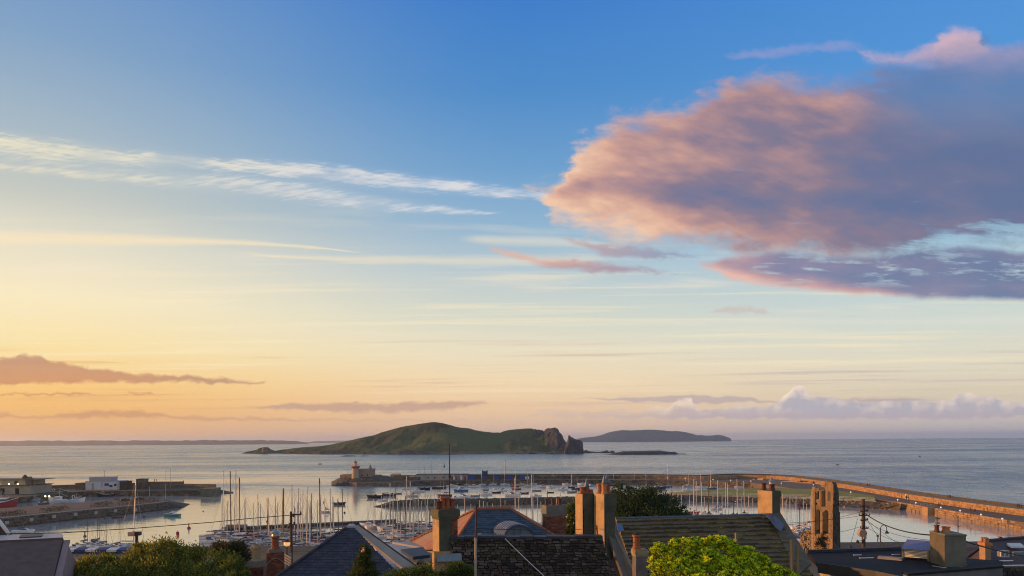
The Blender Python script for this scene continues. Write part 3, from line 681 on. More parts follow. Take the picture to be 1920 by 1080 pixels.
b = MB(); b.box((c[0]+1, c[1]-8.1, c[2]+5.0), (1.2, 0.5, 2.0)); b.build('doorway', mat('dark_opening', (0.02,0.02,0.02)), mt)
dark = MATS['dark_opening']

# ------------------------------------------------------------------ east pier
def line(pts_px, z): return [tuple(gp(x, y, z)[:2]) for x, y in pts_px]
H1 = [(170.5, 150), (171.5, 247), (172.8, 309), (172.9, 334)]
Wl = [(186, 150), tuple(gp(1920, 968, 3.2)[:2]), tuple(gp(1800, 951.5, 3.2)[:2]), tuple(gp(1700, 936, 3.2)[:2]), tuple(gp(1600, 918.5, 3.2)[:2]), (190.5, 470), (189, 512), (180, 530), (164, 541)]
H2 = line([(1425,914.5),(1407,914),(1330,911.2),(1280,909.8),(1230,908.8),(1170,908.3),(1120,908),(1000,907.5),(880,908.5),(780,910.5),(735,911.5)], 0)
def offs(P, d):
    out = []
    for i, p in enumerate(P):
        a = Vector(P[max(0, i-1)]); b_ = Vector(P[min(len(P)-1, i+1)]); t = (b_-a).normalized(); out.append((p[0] - t.y*d*-1, p[1] + t.x*d*-1))
    return out
W2 = [(x, y+14.5) for x, y in H2[1:]]
Wall = Wl + W2[1:]
Wout = offs(Wall, 7.0); Wk = offs(Wall, 7.8)
def ribbon(b, A, B, z0, z1, mi=0):
    for i in range(len(A)-1): b.prism([A[i], A[i+1], B[i+1], B[i]], z0, z1, mi)
east = MB()
deck_in = H1 + [tuple(gp(1605, 945, 0.0)[:2]), (156, 400), (150, 440)] + H2
# deck in convex strips
ribbon(east, [H1[0], H1[1], H1[2], H1[3]], [Wl[0], Wl[1], Wl[2], Wl[3]], -3, 3.2)
ribbon(east, [H1[3], (166, 372), (160, 430), H2[1]], [Wl[3], Wl[4], (190.5, 470), Wl[6]], -3, 3.2)
east.prism([H2[1], Wl[6], Wl[7], Wl[8]], -3, 3.2)
ribbon(east, [H2[1]] + H2[2:], [Wl[8]] + W2[1:], -3, 3.2)
ep = struct('pier', east, tarmac, 'long harbour pier with a road along its top')
b = MB(); ribbon(b, Wall, Wout, 3.1, 5.6); sw = struct('sea_wall', b, stoneP, 'high stone parapet with a walkway along the outer side of the long pier')
b = MB(); ribbon(b, [(x, y) for x, y in Wout], Wk, 2.0, 6.35); k_ = b.build('outer_kerb', stoneD, sw)
b = MB()
for i in range(len(Wk)-1):
    a, c = Vector(Wk[i]), Vector(Wk[i+1]); n = (c-a).normalized(); n = Vector((n.y, -n.x)); 
    for k in range(int((c-a).length/3.0)):
        p = lerp(a, c, rr.random()) + n*rr.uniform(0.5, 5.0); b.rock((p.x, p.y, rr.uniform(-0.8, 1.2)), rr.uniform(0.8, 1.6), rr)
struct('rock_armour', b, stoneD, 'boulders along the foot of the outer side of the pier', kind='stuff')
R1 = random.Random(11)
def face(parent, A, B, z0, z1, rows, wid, mats, th=0.07, name='stone', flip=1, inset=0.0):
    A, B = Vector((A[0], A[1])), Vector((B[0], B[1])); t = (B-A).normalized(); n = Vector((t.y, -t.x))*flip*0.03
    m = MB()
    for i in range(rows):
        za, zb = z1 - (z1-z0)*i/rows, z1 - (z1-z0)*(i+1)/rows; L = (B-A).length; u = -R1.random()*wid
        while u < L:
            du = wid*R1.uniform(0.55, 1.5); a, c = max(0, u)+0.02, min(L, u+du)-0.02
            if c - a > 0.12:
                p, q_ = A + t*a, A + t*c; f = n.normalized()*(th*R1.uniform(0.3, 1.4)); g = 0.03
                m.hexa([(p.x, p.y, zb+g), (q_.x, q_.y, zb+g), (q_.x+f.x, q_.y+f.y, zb+g*1.5), (p.x+f.x, p.y+f.y, zb+g*1.5), (p.x, p.y, za-g), (q_.x, q_.y, za-g), (q_.x+f.x, q_.y+f.y, za-g*1.5), (p.x+f.x, p.y+f.y, za-g*1.5)], R1.randrange(len(mats)))
            u += du
    o = m.build(name, mats, parent); o['kind'] = 'stuff'; return o
stoneP2 = mat('pier_stone_sunlit', (0.40, 0.255, 0.13), (0.28, 0.175, 0.09), 0.85, 1.0, 0.6)  # orange of the low sun is put into this stone colour
stoneP3 = mat('pier_stone_brown', (0.26, 0.20, 0.14), (0.17, 0.135, 0.10), 0.85, 1.0, 0.6)
PS = [stoneP, stoneP2, stoneP, stoneP3]
face(ep, H1[3], H1[0], 0.9, 3.15, 3, 1.7, PS, 0.25, 'quay_stones', 1)
face(ep, H1[3], H1[0], -0.2, 0.9, 1, 1.9, [stoneP3, stoneP3, stoneP], 0.27, 'tidal_stones', 1)
for i in range(len(H2)-2): face(ep, H2[i+2], H2[i+1], 0.2, 3.15, 3, 2.4, [stoneM, stoneD, stoneM], 0.2, 'quay_stones', 1)
for i in range(len(Wall)-1):
    face(sw, Wall[i+1], Wall[i], 3.25, 5.6, 3 if i < 6 else 2, 2.0, [stoneP, stoneP2, stoneP2, stoneP] if i < 9 else ([stoneP, stoneM, stoneP3, stoneM] if i < 12 else [stoneM, stoneM, stoneD]), 0.12, 'wall_stones', 1)  # sun-coloured stone first, blended to grey where the wall turns from the sun
b = MB(); bx = gp(1743, 965.5, 0); b.prism([(bx[0]-2.2, bx[1]-2.5), (bx[0]+0.5, bx[1]-2.5), (bx[0]+0.5, bx[1]+1.5), (bx[0]-2.2, bx[1]+1.5)], -2, 3.3); b.build('buttress', stoneP2, ep)
# rail beside the stairs
b = MB(); x0, y0 = bx[0]+0.3, bx[1]-3
for k in range(8): b.tube((x0, y0+k*2.6, 3.2), (x0, y0+k*2.6, 4.3), 0.05, n=5)
b.tube((x0, y0, 4.3), (x0, y0+18.2, 4.3), 0.05, n=5); b.tube((x0, y0, 3.8), (x0, y0+18.2, 3.8), 0.04, n=5)
tag(b.build('railing', rope_metal), 'short steel railing on the quay edge beside the stone buttress', 'railing')
# turf head between pier and marina
tf = line([(1248,925),(1262,926),(1330,928),(1420,930),(1500,932.3),(1600,937),(1640,939.5)], 3.0); tb = line([(1248,925),(1275,922.5),(1330,919.5),(1407,916.5),(1450,915.5),(1560,919.5),(1640,930)], 3.0)
b = MB(); ribbon(b, tf, tb, -2, 3.22); struct('lawn', b, grassM, 'long strip of mown turf between the marina and the pier')
b = MB(); ribbon(b, [(x, y+0.6) for x, y in tf], [(x+0.1, y-1.3) for x, y in tf], -2, 3.26); struct('path', b, concrete, 'pale path along the marina side of the turf')
b = MB()
wl = line([(1240,940),(1262,940),(1330,940.5),(1420,942.5),(1500,945.5),(1605,952.5),(1650,954),(1692,956)], 0)
up_ = tf[:-1] + [tuple(gp(1650, 941, 3.0)[:2]), tuple(gp(1690, 944.5, 3.0)[:2])]
base = MB()
for i in range(len(wl)-1):
    a0, a1, b0, b1 = wl[i], wl[i+1], up_[min(i, len(up_)-1)], up_[min(i+1, len(up_)-1)]
    base.hexa([(a0[0],a0[1],-1.5),(a1[0],a1[1],-1.5),(b1[0],b1[1]+2,-1.5),(b0[0],b0[1]+2,-1.5),(a0[0],a0[1],0.1),(a1[0],a1[1],0.1),(b1[0],b1[1],2.9),(b0[0],b0[1],2.9)])
    L = (Vector(a1)-Vector(a0)).length
    for k in range(int(L*5.0)):
        s_, t_ = R1.random(), R1.random(); p = lerp(lerp(Vector((a0[0],a0[1],0)), Vector((a1[0],a1[1],0)), s_), lerp(Vector((b0[0],b0[1],2.9)), Vector((b1[0],b1[1],2.9)), s_), t_)
        b.rock((p[0], p[1], p[2]-0.1), R1.uniform(0.35, 0.85), R1, 0.7, R1.randrange(3))
struct('bank', base, stoneD, 'sloping bank under the rocks beside the turf')
struct('rock_armour', b, [stoneM, stoneD, mat('pinkish_stone', (0.30,0.23,0.20), (0.20,0.155,0.14), 0.9, 1.0, 0.5)], 'rocks tipped along the marina bank below the turf', kind='stuff')
b = MB()
rail = [(x, y-0.3) for x, y in tf]
for (x0, y0), (x1, y1) in zip(rail[1:-1], rail[2:]):
    L = math.hypot(x1-x0, y1-y0); n = max(1, int(L/3))
    for k in range(n): b.tube((lerp(x0,x1,k/n), lerp(y0,y1,k/n), 3.2), (lerp(x0,x1,k/n), lerp(y0,y1,k/n), 4.3), 0.04, n=4)
    for zz in (3.75, 4.3): b.tube((x0, y0, zz), (x1, y1, zz), 0.05, n=4)
tag(b.build('railing', white), 'long pale railing along the marina edge of the turf', 'railing')
# inner mole
moleY = lambda px: interp([(700,364),(760,368),(960,374),(1262,384)], px)
rockmass('mole', 'rough stone mole between the outer moorings and the marina', [(701,950.5),(712,948),(722,943.5),(735,939.5),(760,937.5),(780,936),(860,935),(960,933.8),(1060,931.5),(1140,929.5),(1262,927.5)], moleY, -11, stoneD, 0.5, 0.5, 6.0, 220, 8)
b = MB()
for k in range(2600):
    px = R1.uniform(704, 1262); Yc = moleY(px) + R1.uniform(-6.0, 1); H = zat(px, interp([(701,950.5),(722,943.5),(735,939.5),(780,936),(960,933.8),(1262,927.5)], px), moleY(px)); dd = (moleY(px)-Yc)/6.0
    b.rock(((px-960)/F*Yc, Yc, max(-0.1, H*(1-max(0, dd)**2)-0.25)), R1.uniform(0.3, 0.7), R1, 0.6, R1.randrange(3))
struct('mole_rocks', b, [stoneD, stoneD, weed], 'loose stones over the mole', kind='stuff')

# ------------------------------------------------------------------ pier head: lighthouse and fort
rockmass('pier_head', 'rocky rounded head of the long pier round the lighthouse', [(621,906),(630,900.5),(638,896),(650,893),(665,892),(700,891),(730,893.5),(755,895.5),(772,898)], 562, -58, stoneD, 0.8, 0.2, 12.0, 90, 12)
b = MB(); P0, P1 = gp(669, 911.5, 0), gp(770, 911.5, 0); b.prism([(P0[0], P0[1]), (P1[0], P1[1]-1), (P1[0]+3, P1[1]+22), (P0[0]-12, P0[1]+26), (P0[0]-9, P0[1]+6)], -2, 2.7); hd = struct('quay_head', b, stoneM, 'low quay platform in front of the lighthouse')
face(hd, (P0[0], P0[1]), (P1[0], P1[1]-1), 0.1, 2.7, 3, 2.0, [stoneM, stoneP3, stoneM], 0.2, 'quay_stones', 1)
lhY = 546.0
lh = thing('lighthouse', (wxz(666.5, 880)[0]*lhY, lhY, 2.7), 'small round stone lighthouse with a wide gallery at the pier head', 'lighthouse')
c = world_loc(lh); b = MB(); b.lathe(c, [(3.1,0),(2.75,3),(2.3,8.2),(2.25,10.4)], 18); b.build('tower_wall', mat('lighthouse_stone', (0.44,0.36,0.27),(0.32,0.26,0.2),0.85,0.6,0.4), lh)
redp = mat('red_gallery_paint', (0.36, 0.12, 0.08), (0.26, 0.09, 0.06), 0.6, 1.0)
b = MB(); b.lathe(c, [(2.3,9.3),(3.4,10.2),(3.4,11.0),(2.0,11.0)], 18); g_ = b.build('gallery', redp, lh)
b = MB()
for k in range(12):
    a = k*math.pi/6; b.tube((c[0]+3.3*math.cos(a), c[1]+3.3*math.sin(a), c[2]+11), (c[0]+3.3*math.cos(a), c[1]+3.3*math.sin(a), c[2]+12), 0.06, n=4)
b.lathe(c, [(3.25,11.95),(3.38,12.0),(3.38,12.1),(3.25,12.1)], 18, cap=False); b.build('rail', white, g_)
b = MB(); b.lathe(c, [(1.35,11),(1.35,13.3)], 10); b.build('lantern', mat('lantern_glass', (0.5,0.42,0.42),(0.42,0.36,0.36),0.2,1.0), lh)
b = MB(); b.lathe(c, [(1.6,13.3),(1.2,14.1),(0.2,14.8),(0.08,15.8)], 10); b.build('lantern_roof', redp, lh)
fortM = mat('fort_stone', (0.34,0.29,0.235),(0.24,0.205,0.17),0.88,0.5,0.5)
fo = thing('harbour_fort', (wxz(680, 880)[0]*552, 552, 2.7), 'square stone fort joined to the lighthouse, battlemented corner', 'fort')
x0, x1 = wxz(668, 880)[0]*548, wxz(697, 880)[0]*548
b = MB(); b.prism([(x0,549),(x1,549),(x1,562),(x0,562)], 2.0, 10.8); b.build('wall', fortM, fo)
b = MB(); b.prism([(x0-0.3,548.7),(x1+0.3,548.7),(x1+0.3,562.3),(x0-0.3,562.3)], 10.8, 11.4); b.prism([(x1-2.4,549.5),(x1-0.4,549.5),(x1-0.4,552),(x1-2.4,552)], 11.4, 12.6); b.build('parapet', fortM, fo)
b = MB(); b.tube((x1-1.6,550.5,12.6),(x1-1.6,550.5,14.4),0.5,0.35,8); b.build('chimney', stoneD, fo)
for fx in (x0+4.0, x0+8.0):
    b = MB(); b.box((fx, 548.95, 6.2), (0.8, 0.2, 1.2)); b.build('window', dark, fo)
b = MB(); xa = wxz(637, 880)[0]*552; b.prism([(xa,553),(x0-2,549),(x0-2,566),(xa+2,566)], 1.5, 7.2); b.build('outer_battery', stoneP, fo)
mp = wxz(652, 880)[0]*550; b = MB(); b.tube((mp,550,6.8),(mp,550,16.6),0.22,0.15,6); ms = b.build('mast', white); tag(ms, 'white signal mast standing beside the lighthouse', 'mast')
b = MB(); b.tube((mp-1.1,550,14.3),(mp+1.1,550,14.3),0.12,n=5); b.tube((mp-0.9,550,15.2),(mp+0.9,550,15.2),0.10,n=5); b.build('crossarm', white, ms)
# huts and store along the far pier
def block(name, label, cat, pxa, pxb, Y, z0, z1, d, m, roof=None, rz1=None):
    xa, xb = wxz(pxa, 880)[0]*Y, wxz(pxb, 880)[0]*Y
    t = thing(name, ((xa+xb)/2, Y+d/2, z0), label, cat); b = MB(); b.prism([(xa,Y),(xb,Y),(xb,Y+d),(xa,Y+d)], z0, z1); b.build('wall', m, t)
    if roof:
        e = 0.25; b = MB(); b.hexa([(xa-e,Y-e,z1),(xb+e,Y-e,z1),(xb+e,Y+d+e,z1),(xa-e,Y+d+e,z1),(xa-e,Y-e,z1+0.25),(xb+e,Y-e,z1+0.25),(xb+e,Y+d+e,z1+(rz1 or 0.25)),(xa-e,Y+d+e,z1+(rz1 or 0.25))]); b.build('roof', roof, t)
    return t, xa, xb
def op(t, name, x, Y, z, w_, h, m, proud=0.05, round_=False):
    b = MB()
    if round_: b.tube((x, Y-proud, z+h/2), (x, Y+0.1, z+h/2), h/2, n=10)
    else: b.box((x, Y-proud/2, z), (w_, proud+0.1, h))
    return b.build(name, m, t)
orangeM = mat('orange_roof', (0.50,0.20,0.07),(0.38,0.15,0.06),0.7,0.5); greyr = mat('grey_render', (0.36,0.35,0.34),(0.28,0.27,0.265),0.85,0.3,0.2); blueP = mat('blue_shutter', (0.035,0.075,0.30),(0.03,0.06,0.24),0.5,1.0)
slateD = mat('dark_slate', (0.06,0.062,0.072),(0.038,0.04,0.048),0.6,3.0,0.3); blueD = mat('deep_blue_paint', (0.03,0.045,0.13),(0.02,0.03,0.10),0.5,1.0)
t, xa, xb = block('shed', 'low store with an orange roof beside the lighthouse fort', 'shed', 732, 748, 556, 2.7, 6.0, 8, greyr, orangeM, 1.2)
t, xa, xb = block('shed', 'lean-to with pale roof between the orange roof and the long store', 'shed', 749, 768, 556, 2.7, 5.2, 8, stoneP, concrete, 0.9)
t, xa, xb = block('kiosk', 'small white kiosk at the end of the long grey store', 'kiosk', 768, 779, 548, 2.7, 6.1, 6, white, slateD)
op(t, 'window', xa+1.4, 548, 4.0, 1.2, 1.0, dark); op(t, 'door', xa+3.2, 548, 2.8, 1.0, 2.2, blueD)
t, xa, xb = block('store', 'long grey harbour store with small round windows on the far pier', 'store', 780, 842, 546, 2.4, 7.0, 12, greyr, slateD, 0.3)
for p in (803, 815, 832): op(t, 'window', wxz(p, 890)[0]*546, 546, 4.3, 1, 1.1, dark, 0.06, True)
t, xa, xb = block('store', 'dark-red and white fronted section of the pier store', 'store', 843, 877, 546.5, 2.4, 6.9, 12, mat('grey_brown_render',(0.27,0.23,0.22),(0.2,0.17,0.165),0.85,0.5), slateD, 0.3)
redd = mat('dark_red_door', (0.20,0.05,0.05),(0.15,0.04,0.04),0.6)
for p, mm in ((848, redd), (851, white), (856, redd), (865, white), (872, redd)): op(t, 'door', wxz(p, 890)[0]*546.5, 546.5, 2.9, 1.3, 2.6, mm, 0.08)
for p in (845, 850, 864): op(t, 'window', wxz(p, 890)[0]*546.5, 546.5, 5.9, 1.1, 0.6, white, 0.08)
t, xa, xb = block('store', 'blue-shuttered dark stone fish store with a square turret', 'store', 878, 994, 547, 2.4, 6.4, 12, stoneD, slateD, 0.5)
for p, w_ in ((884, 5.0), (907, 2.6), (931, 3.2), (955, 4.4), (977, 1.6), (982, 2.2)): op(t, 'shutter', wxz(p, 890)[0]*547, 547, 2.9, w_, 3.0, blueP, 0.08)
for p in (986, 991): op(t, 'door', wxz(p, 890)[0]*547, 547, 3.2, 1.0, 2.0, white, 0.08)
b = MB(); xc = wxz(909, 890)[0]*547; b.prism([(xc-2,547.4),(xc+2,547.4),(xc+2,551.5),(xc-2,551.5)], 6.9, 9.2); b.prism([(xc-2.2,547.2),(xc-1.2,547.2),(xc-1.2,551.7),(xc-2.2,551.7)], 9.2, 9.7); b.prism([(xc+1.2,547.2),(xc+2.2,547.2),(xc+2.2,551.7),(xc+1.2,551.7)], 9.2, 9.7); b.build('turret', blueD, t)

# ------------------------------------------------------------------ middle pier with fender boards
MF = [(-214, 215), tuple(gp(0, 990.5)[:2]), tuple(gp(100, 979.5)[:2]), tuple(gp(232, 965.5)[:2]), tuple(gp(315, 955.5)[:2])]
MT = tuple(gp(344, 952)[:2])
MBk = [(-250, 232), tuple(gp(0, 953, 3.7)[:2]), tuple(gp(100, 946, 3.7)[:2]), tuple(gp(232, 936, 3.7)[:2]), tuple(gp(276, 932, 3.7)[:2])]
b = MB(); ribbon(b, MF, MBk, -2, 3.7)
a0, a1 = MF[-1], MBk[-1]
b.add([(a0[0],a0[1],3.7),(a1[0],a1[1],3.7),(MT[0],MT[1],0.0),(MT[0]-6,MT[1]+22,0.0),(a0[0],a0[1],-1),(a1[0],a1[1],-1)], [(0,2,3,1),(0,4,2),(1,3,5)])
mpier = struct('middle_pier', b, mat('middle_pier_top', (0.095,0.085,0.078),(0.065,0.057,0.053),0.9,0.15,0.4), 'broad middle pier with a stone wall facing the marina channel')
for i in range(len(MF)-1):
    face(mpier, MF[i], MF[i+1], 0.5, 3.75, 5, 1.1, [stoneM, stoneD, stoneM, mat('brownish_stone',(0.18,0.13,0.10),(0.12,0.09,0.075),0.9,1.0,0.5)], 0.22, 'wall_stones', 1)
    face(mpier, MF[i], MF[i+1], -0.3, 0.5, 1, 1.4, [weed, stoneD], 0.3, 'tidal_stones', 1)
b = MB()
for i in range(len(MF)-1): ribbon(b, [(MF[i][0]+0.1, MF[i][1]), (MF[i+1][0]+0.1, MF[i+1][1])], [(MF[i][0]-0.8, MF[i][1]+0.3), (MF[i+1][0]-0.8, MF[i+1][1]+0.3)], 3.7, 3.95)
b.build('coping', concrete, mpier)
panelM = mat('pale_fender_board', (0.38,0.40,0.38),(0.30,0.32,0.30),0.7,1.0)
for px, py in ((11,980),(57,974.5),(99.5,968.5),(140,964.5),(178.5,961.5),(215,958),(252.5,956)):
    # point on the front face line below that picture column
    a_ = (px-960.0)/F
    for i in range(len(MF)-1):
        (ax, ay), (bx_, by_) = MF[i], MF[i+1]; den = (bx_-ax) - a_*(by_-ay); s_ = (a_*ay-ax)/den if den else -1
        if 0 <= s_ <= 1:
            x, y = lerp(ax, bx_, s_), lerp(ay, by_, s_); th = math.atan2(by_-ay, bx_-ax); z = 32-(py-(HZ+(960-px)*ROLL))*y/F
            b = MB(); b.box((x+0.33*math.sin(th), y-0.33*math.cos(th), z-0.6), (1.5, 0.14, 1.3), th); b.build('fender_board', panelM, mpier); break
hedgeM = [mat('scrub_leaf_dark', (0.035,0.035,0.018),(0.025,0.025,0.014),0.9,1.0), mat('scrub_leaf', (0.05,0.045,0.022),(0.035,0.035,0.018),0.9,1.0)]
for k, (pa, pb, h, lab) in enumerate(((-10,48,1.3,'long low dark scrub on the middle pier nearest the shore'),(80,128,1.4,'dark scrub clump on the middle pier below the bright trawler'),(176,212,1.8,'thick dark bush on the middle pier opposite the white shed'),(218,300,2.2,'largest dark bush patch near the tip of the middle pier'))):
    rn = random.Random(50+k); bl = []
    for i in range(int((pb-pa)/5)):
        px = pa + 5*i; j = interp([(-10, -194), (344, -160)], px); yq = interp([(0,284),(100,303),(232,333),(315,356)], px)+4+rn.uniform(0, 5); bl.append((((px-960)/F*yq, yq, 3.7+h*0.35), 1.6, 1.5, h*rn.uniform(0.6, 1.0)))
    m = leaf_cloud(bl, int(260*len(bl)/4), 0.5, rn, nm=2); o = m.build('scrub', hedgeM); tag(o, lab, 'bush', 'scrub growing on the middle pier', 'stuff')

# ------------------------------------------------------------------ west pier
WF = [(-330, 340), tuple(gp(0, 947.5)[:2]), tuple(gp(75, 939.5)[:2]), tuple(gp(155, 931.5)[:2]), tuple(gp(320, 929.5)[:2]), tuple(gp(378, 929)[:2])]
WB = [(-370, 380), (-320, 440), (-300, 462), (-275, 478), (-222, 482), tuple((Vector(gp(378, 929)[:2]) + Vector((0, 22))))]
b = MB(); ribbon(b, WF, WB, -2, 3.2); wp = struct('west_pier', b, stoneD, 'dark harbour pier carrying the white ice house')
for i in range(len(WF)-1): face(wp, WF[i], WF[i+1], 0.0, 3.2, 3, 2.2, [stoneD, stoneM, stoneD], 0.2, 'quay_stones', 1)
b = MB(); ribbon(b, WB, [(x-0.5, y+1.5) for x, y in WB], 2.5, 5.4); b.build('back_wall', stoneM, wp)
rockmass('pier_tip', 'dark rock slope at the tip of the west pier', [(395,917),(402,917),(412,918.5),(422,920.5),(430,923),(437,925.5)], 470, -20, stoneD, 0.5, 0.3, 31.0, 40, 8)
rockmass('pier_mound', 'sloping rock mound before the nose of the west pier', [(320,908),(335,908),(350,912),(362,915),(376,919)], 474, -16, stoneD, 0.5, 0.3, 33.0, 40, 8)
b = MB(); n0, n1 = gp(376, 932), gp(403, 931.5); b.prism([(n0[0],n0[1]),(n1[0],n1[1]),(n1[0]-2,n1[1]+14),(n0[0]-2,n0[1]+14)], -2, 4.7); struct('pier_nose', b, mat('greenish_concrete',(0.14,0.145,0.10),(0.09,0.095,0.07),0.9,0.5,0.5), 'square greenish concrete nose of the west pier')
iceW = mat('cold_white_cladding', (0.60,0.62,0.66),(0.50,0.52,0.56),0.6,0.4)
t, xa, xb = block('ice_house', 'white flat-roofed ice house with a box on its roof on the west pier', 'building', 160, 221, 456, 3.2, 8.2, 12, iceW, mat('pale_grey_roof',(0.42,0.42,0.46),(0.36,0.36,0.4),0.7))
b = MB(); ua, ub = wxz(167,900)[0]*457, wxz(206,900)[0]*457; b.prism([(ua,457.2),(ub,457.2),(ub,466),(ua,466)], 8.3, 10.9); b.build('roof_box', mat('grey_cladding',(0.36,0.35,0.38),(0.3,0.29,0.32),0.6), t)
for p, w_, h, z, mm, nm_ in ((174, 1.0, 3.9, 3.3, greyr, 'door'), (191, 0.7, 2.6, 5.2, greyr, 'window'), (200, 2.6, 1.6, 5.6, blueP, 'window'), (208, 1.9, 1.3, 4.9, blueD, 'window'), (216, 1.6, 1.5, 5.4, blueD, 'window')): op(t, nm_, wxz(p, 905)[0]*456, 456, z, w_, h, mm, 0.08)
t, xa, xb = block('shed', 'dark brown shed against the wall beside the white ice house', 'shed', 141, 158, 458, 3.2, 7.0, 8, stoneM, slateD)
t, xa, xb = block('shed', 'dark stone shed at the right end of the white ice house', 'shed', 223, 235, 458, 3.2, 8.0, 8, stoneD, slateD)
t, xa, xb = block('wall', 'dark stone wall between the shed and the square hut', 'wall', 236, 258, 462, 3.2, 6.9, 2, stoneD)
t, xa, xb = block('hut', 'square brown watch hut on the west pier wall', 'hut', 255, 271, 466, 3.2, 9.0, 5, stoneM, slateD)
t, xa, xb = block('wall', 'long dark wall at the seaward end of the west pier', 'wall', 272, 342, 470, 3.2, 7.2, 2, stoneM)
# fish-hall at the far left
cream = mat('cream_render', (0.40,0.36,0.28),(0.32,0.29,0.23),0.85,0.4)
fh = thing('fish_hall', gp(20, 935, 3.2), 'two-storey cream fish hall with lit wall lamps on the west pier', 'building')
Yf = 424; fa, fb_ = wxz(-90, 910)[0]*Yf, wxz(61, 910)[0]*Yf
b = MB(); b.prism([(fa,Yf),(fb_,Yf-2),(fb_+1,Yf+16),(fa,Yf+18)], 3.2, 8.0); b.build('wall', cream, fh)
b = MB(); fc_ = wxz(56, 910)[0]*Yf; b.prism([(fa,Yf+1.2),(fc_,Yf-0.2),(fc_,Yf+14),(fa,Yf+15)], 8.2, 11.2); b.build('upper_wall', cream, fh)
b = MB(); b.prism([(fa,Yf-0.8),(fb_+0.6,Yf-2.8),(fb_+1.6,Yf+17),(fa,Yf+19)], 8.0, 8.25); b.build('ledge', stoneM, fh)
b = MB(); b.prism([(fa,Yf+0.4),(fc_+5.5,Yf-1.0),(fc_+5.5,Yf+15),(fa,Yf+16)], 11.2, 11.6); b.build('roof', mat('roof_felt_grey',(0.20,0.19,0.19),(0.14,0.135,0.135),0.8), fh)
b = MB(); xq = wxz(34, 900)[0]*Yf; b.lathe((xq, Yf+6, 11.6), [(1.4,0),(1.5,0.9),(0.9,1.6),(0.5,2.2)], 8); b.build('roof_vent', stoneD, fh)
b = MB(); xq = wxz(58, 900)[0]*Yf; b.box((xq, Yf-1.4, 8.25), (2.8, 2.8, 3.9)); b.box((xq, Yf-1.4, 12.15), (2.0, 2.0, 0.9)); b.build('stair_turret', stoneM, fh)
for p in (30, 46): op(fh, 'window', wxz(p, 912)[0]*Yf, Yf+0.15, 8.9, 2.0, 1.5, dark, 0.1)
for p in (8, 36): op(fh, 'door', wxz(p, 920)[0]*Yf, Yf-1.5, 3.3, 2.2, 3.2, dark, 0.2)
lampM = mat('lit_lamp', (0.9,0.7,0.4), (0.9,0.7,0.4), 0.5, emit=(1.0,0.74,0.40), estr=3.2)
for p in (3, 21, 37.5, 53): 
    b = MB(); b.lathe((wxz(p, 913)[0]*Yf, Yf-1.9, 8.6), [(0.2,0),(0.42,0.25),(0.42,0.5),(0.2,0.75)], 8); b.build('wall_lamp', lampM, fh)
# ------------------------------------------------------------------ foreground materials
render_o = mat('ochre_render', (0.34,0.27,0.17),(0.23,0.19,0.125),0.85,2.2,0.5,c3=(0.14,0.13,0.09))
render_g = mat('olive_render_shaded', (0.092,0.098,0.07),(0.055,0.061,0.046),0.85,2.0,0.5,c3=(0.045,0.05,0.036))  # dark olive copy of the render: shade of the chimney fronts is in the colour
render_k = mat('chimney_render_lit', (0.42,0.29,0.155),(0.30,0.21,0.115),0.85,2.5,0.4,c3=(0.2,0.16,0.1))  # bright warm copy for chimney sides, sunlight put into the colour
brickR = mat('red_brick', (0.26,0.085,0.045),(0.17,0.055,0.035),0.85,4,0.4); brickR2 = mat('red_brick_pale', (0.33,0.13,0.07),(0.24,0.09,0.05),0.85,4,0.4); brickR3 = mat('red_brick_dark', (0.13,0.05,0.035),(0.09,0.036,0.028),0.85,4,0.4)
mortar = mat('mortar', (0.20,0.17,0.14),(0.14,0.12,0.10),0.95,5)
terra = mat('terracotta', (0.33,0.11,0.045),(0.23,0.075,0.033),0.75,5,0.3); terraL = mat('terracotta_pale', (0.50,0.23,0.10),(0.38,0.16,0.075),0.8,4,0.3)
terraR = mat('sunlit_terracotta_roof', (0.40,0.20,0.12),(0.30,0.14,0.085),0.8,1.5,0.3,c3=(0.30,0.24,0.15))  # for the slope facing the sun, its warm light put into the colour
lead = mat('lead_flashing', (0.13,0.155,0.185),(0.09,0.11,0.135),0.5,3,0.3,metal=0.3)
slateB = mat('blue_slate', (0.080,0.105,0.140),(0.055,0.075,0.105),0.5,2.5,0.25,spec=0.12); slateB2 = mat('blue_slate_dark', (0.055,0.078,0.11),(0.04,0.056,0.082),0.5,2.5,0.25,spec=0.12)
slateN = mat('night_slate', (0.058,0.062,0.085),(0.042,0.045,0.064),0.55,2.5,0.3,spec=0.12); slateN2 = mat('night_slate_b', (0.072,0.074,0.098),(0.05,0.052,0.074),0.55,2.5,0.3,spec=0.12)
slateP = mat('purple_brown_slate', (0.165,0.11,0.095),(0.12,0.08,0.072),0.6,2.5,0.3,spec=0.12); slateP2 = mat('purple_brown_slate_b', (0.12,0.082,0.072),(0.085,0.058,0.052),0.6,2.5,0.3,spec=0.12)
fibre = mat('fibre_cement', (0.40,0.34,0.27),(0.31,0.265,0.21),0.9,1.2,0.3)
felt = mat('roof_felt', (0.019,0.019,0.021),(0.012,0.012,0.014),0.7,1.2,0.4,spec=0.12,c3=(0.030,0.030,0.032))
rub = [mat('rubble_dark', (0.085,0.07,0.068),(0.052,0.044,0.045),0.85,5,0.7), mat('rubble_brown', (0.090,0.072,0.062),(0.065,0.053,0.043),0.85,5,0.7), mat('rubble_grey', (0.155,0.135,0.13),(0.10,0.09,0.088),0.85,5,0.7), mat('rubble_black', (0.040,0.036,0.04),(0.024,0.022,0.026),0.8,5,0.7), mat('rubble_moss', (0.082,0.078,0.052),(0.055,0.05,0.036),0.9,5,0.7)]
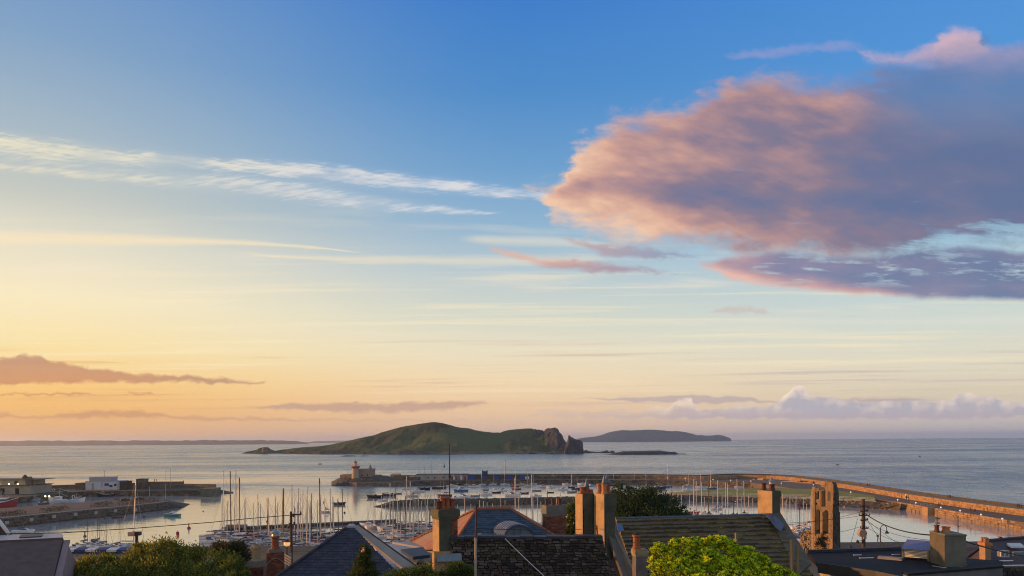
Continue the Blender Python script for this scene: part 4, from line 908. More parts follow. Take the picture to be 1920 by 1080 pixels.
slab_m = [mat('stone_slate', (0.185,0.145,0.09),(0.115,0.092,0.06),0.95,2.2,0.6,c3=(0.20,0.17,0.07),spec=0.15), mat('stone_slate_grey', (0.175,0.145,0.10),(0.11,0.093,0.068),0.95,2.2,0.6,c3=(0.10,0.085,0.05),spec=0.15), mat('stone_slate_moss', (0.19,0.15,0.075),(0.12,0.097,0.05),0.95,2.2,0.6,c3=(0.22,0.20,0.10),spec=0.15), mat('stone_slate_dark', (0.12,0.095,0.062),(0.07,0.057,0.04),0.95,2.2,0.6,spec=0.15)]
RF = random.Random(21)
def vbox(b, X, Y, th, w_, d, z0, z1, e=0.0, mi=0): b.prism(stepbox(X, Y, th, w_, d, z0, z1, e), z0, z1, mi); return b
def chimney(name, label, pxL, pxC, pxR, y_top, y_base, Y, d, matside, matfront, cap=(0.35, 0.10), cat='chimney', zdown=1.5, brick=False, capm=None):
    X, th, w_ = chimney_corner(pxL, pxC, pxR, Y, d); z1 = zat(pxC, y_top, Y); z0 = zat(pxC, y_base, Y) - zdown
    t = thing(name, (X, Y, z0), label, cat); b = MB(); vbox(b, X, Y, th, w_, d, z0, z1-cap[0])
    b.build('stack', matfront, t)
    c_, s_ = math.cos(th), math.sin(th)
    if brick:
        kb = 0
        rows = max(3, int((z1-cap[0]-z0)/0.075)); corners = stepbox(X, Y, th, w_, d, 0, 0)
        A, B_, D_ = Vector((*corners[0], 0)), Vector((*corners[1], 0)), Vector((*corners[3], 0))
        lay(t, 'bricks', (A+Vector((0,0,z1-cap[0])), B_+Vector((0,0,z1-cap[0])), B_+Vector((0,0,z0)), A+Vector((0,0,z0))), rows, 0.23, 0.02, [brickR, brickR2, brickR, brickR3], RF, lap=0, gap=0.012, wj=0.04, tilt=0.0)
        lay(t, 'bricks', (D_+Vector((0,0,z1-cap[0])), A+Vector((0,0,z1-cap[0])), A+Vector((0,0,z0)), D_+Vector((0,0,z0))), rows, 0.23, 0.02, [brickR, brickR2, brickR2], RF, lap=0, gap=0.012, wj=0.04, tilt=0.0)
    if cap[0] > 0:
        b = MB(); e = cap[1]; vbox(b, X, Y, th, w_, d, z1-cap[0], z1-cap[0]*0.72, e*0.5); vbox(b, X, Y, th, w_, d, z1-cap[0]*0.72, z1-0.06, e); vbox(b, X, Y, th, w_, d, z1-0.06, z1, e*0.6)
        b.build('cap', capm or matside, t)
    def place(u, v): return (X + u*w_*c_ - v*d*s_, Y + u*w_*s_ + v*d*c_)
    t['top'] = z1
    return t, place, z1, (X, Y, th, w_, d, z0)
def pot(parent, x, y, z, h, r, m=terra, hat=None, name='chimney_pot', kind=0):
    b = MB(); b.lathe((x, y, z), [(r*1.15,0),(r*1.1,0.08),(r*0.92,0.14),(r*0.88,h*0.82),(r*1.12,h*0.86),(r*1.15,h*0.96),(r*1.0,h),(r*0.75,h),(r*0.7,h*0.8)], 12, cap=False)
    o = b.build(name, m, parent, smooth=False)
    if hat == 'cowl':
        b = MB(); b.lathe((x, y, z+h), [(r*0.9,0.0),(r*0.8,0.12),(r*1.3,0.16),(r*0.1,0.42)], 10); b.build('cowl', rope_metal, o)
    elif hat == 'spire':
        b = MB(); b.lathe((x, y, z+h), [(r*0.9,0),(r*1.0,0.1),(r*0.55,0.3),(r*0.02,0.55)], 6); b.build('cowl', lead, o)
    elif hat == 'disc':
        b = MB(); b.tube((x,y,z+h-0.05),(x,y,z+h+0.35),r*0.35,n=8); b.lathe((x,y,z+h+0.33),[(r*1.3,0),(r*1.4,0.05),(r*0.2,0.12)],10); b.lathe((x,y,z+h+0.08),[(r*1.3,0),(r*1.2,0.06)],10); b.build('cowl', lead, o)
    return o

# ------------------------------------------------------------------ left house
lhs = thing('house', (-30, 44, 18), 'house with a purple-brown slate roof and pinkish gable at the shore side corner', 'house')
A = pt(118, 1014, 42); Bv = pt(101, 1084, 38.6); rd = Vector((-0.92, -0.38, 0)); A2 = A + rd*14; B2 = Bv + rd*14
Bb = Vector((Bv.x, Bv.y, Bv.z)); bk = A + (A - Vector((Bv.x, Bv.y, A.z)))*1.1 - Vector((0, 0, (A.z-Bv.z)*1.1))
b = MB(); b.slab([A2, A, Bv, B2], 0.12); b.slab([A + Vector((0,0,0)), A2, A2 + (bk-A), bk], 0.12); b.build('roof', slateP, lhs)
lay(lhs, 'slates', (A2, A, Bv, B2), 19, 0.34, 0.02, [slateP, slateP2, slateP], RF, lap=0.3, tilt=0.015, wj=0.15, gap=0.012)
b = MB(); g0 = [A - Vector((0,0,0.12)), bk - Vector((0,0,0.12)), Vector((bk.x, bk.y, 14)), Vector((Bv.x, Bv.y, 14)), Bv - Vector((0,0,0.12))]
off = Vector((-0.92, -0.38, 0))*0.3; b.slab([p + off*0.3 for p in g0], 0.3); b.build('gable_wall', mat('pink_render',(0.34,0.24,0.235),(0.27,0.19,0.19),0.85,1.0,0.2), lhs)
pl = MB(); up = Vector((0.02, 0, 0.04)); pl.slab([A+up+Vector((0.05,-0.02,0)), Bv+up+Vector((0.02,0,0)), Bv+up-rd*0.34, A+up-rd*0.34], 0.08); pl.build('verge', mat('pink_render',()), lhs)
b = MB(); b.tube(A2+Vector((0,0,0.06)), A+Vector((0,0,0.06)), 0.13, n=8); b.build('ridge', slateP2, lhs)
# long pale low roof behind it
b = MB(); q0, q1 = pt(-60, 1009, 62), pt(116, 1003, 62); q2, q3 = pt(119, 1014.5, 58), pt(-60, 1024, 58)
ob = thing('outbuilding', pt(30, 1050, 62), 'long low outbuilding with pale metal roof sheets behind the purple-brown roof', 'building')
b.slab([q0, q1, q2, q3], 0.15); b.build('roof', mat('pale_sheet',(0.36,0.38,0.42),(0.28,0.30,0.32),0.5,0.7), ob)
b = MB(); b.slab([pt(40,1005,61.5)+Vector((0,0,0.03)), pt(80,1003.5,61.5)+Vector((0,0,0.03)), pt(78,1007.5,60), pt(36,1009.5,60)], 0.1); b.build('roof_window', slateD, ob)
b = MB(); z_ = q2.z; b.prism([(q0.x,62),(q1.x,62),(q2.x,58.2),(q3.x,58.2)], 14, z_-0.1); b.build('wall', greyr, ob)
b = MB(); a_, c_ = pt(-10, 985, 60), pt(22, 1006, 60); bb = pt(-2, 972, 60)
b.slab([Vector(pt(-40,1008,64)), Vector(pt(18,1003,64)), Vector(pt(-6,968,64)), Vector(pt(-40,968,64))], 0.3); o = b.build('gable', slateD); tag(o, 'dark steep gable end poking in at the edge above the pale roof', 'gable')
b = MB(); b.tube(pt(-8, 968, 63.6), pt(18, 1002, 63.6), 0.16, n=5); bo = b.build('bargeboard', white, o)

# ------------------------------------------------------------------ slate gable-hip roof
h1 = thing('house', (-9, 43, 17), 'house with a steep night-blue slate hip and a wide pale verge', 'house')
ap = pt(655, 990, 42.0); bl_, br_ = pt(505, 1092, 38.5), pt(762, 1092, 38.5)
apL, apR = pt(650, 991, 42), pt(664, 991, 42)
b = MB(); b.slab([apL, bl_, br_, apR], 0.1); b.build('roof', slateN, h1)
lay(h1, 'slates', (apL, apR, br_, bl_), 20, 0.33, 0.02, [slateN, slateN2, slateN], RF, lap=0.3, tilt=0.015, wj=0.15, gap=0.012)
t1, t2, t3, t4 = pt(653, 984, 42.6), pt(672, 984, 42.6), pt(812, 1080, 40.6), pt(772, 1088, 39.4)
b = MB(); b.slab([pt(659, 987, 42.2), pt(770, 1077, 39.4), pt(800, 1077, 40.0), pt(672, 984.5, 42.6)], 0.12); b.build('verge', fibre, h1)
b = MB(); b.hexa([pt(644,993,42.1), pt(668,993,42.1), pt(672,989,42.9), pt(650,989,42.9), pt(650,986,42.1), pt(662,986,42.1), pt(664,982,42.7), pt(655,982,42.7)]); b.build('ridge_cap', mat('pale_lead',(0.40,0.40,0.42),(0.32,0.32,0.34),0.6), h1)
b = MB(); b.tube(pt(649, 989, 42), pt(504, 1090, 38.4), 0.07, n=6); b.build('hip_ridge', slateN2, h1)
for k in range(6):
    b = MB(); s0, s1 = k/6+0.003, (k+1)/6-0.003
    a0, a1 = lerp(pt(672,983.5,42.65), pt(802,1077,40.05), s0), lerp(pt(672,983.5,42.65), pt(802,1077,40.05), s1); b.tube(a0, a1, 0.055, n=6); b.build('ridge_tile', slateD, h1)
b = MB(); b.prism([(bl_.x+0.3, 38.9), (br_.x-0.3, 38.9), (br_.x-0.3, 48), (bl_.x+0.3, 48)], 14, bl_.z-0.1); b.build('wall', greyr, h1)
sb = thing('outhouse', pt(780, 1060, 46), 'small dark flat-topped outhouse roof between the pale verge and the ochre chimney', 'building')
b = MB(); b.slab([pt(752,1036,47), pt(794,1031,47), pt(806,1046,45), pt(775,1050,45)], 0.2); b.build('roof', slateB2, sb)
b = MB(); zz = pt(775,1050,45).z-0.2; b.prism([(pt(757,1036,47).x,45.1),(pt(803,1046,45).x,45.1),(pt(803,1046,45).x,47),(pt(757,1036,47).x,47)], 14, zz); b.build('wall', slateD, sb)
b = MB(); b.slab([pt(700,1026,62), pt(770,1022,62), pt(800,1050,56), pt(716,1052,56)], 0.2); o = b.build('low_roof', mat('pale_flat_roof',(0.34,0.37,0.38),(0.27,0.30,0.31),0.7,0.8)); tag(o, 'pale grey flat roof glimpsed between the verge and the marina boats', 'roof')

# ------------------------------------------------------------------ hip roof with terracotta ridges and barrel dormer
hp = thing('house', (-1, 60, 16), 'blue-slated hipped house with terracotta ridges and a zinc barrel dormer', 'house')
rl, rr_ = pt(893, 956, 60), pt(957, 955, 60); fl, fr = pt(848, 1024, 55), pt(1072, 1024, 55); ll = pt(722, 1038, 61)
b = MB(); b.slab([rl, fl, fr, rr_], 0.12); b.build('front_roof', slateB, hp)
lay(hp, 'slates', (rl, rr_, fr, fl), 17, 0.38, 0.02, [slateB, slateB2, slateB], RF, lap=0.3, tilt=0.015, wj=0.15, gap=0.012)
b = MB(); b.slab([rl, ll, fl + (ll-fl)*0.0 + Vector((0,0,0)), fl], 0.1) if False else b.slab([rl, pt(722,1038,63.5), fl], 0.12); b.build('side_roof', terraR, hp)
lay(hp, 'tiles', (lerp(rl, ll, 0.02), rl, fl, pt(722,1038,63.5)), 12, 0.45, 0.02, [terraR, terraR, terraL], RF, lap=0.3, tilt=0.012, wj=0.1, gap=0.01) if False else None
b = MB(); b.slab([rr_, fr, pt(1085,1024,66), pt(970,958,64)], 0.12); b.build('far_roof', slateB2, hp)
def ridge(parent, a, c, n, r, m=terra, cr=0.0, name='ridge_tile'):
    for k in range(n):
        b = MB(); p, q = lerp(a, c, k/n), lerp(a, c, (k+0.94)/n); b.tube(p, q, r, r*0.88, 8)
        if cr:
            md = lerp(p, q, 0.5); b.box((md.x, md.y, md.z+r*0.6), ((q-p).length*0.5, 0.09, cr), math.atan2((q-p).y, (q-p).x), taper=0.45)
        b.build(name, m, parent)
ridge(hp, rl + Vector((-0.1,0,0.05)), rr_ + Vector((0.1,0,0.05)), 14, 0.13, terra, 0.26)
ridge(hp, rl, fl, 14, 0.12, terra); ridge(hp, rr_ + Vector((0.1,0,0)), fr, 22, 0.12, terra); ridge(hp, rl + Vector((-0.1,0.1,0)), pt(722,1038,63.5), 26, 0.13, terra)
b = MB(); b.slab([pt(887,969,59.6)+Vector((0,-0.1,0.12)), pt(869,987,59.3)+Vector((0,-0.1,0.12)), pt(873,988,59.2)+Vector((0,-0.1,0.16)), pt(893,970,59.5)+Vector((0,-0.1,0.16))], 0.06); b.build('roof_window', mat('skylight_glass',(0.55,0.55,0.60),(0.5,0.5,0.55),0.15), hp)
b = MB(); b.slab([pt(896,990,57.5), pt(896,1012,55.6), pt(903,1012,55.6), pt(903,990,57.5)], 0.04); b.build('flashing', fibre, hp)
# barrel dormer
zinc = mat('zinc', (0.065,0.088,0.13),(0.05,0.068,0.105),0.7,2.0,metal=0.0)
F0, F1 = pt(944, 1010, 55.2), pt(1003, 1009, 56.2); ctr = (F0+F1)/2; rad = (F1-F0).length/2; ux = (F1-F0).normalized(); hh = pt(972, 984, 55.6).z - ctr.z
back = Vector((-0.85, 1.7, 0.12)); dm = MB(); NB = 14
fr_ = [ctr + ux*(-math.cos(math.pi*k/NB)*rad) + Vector((0,0,math.sin(math.pi*k/NB)*hh)) for k in range(NB+1)]; bkp = [p + back for p in fr_]
vs = fr_ + bkp + [p + Vector((0,0,-0.1))*1 + (ctr-p)*0.05 for p in fr_] + [p + (ctr+back-p)*0.05 + Vector((0,0,-0.1)) for p in bkp]; n_ = NB+1
fs = [(i, i+1, n_+i+1, n_+i) for i in range(NB)] + [(2*n_+i, 3*n_+i, 3*n_+i+1, 2*n_+i+1) for i in range(NB)] + [(i, 2*n_+i, 2*n_+i+1, i+1) for i in range(NB)]
dm.add(vs, fs); dr = dm.build('dormer', zinc, hp)
b = MB()
for k in range(1, 6):
    sft = back*(k/6.0)
    for i in range(NB): b.tube(fr_[i]+sft, fr_[i+1]+sft, 0.06, n=4, caps=False)
b.build('seam', mat('zinc_seam',(0.42,0.46,0.52),(0.36,0.40,0.46),0.5,2), dr)
b = MB(); inn = [p + back*0.06 for p in fr_]; b.add([ctr+back*0.06] + inn + [ctr + back*0.06 - Vector((0,0,0.9))-ux*rad, ctr + back*0.06 - Vector((0,0,0.9))+ux*rad], [tuple([0]+[i, i+1]) for i in range(1, NB+1)] + [(1, NB+2, NB+3, NB+1, 0)]); b.build('dormer_front', mat('grey_blue_board',(0.17,0.21,0.25),(0.13,0.165,0.20),0.7,1.5), dr)
b = MB()
for k in (-0.33, 0.05): b.box(tuple(ctr + ux*rad*k + Vector((0,-0.03,-0.2))), (0.05, 0.05, hh*0.95))
b.build('mullion', slateD, dr)
b = MB(); b.prism([(fl.x+0.4, 55.6), (fr.x-0.4, 55.6), (fr.x, 66), (pt(735,1038,62).x, 62)], 12, 23.6); b.build('wall', greyr, hp)

# ------------------------------------------------------------------ brick chimney right of the hip roof
t, pl_, z1, _ = chimney('chimney', 'red brick chimney with grey band and three dark pots', 1016, 1024, 1060, 948.5, 1010, 62, 0.9, render_g, mortar, (0.85, 0.04), brick=True, capm=mat('grey_cement_band',(0.17,0.175,0.15),(0.12,0.125,0.11),0.85,1.5,0.3))
for u in (0.12, 0.45, 0.8): pot(t, *pl_(u, 0.5), z1, 0.55, 0.15, brickR3)
# ------------------------------------------------------------------ ochre chimney, left of the rubble wall
t, pl_, z1, g = chimney('chimney', 'ochre rendered chimney with shaded olive face, red brick flank and an aerial', 811, 823, 857, 956, 1034, 38, 0.95, render_k, render_g, (0.52, 0.10), zdown=3.0, capm=render_g)
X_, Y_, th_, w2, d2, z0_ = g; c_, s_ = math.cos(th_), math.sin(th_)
b = MB(); P_ = stepbox(X_, Y_, th_, w2, d2, 0, 0, 0.0); b.prism([(P_[3][0]-0.03*c_, P_[3][1]), (P_[0][0]-0.03*c_, P_[0][1]-0.005), (P_[0][0]-0.003, P_[0][1]), (P_[3][0]-0.003, P_[3][1])], z0_, z1-0.38); b.build('side_light_tone', render_k, t)  # thin skin on the sun side carries the painted sunlight
qa, qb = lerp(Vector((*P_[0],0)), Vector((*P_[1],0)), 0.66), Vector((*P_[1],0)); 
lay(t, 'brick', (qa+Vector((0,0,z1-0.55)), qb+Vector((0,0,z1-0.55)), qb+Vector((0,0,z1-2.1)), qa+Vector((0,0,z1-2.1))), 18, 0.21, 0.025, [brickR, brickR2, brickR3], RF, single=True, lap=0, gap=0.012, wj=0.05, tilt=0.0)
b = MB(); vbox(b, X_-0.25, Y_-0.25, th_, w2*1.0, 0.35, z0_, z1-2.12); b.build('shoulder', render_k, t)
b = MB(); fz = z1-2.35; b.hexa([(X_-0.1,Y_-0.42,fz-0.25),(X_+w2+0.15,Y_-0.1,fz-0.25),(X_+w2+0.1,Y_+0.1,fz-0.2),(X_-0.1,Y_-0.1,fz-0.2),(X_-0.1,Y_-0.42,fz-0.2),(X_+w2+0.15,Y_-0.1,fz-0.2),(X_+w2+0.1,Y_+0.12,fz+0.12),(X_-0.1,Y_-0.05,fz+0.12)]); b.build('flashing', mat('blue_grey_lead',(0.22,0.28,0.33),(0.16,0.21,0.25),0.45,2), t)
for u, h_ in ((0.10, 0.42), (0.36, 0.6), (0.62, 0.6), (0.88, 0.5)): pot(t, *pl_(u, 0.45), z1, h_, 0.14, [terra, brickR3, brickR][int(u*10) % 3])
ax, ay = pl_(0.72, 0.4); b = MB(); b.tube((ax, ay, z1-0.3), (ax, ay, zat(843, 832, 38.3)), 0.038, 0.02, 6); b.tube((ax, ay, z1+1.6), (ax, ay, z1+1.75), 0.07, n=6); o = b.build('aerial_mast', mat('dark_iron',(0.03,0.022,0.02),(0.045,0.03,0.025),0.7)); tag(o, 'tall thin dark aerial mast rising from the ochre chimney', 'aerial')

# ------------------------------------------------------------------ rubble stone house
rb = thing('stone_house', (0.5, 38.5, 18), 'old house with a dark rubble stone gable below the zinc dormer', 'house')
WY = 38.2; wl_, wr_, wbl, wbr = pt(846, 1009.5, WY), pt(1130, 1008, WY), pt(834, 1100, WY), pt(1165, 1100, WY)
b = MB(); b.slab([wl_ + Vector((0,0.05,0)), wbl + Vector((0,0.05,-3)), wbr + Vector((0,0.05,-3)), wr_ + Vector((0,0.05,0))], 0.5); b.build('wall', rub[3], rb)
def holed(c): return True
# single stones in the upper band, joined ones below the last rows
k = lay(rb, 'stone', (wl_, wr_, lerp(wr_, wbr, 0.62), lerp(wl_, wbl, 0.62)), 11, 0.31, 0.08, rub + [rub[2], rub[0], rub[3], rub[1]], RF, single=True, lap=0, gap=0.05, wj=0.6, tilt=0.04, jit=0.6, vj=0.24)
lay(rb, 'stones', (lerp(wl_, wbl, 0.62), lerp(wr_, wbr, 0.62), wbr, wbl), 7, 0.30, 0.08, rub + [rub[0], rub[3]], RF, lap=0, gap=0.05, wj=0.5, tilt=0.04, jit=0.6, vj=0.24)
b = MB()
for k in range(11):
    p0, p1 = lerp(wl_, wr_, k/11), lerp(wl_, wr_, (k+0.97)/11); z_ = RF.uniform(-0.02, 0.03)
    b.hexa([(p0.x,WY-0.14,p0.z-0.02+z_),(p1.x,WY-0.14,p1.z-0.02+z_),(p1.x,WY+0.5,p1.z-0.02+z_),(p0.x,WY+0.5,p0.z-0.02+z_),(p0.x,WY-0.14,p0.z+0.10+z_),(p1.x,WY-0.14,p1.z+0.09+z_),(p1.x,WY+0.5,p1.z+0.10+z_),(p0.x,WY+0.5,p0.z+0.11+z_)])
b.build('coping', slateN, rb)
b = MB(); b.path([pt(947,1010,37.9), pt(962,1025,37.8), pt(990,1052,37.7), pt(1022,1082,37.5)], 0.022, 6); o = b.build('cable', white); tag(o, 'pale cable running slantwise down the rubble stone wall', 'cable')
# ------------------------------------------------------------------ paired tall chimneys
t, pl_, z1, g = chimney('chimney', 'tall rendered chimney with a shaded peeling olive face, left of the pair with spiked cowls', 1083, 1094, 1114, 926, 1022, 41, 0.85, render_k, render_g, (0.9, 0.09), zdown=4, capm=render_g)
b = MB(); X_, Y_, th_, w2, d2, z0_ = g; P_ = stepbox(X_, Y_, th_, w2, d2, 0, 0, 0.092); b.prism([(P_[3][0]-0.03, P_[3][1]), (P_[0][0]-0.03, P_[0][1]), (P_[0][0]-0.002, P_[0][1]), (P_[3][0]-0.002, P_[3][1])], z0_, z1-0.02); b.build('side_light_tone', render_k, t)
pot(t, *pl_(0.15, 0.5), z1, 0.35, 0.16, terra); pot(t, *pl_(0.55, 0.5), z1, 0.3, 0.15, terra, 'spire'); pot(t, *pl_(0.9, 0.5), z1, 0.2, 0.15, terra)
t, pl_, z1, g = chimney('chimney', 'tall rendered chimney with shaded grey face, right of the pair with spiked cowls', 1118, 1134, 1152, 926, 1000, 40, 0.95, render_k, render_g, (0.95, 0.08), zdown=3, capm=render_g)
b = MB(); X_, Y_, th_, w2, d2, z0_ = g; P_ = stepbox(X_, Y_, th_, w2, d2, 0, 0, 0.082); b.prism([(P_[3][0]-0.03, P_[3][1]), (P_[0][0]-0.03, P_[0][1]), (P_[0][0]-0.002, P_[0][1]), (P_[3][0]-0.002, P_[3][1])], z0_, z1-0.02); b.build('side_light_tone', render_k, t)
pot(t, *pl_(0.1, 0.2), z1, 0.5, 0.15, terraL, 'spire'); pot(t, *pl_(0.1, 0.8), z1, 0.5, 0.14, terraL); pot(t, *pl_(0.62, 0.5), z1, 0.48, 0.2, terra, 'spire')  # paler clay on the sun-side pots stands for sunlight on them
# gable haunch under the right one
hgt = thing('gable_wall', (5.4, 40, 18), 'sloping rendered gable haunch carrying the blue satellite dish', 'wall')
b = MB(); b.slab([pt(1117,985,40.6), pt(1128,1092,40.2), pt(1196,1092,39.2), pt(1152,1000,40.4), pt(1150,985,40.6)], 0.4); b.build('wall', mat('brown_render',(0.27,0.20,0.14),(0.18,0.14,0.10),0.9,1.5,0.5), hgt)
b = MB(); b.slab([pt(1134,984,40.3), pt(1172,1092,39.1), pt(1196,1092,39.6), pt(1151,976,41)], 0.16); b.build('coping', mat('dark_coping',(0.15,0.14,0.125),(0.10,0.095,0.085),0.88,2.5,0.4), hgt)
b = MB(); dc = pt(1130, 1034, 39.6); NR = 14
vs = [tuple(dc + Vector((0, 0.07, 0)))] ; fs = []
for r_, dy in ((0.12, 0.06), (0.22, 0.02), (0.26, -0.02)):
    for k in range(NR): a = 2*math.pi*k/NR; vs.append(tuple(dc + Vector((r_*0.80*math.cos(a), dy - 0.2*r_*math.cos(a), r_*1.12*math.sin(a)))))
fs += [(0, 1+(k+1) % NR, 1+k) for k in range(NR)]
for j in range(2): fs += [(1+j*NR+k, 1+j*NR+(k+1) % NR, 1+(j+1)*NR+(k+1) % NR, 1+(j+1)*NR+k) for k in range(NR)]
b.add(vs, fs); sd = b.build('satellite_dish', mat('dull_blue_dish',(0.07,0.10,0.20),(0.055,0.08,0.16),0.5)); tag(sd, 'dull blue satellite dish on the sloping gable', 'satellite dish')
b = MB(); b.tube(dc + Vector((0,-0.02,-0.22)), dc + Vector((0.1,-0.4,-0.1)), 0.02, n=5); b.box(tuple(dc + Vector((0.1,-0.42,-0.14))), (0.08,0.12,0.08)); b.build('feed_arm', white, sd)
b = MB(); b.tube(dc + Vector((0,0.1,0)), dc + Vector((0,0.12,1.1)), 0.02, n=5); b.build('pole', white, sd)
b = MB(); b.path([pt(1140,1052,39.2), pt(1135,1062,39.1), pt(1128,1072,39.0), pt(1118,1082,39)], 0.02, 5); tag(b.build('cable', white), 'pale looping cable hanging below the satellite dish', 'cable')

# ------------------------------------------------------------------ stone-slate roof
sr = thing('stone_roof_house', (10, 46, 17), 'house with a mossy stone-slab roof laid in deep courses', 'house')
ra, rb2, rc, rd2 = pt(1154, 974, 46), pt(1452, 966.5, 47.5), pt(1530, 1092, 42.4), pt(1192, 1092, 41.2)
b = MB(); b.slab([ra, rd2, rc, rb2], 0.15); b.build('roof', slab_m[3], sr)
lay(sr, 'stone_slate', (ra, rb2, rc, rd2), 15, 0.62, 0.15, slab_m[:3] + slab_m[:2], RF, single=True, lap=0.22, tilt=0.05, wj=0.5, gap=0.012, jit=0.4)
b = MB(); b.tube(ra + Vector((0,0,0.05)), rb2 + Vector((0,0,0.05)), 0.10, n=6); b.build('ridge', lead, sr)
b = MB(); b.slab([pt(1440,962.5,47.4)+Vector((0,0,-0.0)), pt(1496,1082,42.7)+Vector((0,-0.1,0.15)), pt(1522,1060,43.5)+Vector((0,0,0.15)), pt(1463,965,47.6)+Vector((0,0,0.15))], 0.22); b.build('gable_coping', mat('mossy_coping',(0.145,0.13,0.10),(0.10,0.09,0.07),0.9,2.0,0.5), sr)
b = MB(); b.slab([pt(1434,968,47.1)+Vector((0,-0.15,0.12)), pt(1452,992,45.8)+Vector((0,-0.2,0.14)), pt(1462,1000,45.4)+Vector((0,-0.2,0.14)), pt(1470,988,46.4)+Vector((0,-0.1,0.14)), pt(1448,966,47.4)+Vector((0,-0.1,0.14))], 0.03); b.build('flashing', mat('purple_lead',(0.13,0.125,0.17),(0.09,0.085,0.12),0.5,2), sr)
b = MB(); b.slab([pt(1155,985,45.4)+Vector((0,-0.15,0.13)), pt(1158,1000,44.6)+Vector((0,-0.15,0.13)), pt(1170,999,44.7)+Vector((0,-0.15,0.13)), pt(1164,984,45.5)+Vector((0,-0.15,0.13))], 0.03); b.build('patch', mat('blue_patch',(0.12,0.19,0.32),(0.09,0.15,0.26),0.6,3), sr)
b = MB(); b.prism([(rd2.x+0.3, rd2.y+0.5), (rc.x-0.3, rc.y+0.5), (rc.x-0.3, 51), (rd2.x+0.3, 51)], 14, rd2.z-0.3); b.build('wall', render_g, sr)
b = MB()
for k in range(46):
    u_, v_ = RF.random(), RF.random()**1.3; p = lerp(lerp(ra, rb2, u_), lerp(rd2, rc, u_), v_) + Vector((0, -0.09, 0.10)); b.rock((p.x, p.y, p.z), RF.uniform(0.015, 0.04), RF, 0.5)
b.build('droppings', white, sr)['kind'] = 'stuff'
t, pl_, z1, g = chimney('chimney', 'square ochre chimney with two dark pots at the end of the stone-slab roof', 1423, 1448, 1462, 920.5, 985, 47.4, 1.25, render_k, render_g, (0.5, 0.05), zdown=1, capm=render_g)
b = MB(); X_, Y_, th_, w2, d2, z0_ = g; P_ = stepbox(X_, Y_, th_, w2, d2, 0, 0, 0.052); b.prism([(P_[3][0]-0.03, P_[3][1]), (P_[0][0]-0.03, P_[0][1]), (P_[0][0]-0.002, P_[0][1]), (P_[3][0]-0.002, P_[3][1])], z0_, z1-0.02); b.build('side_light_tone', render_k, t)
pot(t, *pl_(0.2, 0.2), z1, 0.42, 0.15, brickR3, 'cowl'); pot(t, *pl_(0.25, 0.8), z1, 0.45, 0.15, brickR3); pot(t, *pl_(0.8, 0.45), z1, 0.4, 0.15, brickR3, 'cowl')
# small chimney with one tall pot
t, pl_, z1, g = chimney('chimney', 'small rendered chimney with one tall orange pot in front of the stone-slab roof', 1184, 1191, 1212, 1031, 1078, 33, 0.5, render_o, mat('grey_purple_render',(0.155,0.14,0.135),(0.10,0.09,0.09),0.88,2,0.4), (0.30, 0.05), zdown=4)
pot(t, *pl_(0.22, 0.5), z1, 0.64, 0.17, terra)
b = MB(); x_, y_ = pl_(0.22, 0.5); b.lathe((x_, y_, z1+0.6), [(0.13,0),(0.15,0.08),(0.05,0.1)], 10); b.build('pot_lid', dark, t)
# upright timbers in front of the roof
timber = mat('weathered_timber', (0.26,0.20,0.12),(0.17,0.135,0.09),0.9,2.0,0.5,streak=(1,1,0.1))
for px, py, w_, lab in ((1380.5, 999, 0.11, 'short weathered timber post in front of the middle of the stone-slab roof'), (1484, 1012, 0.14, 'tall weathered timber post against the lower end of the coping'), (1495, 1022, 0.13, 'shorter weathered timber post just outside the tall one')):
    p = pt(px, py, 38); b = MB(); b.box((p.x, p.y, p.z-4.5), (w_, w_, 4.5), 0.3); tag(b.build('post', timber), lab, 'post')

# ------------------------------------------------------------------ flat felt roof with slatted box and big stack
fz = 24.75
fr0 = [gp(1513, 1036, fz), gp(1745, 1028, fz), gp(1818, 1047, fz), gp(1880, 1052, fz), gp(1876, 1064, fz), gp(1730, 1090, fz), gp(1640, 1072, fz), gp(1533, 1056, fz)]
fh2 = thing('flat_roof_house', (20, 44, 17), 'house with a dark felted flat roof and cream wall below it', 'house')
b = MB(); b.prism([(p.x, p.y) for p in fr0], fz-0.25, fz); b.build('roof', felt, fh2)
b = MB()
for k in (0,): 
    a_, c_ = fr0[k], fr0[k+1]; b.prism([(a_.x,a_.y-0.15),(c_.x,c_.y-0.15),(c_.x,c_.y+0.15),(a_.x,a_.y+0.15)], fz-0.3, fz+0.16)
b.build('upstand', slateN, fh2)
b = MB(); ring = [fr0[7], fr0[6], fr0[5]]
for a_, c_ in zip(ring[:-1], ring[1:]): b.prism([(a_.x,a_.y-0.1),(c_.x,c_.y-0.1),(c_.x,c_.y+0.02),(a_.x,a_.y+0.02)], fz-0.55, fz+0.05)
b.build('fascia', mat('black_fascia',(0.02,0.022,0.028),(0.03,0.032,0.038),0.5), fh2)
cw = [(fr0[7].x+0.4, fr0[7].y+0.25), (fr0[6].x, fr0[6].y+0.25), (fr0[5].x, fr0[5].y+0.3), (fr0[4].x, fr0[4].y), (fr0[3].x-0.2, fr0[3].y-0.2), (fr0[2].x-0.2, fr0[2].y-0.2), (fr0[1].x-0.3, fr0[1].y-0.3), (fr0[0].x+0.6, fr0[0].y-0.3)]
b = MB(); b.prism(cw, 14, fz-0.26); b.build('wall', mat('cream_wall',(0.42,0.36,0.26),(0.34,0.29,0.21),0.85,1.0,0.2), fh2)
b = MB()
for px, py, l_ in ((1608,1041,0.5),(1625,1046.5,0.9),(1680,1040,0.5)): p = gp(px, py, fz); b.box((p.x, p.y, fz), (l_, 0.12, 0.03), 0.1)
b.build('litter', white, fh2)
b = MB(); 
